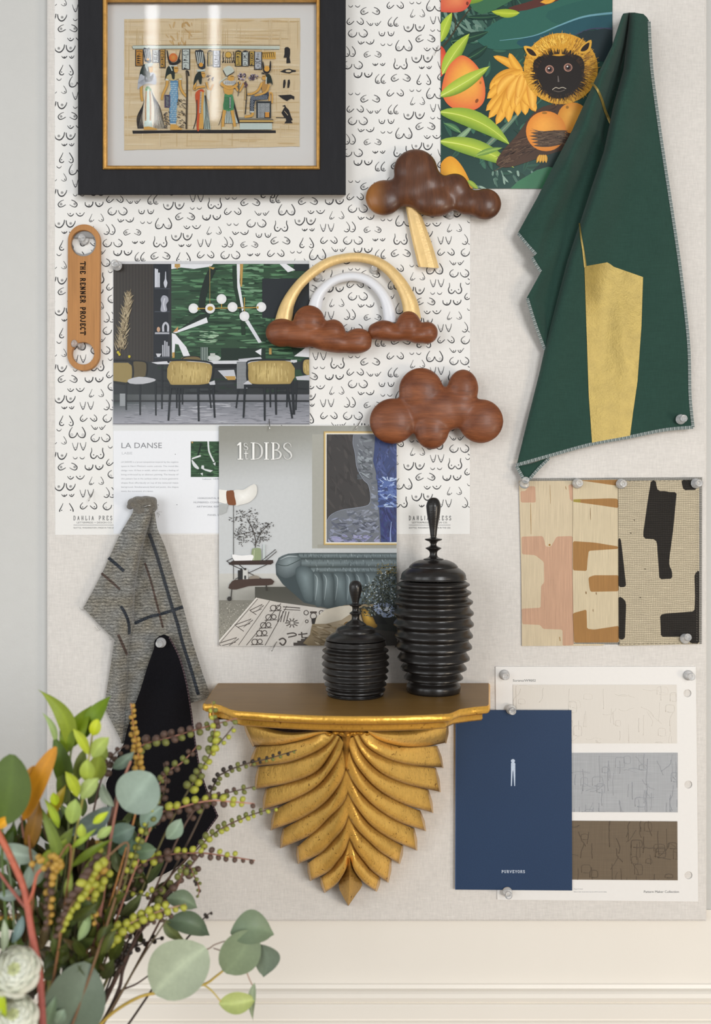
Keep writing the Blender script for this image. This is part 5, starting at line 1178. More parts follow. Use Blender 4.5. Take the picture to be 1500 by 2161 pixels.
# ---------------------------------------------------------------- carved wooden ornaments
m_walnut = mk('walnut', '4b2c1c', rough=.38, spec=.4, base2='6d4226', mixn=((22, 22, 9), 5, .35, .7, 1.5), var=[('n', (260, 260, 18), .2), ('n', (900, 900, 60), .12)], bump=[('n', (500, 500, 30), .00012)], coat=.1)
m_cherry = mk('red_stained_wood', '67371e', rough=.45, spec=.35, base2='8e5432', mixn=((14, 30, 40), 5, .35, .7, 1.2), var=[('n', (30, 200, 420), .2), ('n', (60, 600, 900), .12)], bump=[('n', (40, 500, 600), .00012)], coat=.05)
def sapwood(m, lo, hi, col):   # paler sapwood at one end of the plank
    nt = m.node_tree; N = nt.nodes; b = N['Principled BSDF']; l = b.inputs['Base Color'].links[0].from_socket
    tc = N.new('ShaderNodeTexCoord'); sx = N.new('ShaderNodeSeparateXYZ'); mr = N.new('ShaderNodeMapRange'); mr.inputs[1].default_value = lo; mr.inputs[2].default_value = hi; mr.inputs[3].default_value = 1; mr.inputs[4].default_value = 0
    mx = N.new('ShaderNodeMixRGB'); mx.inputs[2].default_value = (*c(col), 1)
    nt.links.new(tc.outputs['Object'], sx.inputs[0]); nt.links.new(sx.outputs[0], mr.inputs[0]); nt.links.new(mr.outputs[0], mx.inputs[0]); nt.links.new(l, mx.inputs[1]); nt.links.new(mx.outputs[0], b.inputs['Base Color'])
sapwood(m_walnut, -.074, -.056, '95602c')
m_goldpaint = mk('gold_leaf_smooth', 'e6c486', rough=.38, metal=.18, spec=.5, var=[('n', 60, .08), ('n', (400, 400, 60), .08)], bump=[('n', 300, .00025), ('n', 90, .0004)])
m_whitepaint = mk('white_painted_wood', 'dfe0e4', rough=.35, spec=.5, var=[('n', 80, .02)], bump=[('n', 200, .0002)])
wc = empty('wall_ornament', P(915, 400, .004), 'dark walnut cloud ornament with a gold lightning bar hanging below it', 'wall ornament')
zz = (740, 290, 4.412)
o = blob('cloud', [(603, 302, 214, 200, .0165, .0125), (310, 562, 184, 173, .0155, .0110), (765, 600, 215, 146, .0165, .0122, .12), (965, 470, 146, 142, .0155, .0112), (1252, 622, 160, 153, .0155, .0112), (1095, 606, 158, 122, .0150, .0105, -.1), (560, 500, 260, 150, .016, .0125), (700, 430, 190, 150, .0165, .0125)], m_walnut, wc, .0012, 130, wc.location, zz)
def bar(name, A, B, d0, d1, m, parent, chamf=.25, n=24):
    """beam between two outlines A and B (photo px), chamfered at the front"""
    A = resamp(crom(A, 6), n); B = resamp(crom(B, 6), n); V = []; F = []
    for a, b in zip(A, B):
        L = lambda t: (lerp(a[0], b[0], t), lerp(a[1], b[1], t))
        for t, d in ((0, d0), (0, lerp(d0, d1, .55)), (chamf*.5, lerp(d0, d1, .88)), (chamf, d1), (.5, d1+.0006), (1-chamf, d1), (1-chamf*.5, lerp(d0, d1, .88)), (1, lerp(d0, d1, .55)), (1, d0)): V.append(P(*L(t), d))
    m_ = 9
    for i in range(n-1):
        for j in range(m_): F.append((i*m_+j, i*m_+(j+1) % m_, (i+1)*m_+(j+1) % m_, (i+1)*m_+j))
    F += [tuple(range(m_)), tuple(reversed([(n-1)*m_+j for j in range(m_)]))]
    return mesh(name, V, F, m, parent, parent.location, True)
zf = lambda q, z=zz: [(z[0]+x/z[2], z[1]+y/z[2]) for x, y in q]
o = bar('lightning_bar', zf([(490, 560), (515, 670), (548, 850), (585, 1020), (630, 1205)]), zf([(600, 560), (655, 720), (705, 850), (765, 1020), (822, 1216)]), .004, .0135, m_goldpaint, wc, .22, 16)
for p in o.data.polygons: p.use_smooth = False
rb = empty('wall_ornament', P(742, 650, .006), 'rainbow ornament with gold and white arches standing on red wooden clouds', 'wall ornament')
zr = (540, 500, 2.778)
bar('gold_arch', zf([(108, 500), (140, 400), (200, 300), (290, 205), (400, 130), (500, 100), (600, 92), (700, 110), (790, 160), (860, 230), (915, 310), (950, 390), (968, 480)], zr), zf([(212, 500), (225, 400), (270, 310), (340, 240), (420, 185), (500, 155), (590, 147), (680, 165), (745, 205), (795, 260), (835, 330), (858, 400), (864, 480)], zr), .006, .017, m_goldpaint, rb, .3, 64)
bar('white_arch', zf([(300, 430), (330, 340), (385, 275), (450, 230), (520, 207), (590, 205), (660, 225), (720, 265), (770, 320), (805, 385), (822, 450), (828, 500)], zr), zf([(384, 430), (396, 360), (430, 310), (480, 275), (540, 260), (590, 260), (640, 278), (690, 318), (725, 370), (742, 430), (749, 500)], zr), .006, .015, m_whitepaint, rb, .3, 56)
blob('cloud', [(152, 562, 98, 84, .019, .012), (312, 498, 95, 98, .020, .0125), (452, 560, 74, 78, .019, .0115), (600, 600, 82, 66, .0185, .011), (420, 606, 180, 66, .020, .0125, .22), (560, 625, 120, 60, .0185, .0115, .08), (260, 580, 150, 72, .019, .012)], m_cherry, rb, .0011, 34, rb.location, zr)
blob('cloud', [(748, 548, 84, 60, .0185, .011), (894, 522, 76, 88, .0195, .012), (1002, 562, 66, 66, .0185, .011), (800, 572, 128, 40, .018, .0105, .03), (950, 580, 70, 46, .019, .0115), (690, 555, 36, 48, .017, .009)], m_cherry, rb, .0011, 34, rb.location, zr)
rc_ = empty('wall_ornament', P(920, 860, .008), 'red-brown wooden cloud with five lobes, alone beside the magazine', 'wall ornament')
blob('cloud', [(967, 902, 134, 138, .0195, .0120), (1213, 890, 93, 116, .0190, .0115), (1318, 1080, 135, 132, .0190, .0115), (802, 1080, 140, 137, .0190, .0115), (1030, 1130, 104, 118, .0190, .0118), (1070, 1010, 215, 135, .0185, .0125), (1180, 1000, 130, 110, .0185, .012)], m_cherry, rc_, .0012, 50, rc_.location, zr)

# bottle opener strap
m_strap = mk('oiled_beech', 'b07d4a', rough=.5, spec=.3, var=[('n', (700, 700, 25), .12), ('n', (60, 60, 8), .1)], bump=[('n', (800, 800, 30), .0001)])
m_steel = mk('brushed_steel', '8d8a87', rough=.35, metal=.6)
cap = []
for i in range(25): a = math.pi+math.pi*i/24; cap.append((177+34*math.cos(a), 507+34*math.sin(a)))
for i in range(25): a = math.pi*i/24; cap.append((175.6+34*math.cos(a), 748+34*math.sin(a)))
op = empty('bottle_opener', P(176, 630, .001), 'flat wooden bottle opener lettered THE RENNER PROJECT with a round hole at each end', 'bottle opener')
plate('wooden_body', [cap, circ(175.6, 513, 26.5, 40, 27.5), circ(174.8, 745.5, 23.6, 36)], .0012, .0078, m_strap, op, .0007)
pl = [(201.5, 513)]
hole = [(152.5, 501)]+[(199, 501)]+[(176+24.5*math.cos(t), 511+25*math.sin(t)) for t in [math.radians(-20+220*i/20) for i in range(21)]]
hole = [(153.5, 501.5), (198.5, 501.5), (200.5, 511), (199, 522), (192, 532), (176, 537.5), (160, 532), (153, 522), (151.5, 511)]
o = plate('steel_insert', [circ(175.6, 513, 28.4, 40, 29.4), hole], .0025, .0042, m_steel, op, 0.); o['label'] = 'steel opener plate inside the top hole'
K = Ink(); K.serif('THE RENNER PROJECT', 553, 706, 170, 9.6, '1d1511', 2.3, rot=True, gap=.3, ser=.17)
o = K.build('lettering', .0079, m_matte, op)

# ---------------------------------------------------------------- gilt shelf and jars
m_shelf = mk('aged_gilt_wood_top', '8d6b3a', rough=.42, spec=.4, metal=.15, var=[('n', (12, 300, 300), .14), ('n', 25, .1)], bump=[('n', (30, 500, 500), .00015)])
m_leafgold = mk('gold_leaf', attr=True, rough=.30, metal=.68, spec=.5, base2='7a4a1c', mixn=((150, 150, 150), 8, .62, .70, 2.5), var=[('n', 28, .16), ('n', (700, 160, 160), .10)], bump=[('n', 90, .0008), ('n', 420, .0003)])
sh = empty('wall_shelf', P(738, 1700, 0), 'gilt carved wall bracket shelf of overlapping leaves holding two black jars', 'wall shelf')
zs = P(0, 1441.5, 0).z; Hs = ZC-zs
def plan(px, py):
    k = Hs/((py-1080.5)*S); return ((px-750)*S*k, k*D) if False else ((px-750)*S*(Hs/((py-1080.5)*S)), D*(1-Hs/((py-1080.5)*S)))
front = [(461, 1441.5), (452, 1453), (438, 1474), (430.5, 1484), (436, 1486), (450, 1484.5), (468, 1489), (486, 1497), (503, 1500.5), (560, 1504.5), (620, 1508), (680, 1510.5), (737, 1511.5), (795, 1511.5), (850, 1510.5), (905, 1508.5), (947, 1506), (956, 1503), (970, 1496.5), (1000, 1492), (1028, 1489.5), (1031, 1486), (1031, 1465), (1031, 1441.5)]
out = [plan(*p) for p in front]
n = len(out); cx_, cd_ = sum(p[0] for p in out)/n, .03
def inset(i, k):
    a, b = out[max(0, i-1)], out[min(n-1, i+1)]; dx, dy = b[0]-a[0], b[1]-a[1]; l = math.hypot(dx, dy) or 1
    nx, ny = (dy/l, -dx/l)
    if nx*(cx_-out[i][0])+ny*(cd_-out[i][1]) < 0: nx, ny = -nx, -ny
    return out[i][0]+nx*k, max(0., out[i][1]+ny*k)
V = []; F = []
for z in (zs, zs-.004):
    for i in range(n): x, d = out[i]; V.append((x, -d, z))
F = [tuple(range(n)), tuple(reversed(range(n, 2*n)))]+[(i, n+i, n+i+1, i+1) for i in range(n-1)]+[(n-1, 2*n-1, n, 0)]
mesh('shelf_top', V, F, m_shelf, sh, sh.location, False)
V = []; F = []; C = []
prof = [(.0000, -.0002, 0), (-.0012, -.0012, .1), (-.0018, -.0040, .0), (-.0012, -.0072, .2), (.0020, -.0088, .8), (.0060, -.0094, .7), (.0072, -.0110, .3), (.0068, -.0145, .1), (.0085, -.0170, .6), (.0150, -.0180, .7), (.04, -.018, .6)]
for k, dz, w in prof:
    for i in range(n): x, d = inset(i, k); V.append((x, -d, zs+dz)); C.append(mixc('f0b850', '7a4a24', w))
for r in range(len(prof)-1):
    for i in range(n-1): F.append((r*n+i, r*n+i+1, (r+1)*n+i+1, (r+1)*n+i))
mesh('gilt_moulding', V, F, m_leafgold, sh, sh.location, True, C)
# carved corbel: overlapping leaves either side of a ridge (zoom units 2.34375 per px)
CZ = lambda x, y: (420+x/2.34375, 1400+y/2.34375)
HW = [(1520, 226), (1573, 212), (1615, 208), (1665, 200), (1710, 183), (1752, 163), (1790, 142), (1820, 115), (1860, 84), (1880, 58), (1912, 14)]
def dbase(px, py):
    t = max(0, min(1, (py-1525)/390)); dc = .118*(1-t)**1.1+.022
    s_ = min(1, abs(px-737)/interp(HW, py)); return .006+dc*(1-.78*s_**1.8)
Ls = [[(600, 332), (450, 340), (330, 318), (222, 288)],
      [(655, 345), (600, 350), (520, 378), (400, 404), (288, 410)], [(672, 352), (640, 395), (560, 445), (430, 492), (298, 511)], [(695, 362), (660, 430), (580, 535), (440, 592), (336, 620)], [(716, 395), (690, 470), (590, 600), (460, 676), (380, 722)],
      [(726, 520), (700, 590), (620, 690), (500, 770), (422, 815)], [(735, 640), (715, 690), (640, 765), (550, 850), (490, 903)], [(738, 758), (715, 815), (660, 880), (600, 940), (542, 985)], [(744, 868), (720, 930), (680, 985), (640, 1030), (604, 1058)], [(744, 985), (722, 1030), (690, 1080), (660, 1108), (640, 1124)]]
Rs = [[(835, 328), (1000, 334), (1120, 320), (1226, 296)],
      [(838, 345), (900, 385), (1000, 412), (1110, 412), (1172, 408)], [(790, 350), (830, 410), (930, 470), (1060, 505), (1165, 517)], [(765, 362), (810, 450), (900, 540), (1020, 595), (1128, 625)], [(730, 380), (770, 490), (870, 610), (1000, 690), (1088, 728)],
      [(726, 520), (770, 600), (860, 700), (980, 780), (1058, 815)], [(735, 640), (770, 700), (850, 800), (950, 870), (1003, 900)], [(738, 758), (780, 820), (850, 890), (900, 935), (945, 967)], [(744, 868), (775, 925), (820, 985), (860, 1030), (890, 1054)], [(744, 960), (765, 1020), (800, 1070), (835, 1100), (855, 1118)]]
LT_ = [(272, 408), (255, 507), (282, 620), (321, 721), (361, 823), (409, 911), (496, 989), (556, 1073), (626, 1132)]
RT_ = [(1216, 392), (1202, 514), (1188, 634), (1152, 737), (1116, 827), (1072, 923), (986, 989), (930, 1081), (872, 1126)]
V = []; F = []; C = []
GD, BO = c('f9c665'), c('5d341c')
def addv(x, y, dd, col): V.append(P(x, y, dd)); C.append(col); return len(V)-1
for side, LL, TT in ((-1, Ls, LT_), (1, Rs, RT_)):
    for i in range(1, len(LL)):
        A = resamp([CZ(*p) for p in crom(LL[i-1], 8)], 22); B = resamp([CZ(*p) for p in crom(LL[i][:-1]+[TT[i-1]], 8)], 22); m_ = 9; idx = []
        # the outer end of the leaf starts a little inside the leaf above
        for u in range(22):
            row = []; tu = u/21
            for v in range(m_+1):
                t = v/m_
                x, y = lerp(A[u][0], B[u][0], t), lerp(A[u][1], B[u][1], t)
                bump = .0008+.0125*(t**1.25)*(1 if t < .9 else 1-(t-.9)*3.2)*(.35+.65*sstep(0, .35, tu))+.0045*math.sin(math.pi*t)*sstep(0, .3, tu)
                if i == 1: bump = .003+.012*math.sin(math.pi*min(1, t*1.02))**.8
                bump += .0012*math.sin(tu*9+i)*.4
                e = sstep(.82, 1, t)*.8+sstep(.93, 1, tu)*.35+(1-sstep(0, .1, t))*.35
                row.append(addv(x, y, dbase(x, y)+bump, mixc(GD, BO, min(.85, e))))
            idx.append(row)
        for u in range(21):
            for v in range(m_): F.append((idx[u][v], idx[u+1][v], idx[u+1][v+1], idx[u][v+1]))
        # lip under the lower edge
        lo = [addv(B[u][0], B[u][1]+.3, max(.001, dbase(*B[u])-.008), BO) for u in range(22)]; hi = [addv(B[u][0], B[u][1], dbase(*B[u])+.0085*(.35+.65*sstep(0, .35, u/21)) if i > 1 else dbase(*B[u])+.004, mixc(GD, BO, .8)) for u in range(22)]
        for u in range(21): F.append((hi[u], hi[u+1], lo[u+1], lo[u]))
        # facet at the pointed outer end, turning back to the wall
        e0 = [V[idx[21][v]] for v in range(m_+1)]; b1 = []; b2 = []
        for v in range(m_+1):
            t = v/m_; x, y = lerp(A[21][0], B[21][0], t)+side*5*(1-abs(2*t-1)*.6), lerp(A[21][1], B[21][1], t)+1.5*t
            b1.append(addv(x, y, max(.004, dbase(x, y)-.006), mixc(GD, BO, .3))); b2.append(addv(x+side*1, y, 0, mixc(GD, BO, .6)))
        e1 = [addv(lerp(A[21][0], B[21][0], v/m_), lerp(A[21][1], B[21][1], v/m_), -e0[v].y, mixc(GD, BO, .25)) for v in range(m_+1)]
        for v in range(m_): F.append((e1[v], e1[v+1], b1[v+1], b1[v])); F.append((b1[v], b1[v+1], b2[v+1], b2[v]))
# tip leaf
pl = [(744, 962), (722, 1030), (690, 1092), (705, 1140), (738, 1200), (775, 1145), (808, 1090), (768, 1030)]
q = crom(pl, 4, True); ci = None
rid = [(744, 965), (744, 1040), (742, 1120), (739, 1196)]; rid = resamp(rid, 12); ri = [addv(*CZ(*p), dbase(*CZ(*p))+.012*(1-.6*i/11), mixc(GD, BO, .05)) for i, p in enumerate(rid)]
Lf = resamp(crom([(744, 962), (722, 1030), (690, 1092), (705, 1140), (738, 1200)], 6), 12); Rf = resamp(crom([(744, 962), (768, 1030), (808, 1090), (775, 1145), (738, 1200)], 6), 12)
for E in (Lf, Rf):
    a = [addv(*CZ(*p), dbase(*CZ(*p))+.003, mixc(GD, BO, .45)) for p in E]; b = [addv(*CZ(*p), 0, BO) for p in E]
    for i in range(11): F.append((ri[i], ri[i+1], a[i+1], a[i])); F.append((a[i], a[i+1], b[i+1], b[i]))
# small ridge leaf closing the gap under the rosette
rid = [addv(*CZ(730-4*i/11, 338+190*i/11), dbase(*CZ(730, 338+190*i/11))+.014*(1-.5*i/11), mixc(GD, BO, .1)) for i in range(12)]
for sd in (-1, 1):
    a = [addv(*CZ(730-4*i/11+sd*26*(1-i/11)**.7, 338+190*i/11), dbase(*CZ(730, 338+190*i/11))+.001, mixc(GD, BO, .7)) for i in range(12)]
    for i in range(11): F.append((rid[i], rid[i+1], a[i+1], a[i]))
# core behind the top sprays
core = [CZ(*p) for p in ((224, 290), (330, 322), (450, 345), (600, 340), (738, 345), (835, 335), (1000, 340), (1120, 326), (1224, 298), (1200, 262), (240, 258))]
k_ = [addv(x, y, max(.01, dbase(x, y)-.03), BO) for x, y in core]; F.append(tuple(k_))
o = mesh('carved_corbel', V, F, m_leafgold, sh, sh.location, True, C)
blob('rosette', [(640, 344, 26, 14, .130, .008, .4), (672, 338, 16, 16, .136, .008), (705, 340, 16, 20, .138, .008), (735, 346, 20, 24, .140, .009), (768, 340, 16, 20, .138, .008), (800, 338, 18, 18, .135, .008), (832, 342, 22, 14, .130, .008, -.4), (735, 330, 130, 16, .122, .012)], mk('gold_leaf_rosette', 'b9862f', rough=.36, metal=.72, var=[('n', 220, .25)], bump=[('n', 300, .0006)]), sh, .0012, 2, sh.location, (420, 1400, 2.34375))

m_jar = mk('ebonised_wood', '1e1b19', rough=.29, spec=.45, var=[('n', (20, 20, 600), .25), ('n', 60, .2)], bump=[('n', (40, 40, 900), .00015), ('n', 300, .0001)], coat=.1)
def jar(px, base_d, prof_body, prof_lid, zx, kz, label, tilt=0):
    """profiles in zoom px (r, y); y of the base row gives the scale origin"""
    k = S*(D-base_d)/D/3.75; X = (px-750)*S*(D-base_d)/D; yb = prof_body[-1][1]
    r = empty('lidded_jar', (X, -base_d, zs), label, 'jar', 'black turned jars on the shelf')
    ax = (X, -base_d, zs)
    b = crom([(a, b_) for a, b_ in prof_body], 4); V, F = lathe([(max(.0003, a*k), (yb-y)*k) for a, y in reversed(b)], ax, n=64); mesh('jar_body', V, F, m_jar, r, r.location)
    l = crom(prof_lid, 4); V, F = lathe([(max(.0003, a*k), (yb-y)*k+.0004) for a, y in reversed(l)], ax, n=64); lid = mesh('lid', V, F, m_jar, r, r.location)
    return r
def ridges(ys, depth=24):
    """rounded turned rings between consecutive (r, y) crests: soft above, undercut below"""
    o = []
    for (r, y), (r2, y2) in zip(ys, ys[1:]+[(ys[-1][0]-20, ys[-1][1]+62)]):
        h = y2-y; o += [(r-3, y-.16*h), (r, y), (r-5, y+.10*h), (min(r, r2)-depth, y+.30*h), (min(r, r2)-depth+3, y+.55*h)]
    return o
body = [(120, 738), (244, 738), (262, 745)]+ridges([(286, 768), (298, 832), (311, 906), (317, 994), (318, 1082), (311, 1172), (304, 1260), (286, 1350), (262, 1428), (234, 1502)], 25)+[(212, 1560), (212, 1600), (206, 1612), (203, 1616)]
lid = [(2, 80), (24, 84), (44, 102), (57, 140), (57, 165), (52, 210), (42, 265), (32, 320), (26, 375), (26, 398), (66, 407), (68, 412), (60, 420), (36, 430), (25, 445), (27, 462), (60, 478), (62, 484), (52, 492), (34, 505), (29, 530), (40, 552), (78, 566), (80, 572), (112, 576), (160, 596), (190, 622), (194, 634), (212, 646), (240, 668), (254, 690), (257, 716), (252, 730), (120, 734)]
jar(914.5, .054, body, lid, 0, 0, 'taller of the two ridged black jars, at the right on the gilt shelf')
body = [(120, 1212), (228, 1212), (236, 1218)]+ridges([(248, 1246), (262, 1294), (267, 1346), (267, 1400), (263, 1454), (256, 1508), (247, 1558), (236, 1602)], 18)+[(222, 1632), (218, 1646)]
lid = [(2, 742), (24, 746), (42, 762), (51, 786), (49, 820), (40, 862), (30, 900), (27, 922), (49, 930), (51, 935), (44, 942), (30, 950), (25, 968), (28, 985), (46, 998), (47, 1004), (34, 1014), (30, 1035), (36, 1056), (62, 1072), (84, 1088), (88, 1096), (112, 1104), (146, 1120), (158, 1140), (160, 1152), (190, 1166), (218, 1184), (230, 1198), (228, 1208), (120, 1209)]
jar(750, .072, body, lid, 0, 0, 'smaller of the two ridged black jars, at the left on the gilt shelf')

# ---------------------------------------------------------------- pins
m_clear = clear('clear_plastic', (.98, .98, .98), .3, 1.42)
m_nail = mk('pin_steel', 'a9a7a2', rough=.3, metal=1.)
prof = [(.0008, 0), (.0062, 0), (.0066, .0006), (.0062, .0014), (.0040, .0022), (.0029, .0036), (.0027, .0064), (.0034, .0086), (.0046, .0098), (.0049, .0110), (.0046, .0120), (.0034, .0124), (.0026, .0116), (.0004, .0113)]
pin0 = None
def pushpin(px, py, d, label, tx=0., tz=0., s_=.93):
    global pin0
    o = bpy.data.objects.new('push_pin', pin0) if pin0 else None
    if o is None:
        V, F = lathe(prof, (0, 0, 0), 'y', 28); V = [v*1. for v in V]
        o = mesh('push_pin', V, F, m_clear); pin0 = o.data
    else: COL.objects.link(o)
    o.location = P(px, py, d); o.rotation_euler = (tx, 0, tz); o.scale = (s_,)*3
    tag(o, label, 'push pin', 'clear push pins'); return o
pushpin(340, 1356, .0215, 'clear push pin through the top of the black swatch')
pushpin(247, 561, .0045, 'clear push pin in the top left corner of the dining room print')
pushpin(1436, 885, .0145, 'clear push pin near the bottom right corner of the green cloth')
pushpin(1106, 1022, .0105, 'clear push pin under the bottom left tip of the green cloth', -.45)
pushpin(1218, 1020, .0042, 'clear push pin at the top between the pink and caramel swatches')
pushpin(1310, 1021, .0050, 'clear push pin at the top left of the black patterned swatch')
pushpin(1468, 1020, .0052, 'clear push pin at the top right corner of the black patterned swatch')
pushpin(1445, 1348, .0052, 'clear push pin at the bottom right of the black patterned swatch', -.3)
pushpin(1064, 1424, .0018, 'clear push pin in the top left corner of the wallpaper sample card')
pushpin(1452, 1425, .0018, 'clear push pin in the top right corner of the wallpaper sample card')
pushpin(1078, 1497, .0062, 'clear push pin at the top edge of the navy notebook')
pushpin(1070, 1882, .0062, 'clear push pin at the bottom edge of the navy notebook')
pushpin(178, 507, .0010, 'clear push pin inside the top hole of the bottle opener')
pushpin(170, 728, .0010, 'clear push pin inside the bottom hole of the bottle opener', 0, -.5)
pushpin(789, 570, .0010, 'clear push pin under the right shoulder of the gold arch', s_=.8)
pushpin(671, 586, .0010, 'clear push pin between the gold and white arches at left', s_=.8)
pushpin(949, 454, .0010, 'clear push pin under the walnut cloud, right of its gold bar', s_=.8)
def nail(px0, py0, d0, px1, py1, d1, label, r=.00065):
    V, F = tube([P(px0, py0, d0), P(lerp(px0, px1, .5), lerp(py0, py1, .5), (d0+d1)/2), P(px1, py1, d1)], [r*.5, r, r], 8)
    tag(mesh('straight_pin', V, F, m_nail, loc=P(px0, py0, d0)), label, 'pin', 'thin steel pins')
nail(568, 884, .004, 569, 906, .013, 'thin steel pin at the top edge of the magazine, below the dining room print')
nail(763, 884, .004, 750, 906, .013, 'slanted steel pin at the top edge of the magazine, left of the red cloud')
nail(584, 1354, .006, 573, 1374, .014, 'slanted steel pin at the bottom edge of the magazine')
nail(197, 1036, .0012, 187, 1057, .010, 'slanted steel pin low on the left of the wrapping sheet')
nail(925, 96, .0012, 917, 116, .009, 'slanted steel pin on the wrapping sheet beside the jungle poster', .0005)
nail(298, 1071, .028, 318, 1066, .030, 'short steel pin across the bunched top of the tweed', .0008)
# ---------------------------------------------------------------- bouquet in the foreground
m_leaf = mk('leaf_surface', attr=True, rough=.48, spec=.35, var=[('n', 40, .1), ('n', 300, .06)], bump=[('n', 250, .0001)])
m_leaf.node_tree.nodes['Principled BSDF'].inputs['Subsurface Weight'].default_value = .0
m_bark = mk('stem_bark', attr=True, rough=.6, var=[('n', 200, .15)])
m_berry = [mk('bud_lime', 'b0b142', rough=.5, var=[('n', 150, .2)]), mk('bud_brown', '5b453a', rough=.6, var=[('n', 150, .25)]), mk('bud_olive', '767a3c', rough=.55, var=[('n', 150, .2)]), mk('bud_amber', 'b9923f', rough=.55, var=[('n', 150, .2)]), mk('bud_dark', '2f2620', rough=.6, var=[('n', 150, .2)])]
RP = random.Random(77)
def stemobj(label, pts, r0, r1, col, col2=None, group=None, name='sprig', cat='foliage', base=(40, 2430, .26), under=True):
    """one cut stem of the bouquet; its foot runs on below the picture to the others"""
    b = (base[0]+RP.uniform(-35, 35), base[1], base[2]+RP.uniform(-.02, .02))
    q = ([b, (lerp(b[0], pts[0][0], .55), lerp(b[1], pts[0][1], .5), lerp(b[2], pts[0][2], .6))] if under else [])+list(pts)
    q = crom(q, 7); W = [P(*p) for p in q]; n = len(W)
    o = empty(name, W[0], label, cat, group)
    V, F = tube(W, [lerp(r0, r1, i/(n-1)) for i in range(n)], 7); C = []
    for i in range(n): C += [mixc(col, col2 or col, i/(n-1))]*7
    mesh('stem', V, F, m_bark, o, o.location, True, C); return o
def twig(o, pts, r0, r1, col):
    W = [P(*p) for p in crom(pts, 5)]; n = len(W); V, F = tube(W, [lerp(r0, r1, i/(n-1)) for i in range(n)], 6)
    mesh('twig', V, F, m_bark, o, o.location, True, [c(col)]*len(V))
def addleaf(o, B, T, w, col, shape='oval', bend=0., cup=.15, tilt=0., arch=.1, vein=.25, wavy=0.):
    ex = {'oval': (.9, .75), 'round': (.93, .52), 'lance': (.75, 1.05)}[shape]; nl, nw = 14, 8
    V = []; C = []; F = []; base = c(col); base = (base[0]+.16*base[1], base[1], base[2]*.62) if base[1] > base[2]*1.7 and base[0] < .72*base[1] else base if base[1] > base[2]*1.7 else (base[0]*1.10, base[1], base[2]*.95); L = math.dist(B[:2], T[:2]); dx, dy = (T[0]-B[0])/max(L, 1), (T[1]-B[1])/max(L, 1); k = S
    Lr = max(L, w*.6)
    for i in range(nl+1):
        t = i/nl; h = w/2*max(.02, math.sin(math.pi*min(1, max(0, t))**1*1.0 if False else math.pi*(t**ex[0])))**ex[1]
        if shape != 'round' and t > .85: h *= lerp(1, .55, (t-.85)/.15)
        bx = bend*4*t*(1-t)
        for j in range(nw+1):
            s_ = 2*j/nw-1
            x = B[0]+(T[0]-B[0])*t-dy*(bx+s_*h); y = B[1]+(T[1]-B[1])*t+dx*(bx+s_*h)
            d = lerp(B[2], T[2], t)+arch*Lr*k*math.sin(math.pi*t)+(cup*abs(s_)**1.5*h+tilt*s_*h)*k+wavy*h*k*math.sin(t*7+s_*2)
            V.append(P(x, y, d))
            v = math.exp(-(s_/.12)**2)*vein+.06*math.cos(t*34+abs(s_)*9)*vein
            C.append(tuple(max(0, q*(1-.10*abs(s_))*(1+v)) for q in base))
    for i in range(nl):
        for j in range(nw): a = i*(nw+1)+j; F.append((a, a+1, a+nw+2, a+nw+1))
    return mesh('leaf', V, F, m_leaf, o, o.location, True, C)
bud_me = []
for m in m_berry:
    V, F = lathe([(.0002, -1.05), (.35, -.95), (.8, -.55), (1., 0), (.85, .5), (.55, .8), (.42, .9), (.3, .86), (.02, .8)], (0, 0, 0), 'z', 12)
    me = bpy.data.meshes.new('berry'); me.from_pydata(V, [], F); me.materials.append(m); me.polygons.foreach_set('use_smooth', [True]*len(F)); bud_me.append(me)
def berries(o, pts, t0, step, size, kinds, spread=.55, taper=.6):
    step *= .82; size *= 1.12
    """pairs of round buds along the end of a sprig"""
    q = crom(pts, 10); L = [0]
    for a, b in zip(q, q[1:]): L.append(L[-1]+math.dist(a[:2], b[:2]))
    n = max(2, int(L[-1]*(1-t0)/step)); q = resamp(q, 200); out = 0
    for i in range(n):
        t = lerp(t0, .985, i/max(1, n-1)); p = q[int(t*199)]; p2 = q[min(199, int(t*199)+3)]; dx, dy = p2[0]-p[0], p2[1]-p[1]; l = math.hypot(dx, dy) or 1
        sz = size*lerp(1, taper, (t-t0)/(1-t0))*RP.uniform(.85, 1.12)
        for sd in ((-1, 1) if t < .93 else (1,)):
            off = sd*sz*spread*RP.uniform(.55, 1.05); x, y = p[0]-dy/l*off+RP.uniform(-2, 2), p[1]+dx/l*off+RP.uniform(-2, 2); d = p[2]+RP.uniform(-.5, .9)*sz*S
            k = kinds[0] if sd*(1 if dx >= 0 else -1) > 0 else kinds[1]
            if RP.random() < .2: k = RP.choice(kinds)
            b = bpy.data.objects.new('berry', bud_me[k]); COL.objects.link(b); b.parent = o; b.location = P(x, y, d)-o.location
            r = sz*S*.5*(D-d)/D; b.scale = (r, r, r*RP.uniform(.95, 1.2)); ax = Vector((dx, 0, -dy)).normalized()+Vector((-dy/l, 0, -dx/l))*sd*.9+Vector((0, -.3, 0))
            b.rotation_euler = ax.to_track_quat('Z', 'Y').to_euler()
BRN, PNK, OLV = '5d463c', 'a5705c', '6d6a3c'
GB = 'budded sprigs'
def sprig(label, pts, t0, step, size, kinds, col=BRN, col2=PNK, d0=.22, d1=.20, r=.0013):
    n = len(pts); q = [(x, y, lerp(d0, d1, i/(n-1))) for i, (x, y) in enumerate(pts)]
    o = stemobj(label, q, r, r*.45, col, col2, GB, 'budded_sprig', 'sprig', (30, 2430, d0+.03))
    berries(o, q, t0, step, size, kinds); return o
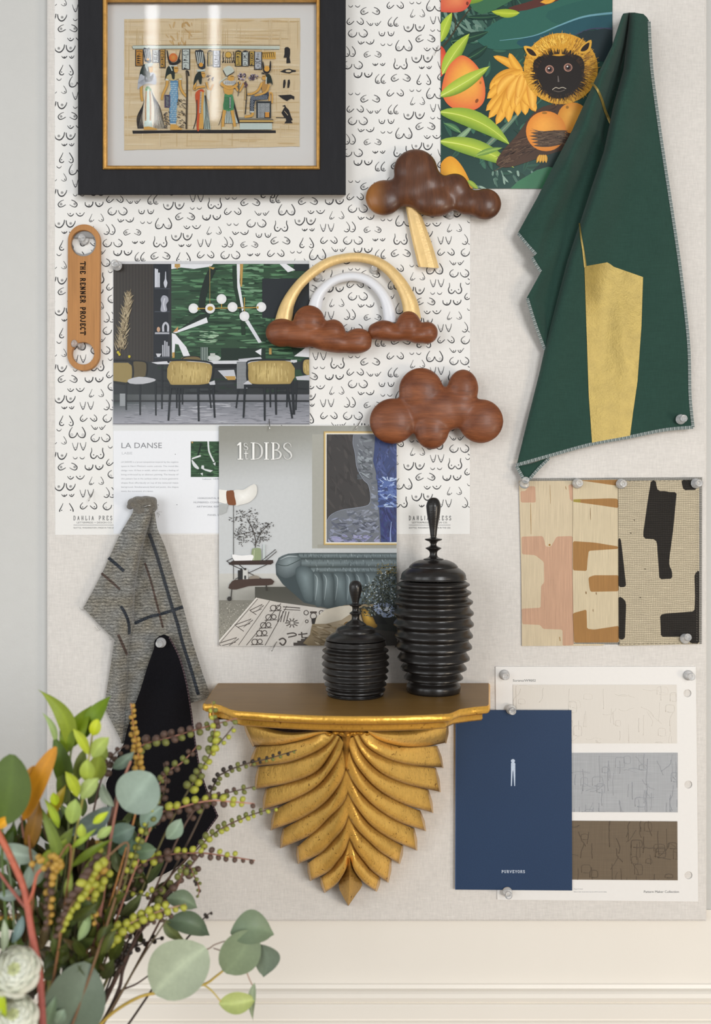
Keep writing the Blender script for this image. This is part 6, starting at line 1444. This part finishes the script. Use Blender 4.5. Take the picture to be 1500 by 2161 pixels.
# lime 0, brown 1, olive 2, amber 3, dark 4
sprig('budded sprig crossing the black swatch towards the left corner of the shelf', [(235, 1720), (262, 1640), (292, 1578), (360, 1556), (430, 1535), (500, 1516)], .42, 21, 16, (2, 1))
o = sprig('olive budded sprig forking below the left corner of the shelf', [(330, 1800), (385, 1690), (415, 1640), (445, 1590), (470, 1560), (492, 1533)], .5, 19, 14, (0, 2), OLV, BRN)
q = [(445, 1590, .212), (453, 1545, .208), (450, 1510, .205), (447, 1480, .203)]; twig(o, q, .0009, .0005, 'a07a4a'); berries(o, q, .1, 17, 13, (0, 2))
sprig('short brown budded sprig in front of the middle of the black swatch', [(300, 1740), (345, 1640), (385, 1608), (418, 1572)], .3, 20, 15, (1, 2))
sprig('long thin dark budded sprig crossing the upper left leaves of the gold shelf', [(390, 1790), (452, 1655), (475, 1630), (520, 1612), (570, 1600), (626, 1583)], .32, 17, 10, (2, 4), '55463a', '55463a', .2, .165)
sprig('pink-stemmed sprig with bright lime buds below the round grey-green leaf', [(290, 1820), (330, 1725), (380, 1704), (440, 1690), (490, 1692), (537, 1696)], .3, 22, 17, (1, 0), PNK, 'c48a76', .235, .215)
sprig('brown budded sprig running just above the pink-stemmed one', [(370, 1780), (425, 1695), (470, 1676), (537, 1660)], .3, 19, 13, (2, 1), BRN, BRN)
sprig('dark budded sprig reaching right to the lower left leaves of the gold shelf', [(290, 1950), (350, 1860), (415, 1792), (465, 1750), (525, 1722), (587, 1702)], .55, 18, 12, (0, 2), '6b4f40', '6b4f40', .22, .18)
sprig('nearly level budded sprig below the point of the black swatch', [(230, 1920), (290, 1830), (350, 1805), (420, 1800), (480, 1807), (538, 1816)], .3, 20, 15, (1, 0), BRN, PNK, .23, .21)
sprig('upright amber budded sprig against the black swatch', [(280, 1740), (294, 1650), (291, 1590), (284, 1550), (276, 1484)], .42, 14, 13, (3, 3), 'b07a45', 'c98d55', .24, .23)
sprig('stubby brown budded sprig at the lower edge of the tweed', [(200, 1700), (222, 1630), (240, 1592), (266, 1572)], .5, 17, 14, (1, 1), BRN, BRN, .24, .23)
sprig('thick bright lime budded tassel hanging at the middle of the bouquet', [(270, 1800), (228, 1806), (200, 1830), (168, 1885), (142, 1925), (122, 1978)], .25, 17, 19, (0, 1), '7a5a40', '8a6a45', .28, .31)
sprig('amber and brown budded tassel hanging left of the lime one', [(150, 1800), (118, 1822), (103, 1860), (104, 1900), (98, 1965)], .2, 17, 17, (3, 1), '8a5a35', '8a6a45', .29, .31)
sprig('lime budded tassel hanging low at the centre above the large dark round leaf', [(230, 1830), (205, 1870), (190, 1905), (205, 1950)], .1, 17, 17, (0, 3), '7a5a40', '8a6a45', .27, .29)
sprig('pale stemmed sprig of lime buds slanting up to the right, above the pale round leaf', [(140, 2140), (180, 2040), (228, 1985), (275, 1948), (330, 1925), (392, 1908)], .45, 20, 19, (0, 0), 'b59a72', 'c49a80', .28, .25)
sprig('brown seeded sprig under the pale lime one', [(190, 2110), (230, 2010), (265, 1965), (310, 1945), (362, 1930)], .4, 18, 15, (1, 2), BRN, BRN, .25, .24)
sprig('dark seeded twig just left of the pale round leaf', [(205, 2140), (240, 2050), (275, 2005), (310, 1988), (346, 1978)], .4, 19, 13, (4, 4), '3a2c24', '3a2c24', .23, .22)
sprig('dark seeded twig standing up left of the pale round leaf', [(215, 2120), (250, 2040), (268, 1990), (290, 1955), (322, 1942)], .45, 20, 11, (4, 4), '3a2c24', '3a2c24', .24, .23)
sprig('brown seeded sprig rising to the right below the black swatch', [(270, 2010), (318, 1940), (350, 1885), (385, 1850), (416, 1828)], .45, 20, 18, (1, 2), BRN, BRN, .23, .21)
o = sprig('small drooping seeded twig ending under the black swatch', [(360, 1900), (392, 1826), (408, 1846), (420, 1875), (417, 1893)], .4, 12, 9, (4, 2), '4a382c', 'a5705c', .22, .21)
sprig('tiny dark bud twig right of the two dark folded leaves', [(380, 2000), (408, 1968), (430, 1938), (447, 1924)], .55, 12, 9, (4, 4), '3a2c24', '3a2c24', .225, .22)
sprig('dense olive budded sprig in front of the lower black swatch', [(250, 1900), (270, 1840), (292, 1780), (312, 1740), (330, 1690)], .3, 18, 13, (2, 0), OLV, OLV, .25, .24)
sprig('brown budded sprig between the round leaf and the lower black swatch', [(260, 1850), (300, 1760), (335, 1700), (350, 1650), (345, 1610)], .45, 18, 15, (1, 2), BRN, BRN, .22, .21)
sprig('brown budded sprig lying low behind the hanging tassels', [(120, 2000), (160, 1945), (215, 1900), (250, 1862), (300, 1850)], .2, 18, 14, (1, 2), BRN, OLV, .24, .23)
sprig('amber budded sprig level at the left edge below the red branch fork', [(110, 1985), (70, 1940), (40, 1930), (-15, 1935)], .2, 15, 13, (3, 1), '8a5a35', '8a6a45', .26, .27)
sprig('short bronze budded sprig at the left middle beside the orange cluster', [(140, 1900), (185, 1850), (205, 1800), (212, 1760)], .3, 17, 14, (0, 3), BRN, OLV, .26, .26)
sprig('brown budded sprig low at the left of the black swatch foot', [(180, 1990), (235, 1920), (262, 1880), (305, 1890), (340, 1872)], .3, 17, 14, (1, 0), BRN, OLV, .235, .23)
# bare twigs
for lb, pts, r in (('dark bare twig rising right from the bottom edge under the pale round leaf', [(212, 2165, .24), (250, 2090, .235), (262, 2040, .23), (300, 1960, .225), (360, 1880, .22), (432, 1790, .215)], .0020),
               ('thin dark bare twig branching right at the bottom behind the pale round leaf', [(225, 2140, .235), (250, 2095, .232), (290, 2075, .23), (335, 2042, .228)], .0013)):
    stemobj(lb, pts, r*1.2, r*.5, '42302a', '5d463c', 'bare twigs', 'bare_twig', 'twig')
o = stemobj('coral red branch at the left edge forking beside the orange cluster', [(92, 2180, .32), (84, 2060, .318), (66, 1960, .315), (52, 1880, .312), (28, 1820, .31), (-6, 1752, .308)], .0032, .0028, '8f4a50', 'c46a4c', None, 'red_branch', 'branch', (100, 2430, .32))
twig(o, [(60, 1905, .314), (70, 1880, .316), (78, 1845, .318), (95, 1830, .318)], .0016, .0012, 'c06a52'); twig(o, [(58, 1920, .313), (38, 1895, .31), (15, 1865, .308), (-10, 1830, .305)], .0016, .0012, '9a5a4c')
for i in range(16):
    a, q_ = RP.uniform(0, 6.28), math.sqrt(RP.random()); b = bpy.data.objects.new('berry', bud_me[3]); COL.objects.link(b); b.parent = o; b.location = P(96+32*q_*math.cos(a), 1818+15*q_*math.sin(a), .318+RP.uniform(-.006, .006))-o.location; b.scale = (.0028,)*3
# eucalyptus and other leaves
EU, EUD, EUP = '8c9f8f', '56695a', 'a3b49a'
GE = 'eucalyptus stems'
def euc(label, pts, r, col, col2=None): return stemobj(label, pts, r, r*.5, col, col2, GE, 'eucalyptus_stem', 'eucalyptus')
o = euc('eucalyptus stem with one big round grey-green leaf in front of the black swatch', [(205, 1960, .27), (235, 1760, .265), (256, 1660, .262), (276, 1606, .26)], .0022, '8a5a52', 'a5705c')
addleaf(o, (262, 1708, .268), (322, 1634, .262), 98, '8fa69a', 'round', 0, .12, .25, .05, .12); addleaf(o, (240, 1702, .262), (216, 1652, .258), 22, EU, 'oval', -8); addleaf(o, (150, 1762, .25), (236, 1700, .255), 46, '6f8482', 'oval', 8, .2, -.3)
addleaf(o, (352, 1770, .24), (382, 1728, .238), 34, '86a08c', 'oval', 4); addleaf(o, (298, 1745, .24), (344, 1702, .238), 42, '7f9a8e', 'oval', -4, .2); addleaf(o, (230, 1770, .25), (285, 1745, .245), 44, '5f7a70', 'oval'); addleaf(o, (238, 1622, .25), (284, 1585, .245), 26, '6b8274', 'lance', 3)
addleaf(o, (250, 1800, .24), (300, 1772, .238), 50, '53705c', 'oval'); addleaf(o, (280, 1800, .235), (330, 1792, .233), 38, '5f7a60', 'oval')
o = euc('yellow-stemmed eucalyptus with a big pale round leaf, reaching furthest right', [(205, 2170, .26), (285, 2108, .255), (360, 2091, .25), (428, 2078, .245), (456, 2060, .242), (476, 2044, .24)], .0019, 'c2a24a', 'c9ad52')
addleaf(o, (326, 2096, .254), (434, 2000, .250), 124, 'a6b79f', 'round', -6, .10, .18, .04, .2); addleaf(o, (474, 2052, .242), (536, 1966, .238), 84, '7f9478', 'round', 4, .1, -.2, .04, .08); addleaf(o, (486, 1968, .236), (578, 1972, .230), 74, '74896f', 'oval', -14, .2, .35, .1, .1); addleaf(o, (544, 1992, .234), (556, 2062, .230), 56, '7d9180', 'oval', -14, .3, -.6, .1, .1)
addleaf(o, (462, 2118, .245), (540, 2108, .238), 48, 'b5bf76', 'oval', 4, .25, .3, .08, .15); addleaf(o, (537, 2074, .236), (534, 2154, .233), 17, '8da084', 'lance', 5, .2)
twig(o, [(430, 2078, .245), (448, 2092, .245), (466, 2114, .245)], .0009, .0006, 'c9b45e'); twig(o, [(520, 2050, .239), (526, 2066, .237), (534, 2082, .236)], .0006, .0005, 'a5806a'); twig(o, [(405, 2014, .24), (440, 2002, .24), (452, 1994, .239), (474, 1986, .238)], .0007, .0005, '8d6a58'); twig(o, [(450, 2001, .24), (472, 2008, .239)], .0005, .0005, '8d6a58')
o = euc('eucalyptus stem with dark folded leaves above the pale round leaf', [(240, 2120, .24), (300, 2020, .235), (342, 1955, .23), (352, 1938, .228)], .0012, '7a6a52')
addleaf(o, (352, 1944, .228), (442, 1974, .222), 50, '5a6e58', 'oval', -12, .3, .4, .12, .12); addleaf(o, (346, 1940, .228), (392, 1986, .226), 26, '64785c', 'lance', 8, .2); addleaf(o, (352, 1896, .226), (416, 1916, .222), 42, '6b8068', 'oval', -8, .25, .4)
o = euc('eucalyptus stem with a large dark green-grey leaf at the bottom left', [(110, 2240, .31), (112, 2200, .305), (118, 2170, .30)], .0018, 'b59a72')
addleaf(o, (112, 2200, .30), (186, 2032, .292), 128, '66796a', 'round', 10, .12, -.25, .05, .1); addleaf(o, (118, 2160, .31), (136, 2130, .31), 26, '86a08c', 'oval'); addleaf(o, (95, 2170, .31), (118, 2100, .31), 26, '6f8a70', 'lance')
o = euc('eucalyptus stem at the left edge with small grey leaves under the orange leaves', [(40, 2100, .29), (30, 1950, .285), (22, 1850, .28), (12, 1800, .28)], .0016, '7a8a66')
for a in (((-8, 1790, .28), (86, 1808, .275), 44, '8fa598'), ((50, 1880, .29), (62, 1826, .285), 24, '7f9485'), ((70, 1870, .28), (84, 1812, .275), 28, '8fa08c'), ((-6, 1890, .29), (50, 1880, .285), 26, '7d9088'), ((25, 1990, .3), (48, 1930, .295), 20, '6f8a88'), ((5, 2010, .3), (8, 1940, .295), 18, 'a3b59a')): addleaf(o, *a, 'oval', 4, .2, .2)
o = stemobj('large smooth oval dark green leaf at the far left edge', [(10, 1900, .29), (4, 1780, .29), (6, 1738, .29)], .0014, .001, '5a7038', None, None, 'broad_leaf_stem', 'leaf')
addleaf(o, (2, 1742, .29), (26, 1592, .285), 92, '46662a', 'round', 6, .15, .25, .04, .1)
o = stemobj('orange-yellow autumn leaves standing between the dark oval leaf and the green spray', [(70, 1900, .28), (62, 1780, .28), (58, 1715, .28)], .0014, .001, '8a5a35', None, None, 'autumn_leaf_stem', 'leaves')
addleaf(o, (50, 1730, .285), (118, 1576, .28), 42, 'cb8a20', 'round', -6, .15, .3, .05, .1); addleaf(o, (42, 1704, .28), (72, 1616, .277), 32, 'd9941f', 'round', -2, .15); addleaf(o, (58, 1800, .275), (84, 1690, .275), 34, '7d5a20', 'oval'); addleaf(o, (-8, 1748, .29), (20, 1724, .29), 22, 'd59a1e', 'oval'); addleaf(o, (100, 1730, .275), (140, 1655, .272), 24, 'a08a1e', 'lance')
for x, y in ((30, 1690), (50, 1690), (60, 1700)): twig(o, [(50, 1770, .282), (46, 1735, .282), (x, y, .282)], .0006, .0005, '7a5040')
GF = 'leafy green stems'
o = stemobj('tall leafy green stem with long pointed leaves at the upper left of the bouquet', [(120, 1980, .27), (142, 1800, .265), (147, 1620, .26), (152, 1575, .258)], .0014, .0009, '4a3a2c', '6a7a3a', GF, 'leafy_stem', 'foliage')
for a in (((150, 1588, .258), (80, 1455, .25), 38, '7d9a3a', 'lance', 22), ((118, 1570, .258), (88, 1503, .255), 15, '9aae6a', 'lance', 8), ((150, 1578, .26), (193, 1488, .252), 40, '6b8f1f', 'lance', -6), ((178, 1545, .26), (234, 1468, .25), 36, '5c841c', 'lance', -4), ((140, 1668, .262), (112, 1548, .256), 42, '3f6122', 'lance', 4), ((172, 1560, .262), (190, 1520, .26), 24, '3f6a1c', 'oval', 0), ((142, 1590, .258), (128, 1520, .255), 34, '64862a', 'lance', 6),
          ((160, 1650, .258), (178, 1580, .255), 26, '6d8454', 'oval', 0), ((132, 1700, .262), (126, 1610, .26), 22, '587a3a', 'lance', 0), ((205, 1610, .25), (225, 1575, .25), 26, '7d9a52', 'oval', 0), ((200, 1650, .255), (210, 1590, .25), 40, '86a04a', 'oval', 0)): addleaf(o, *a, .25, .35, .12, .1)
o = stemobj('bright lime stem of small paired oval leaves in front of the tall green stem', [(130, 1960, .285), (150, 1830, .28), (160, 1760, .278), (172, 1700, .276), (186, 1610, .274), (198, 1530, .272)], .0013, .0008, '8a7a4a', 'a8a04a', GF, 'leafy_stem', 'foliage')
for a in (((196, 1552, .274), (206, 1518, .274), 25, 'c2cb2a', 'round', 0), ((186, 1592, .276), (154, 1538, .278), 22, 'b3c03a', 'oval', 4), ((194, 1598, .276), (230, 1556, .278), 32, 'a9b95a', 'oval', -4), ((184, 1650, .28), (184, 1602, .282), 33, 'a5b548', 'oval', 0), ((164, 1682, .28), (138, 1628, .282), 25, 'b5c23a', 'oval', 4), ((172, 1686, .28), (208, 1642, .282), 33, 'a8b86a', 'oval', -4), ((150, 1738, .285), (160, 1686, .287), 35, '9fb45a', 'oval', 0),
          ((124, 1748, .28), (92, 1684, .28), 18, 'a5bb3a', 'lance', 4), ((172, 1770, .285), (172, 1738, .287), 20, 'b0c04a', 'oval', 0), ((196, 1738, .285), (230, 1712, .285), 17, 'bccb2e', 'lance', 0), ((205, 1768, .283), (236, 1744, .283), 20, 'a5b86a', 'oval', 0), ((118, 1700, .282), (112, 1672, .282), 20, 'b5c82a', 'oval', 0), ((150, 1790, .283), (205, 1748, .283), 13, '9ab03a', 'lance', 0), ((112, 1790, .283), (118, 1750, .283), 14, 'b0c52e', 'lance', 0)): addleaf(o, *a, .25, .3, .1, .15)
o = stemobj('yellow-green stem of narrow leaves in the middle left of the bouquet', [(110, 2000, .28), (118, 1880, .278), (122, 1800, .276), (104, 1730, .274)], .0011, .0007, '7a7a3a', None, GF, 'leafy_stem', 'foliage')
for a in (((130, 1850, .28), (76, 1690, .272), 26, '6b8a4a', 'lance', 10), ((125, 1810, .28), (140, 1770, .28), 26, '9fb04a', 'oval', 0), ((150, 1830, .28), (240, 1770, .27), 18, '5f7d2a', 'lance', -4), ((160, 1880, .285), (200, 1800, .28), 14, '7d9a3a', 'lance', 0), ((140, 1900, .29), (150, 1835, .288), 18, '8fae6a', 'lance', 0), ((90, 1830, .278), (110, 1790, .276), 24, '8ba83a', 'oval', 0), ((165, 1985, .29), (190, 1920, .285), 20, '9ab07a', 'lance', 4), ((120, 1800, .272), (155, 1745, .27), 26, '6f8a50', 'lance', 0)): addleaf(o, *a, .25, .3, .1, .12)
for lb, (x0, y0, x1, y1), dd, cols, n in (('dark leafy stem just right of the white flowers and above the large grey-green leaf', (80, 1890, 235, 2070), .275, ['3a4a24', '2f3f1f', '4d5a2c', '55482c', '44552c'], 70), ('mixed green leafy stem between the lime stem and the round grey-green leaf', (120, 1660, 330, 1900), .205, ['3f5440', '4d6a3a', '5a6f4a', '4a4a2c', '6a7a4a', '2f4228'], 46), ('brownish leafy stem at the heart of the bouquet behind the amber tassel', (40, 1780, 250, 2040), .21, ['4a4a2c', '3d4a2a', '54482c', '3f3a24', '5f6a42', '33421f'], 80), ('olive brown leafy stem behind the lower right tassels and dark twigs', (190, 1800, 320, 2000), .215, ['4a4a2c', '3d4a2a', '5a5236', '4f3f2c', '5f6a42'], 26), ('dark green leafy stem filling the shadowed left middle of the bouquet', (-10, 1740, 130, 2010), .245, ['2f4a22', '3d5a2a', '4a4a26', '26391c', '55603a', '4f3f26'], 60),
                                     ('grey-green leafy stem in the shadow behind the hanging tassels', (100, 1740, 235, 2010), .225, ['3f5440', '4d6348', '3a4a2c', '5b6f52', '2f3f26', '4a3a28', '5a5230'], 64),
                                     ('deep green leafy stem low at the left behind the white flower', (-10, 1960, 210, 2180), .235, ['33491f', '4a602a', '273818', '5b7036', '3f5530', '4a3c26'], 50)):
    cx_, cy_ = (x0+x1)/2, (y0+y1)/2
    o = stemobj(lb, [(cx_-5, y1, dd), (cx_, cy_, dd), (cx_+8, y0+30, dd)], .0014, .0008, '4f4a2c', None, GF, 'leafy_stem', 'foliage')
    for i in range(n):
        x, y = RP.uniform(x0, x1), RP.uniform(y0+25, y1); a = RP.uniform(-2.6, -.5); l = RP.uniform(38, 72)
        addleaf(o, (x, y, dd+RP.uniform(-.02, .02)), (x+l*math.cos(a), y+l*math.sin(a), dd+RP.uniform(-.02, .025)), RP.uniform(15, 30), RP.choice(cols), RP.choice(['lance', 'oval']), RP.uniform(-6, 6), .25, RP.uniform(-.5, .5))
o = stemobj('bright yellow-green leaf at the bottom left corner under the white flower', [(-6, 2250, .34), (-8, 2200, .34), (-8, 2180, .34)], .001, .0008, '8fa020', None, None, 'broad_leaf_stem', 'leaf')
addleaf(o, (-10, 2200, .34), (0, 2075, .34), 46, 'b3c40e', 'oval', -4, .15, .2)
# ranunculus flowers
m_petal = mk('petal', 'f0f1e2', rough=.6, spec=.25, sheen=.1, var=[('n', 60, .05)])
m_petal2 = mk('inner_petal', 'e3e7b0', rough=.6, spec=.25, var=[('n', 60, .08)])
def flower(label, cx, cy, d, r, tiltv):
    q = [(cx+18, cy+r*2.2, d-.01), (cx+8, cy+r*1.2, d-.006), (cx, cy+r*.2, d-.004)]
    o = stemobj(label, q, .0022, .0018, '8fa860', None, 'white ranunculus flowers', 'ranunculus', 'flower', (60, 2430, d))
    ctr = P(cx, cy, d); R0 = r*S*(D-d)/D; ax = Vector(tiltv).normalized(); M = ax.to_track_quat('Z', 'Y').to_matrix()
    for ring, (n, th0, th1, rr_, mm) in enumerate(((7, .95, 1.9, 1.0, m_petal), (7, .78, 1.8, .93, m_petal), (7, .62, 1.7, .86, m_petal), (6, .48, 1.6, .78, m_petal), (6, .36, 1.5, .70, m_petal), (5, .24, 1.4, .62, m_petal2), (4, .12, 1.3, .53, m_petal2), (3, .02, 1.2, .44, m_petal2))):
        for i in range(n):
            ph = 2*math.pi*i/n+ring*.55; V = []; F = []; w = 2*math.pi/n*.78
            for a in range(9):
                for b in range(9):
                    u = a/8; v = 2*b/8-1; th = lerp(th1, th0, u); wd = w*(.35+.65*math.sin(math.pi*min(1, .12+u*.8)))
                    rad = R0*rr_*(1+.05*math.sin(v*3+ring+i)+.10*max(0, u-.75)*4*(.5 if ring > 2 else 1)); p = ph+v*wd
                    V.append(ctr+M @ Vector((rad*math.sin(th)*math.cos(p), rad*math.sin(th)*math.sin(p), rad*math.cos(th)*.85-R0*.15)))
            for a in range(8):
                for b in range(8): F.append((a*9+b, a*9+b+1, a*9+b+10, a*9+b+9))
            mesh('petal', V, F, mm, o, o.location)
    return o
flower('white ranunculus flower with a greenish centre at the left edge, uppermost of the two', 32, 2050, .34, 50, (.15, -.75, .6))
flower('white ranunculus flower cut off by the bottom left corner', 30, 2150, .345, 48, (.1, -.6, .75))
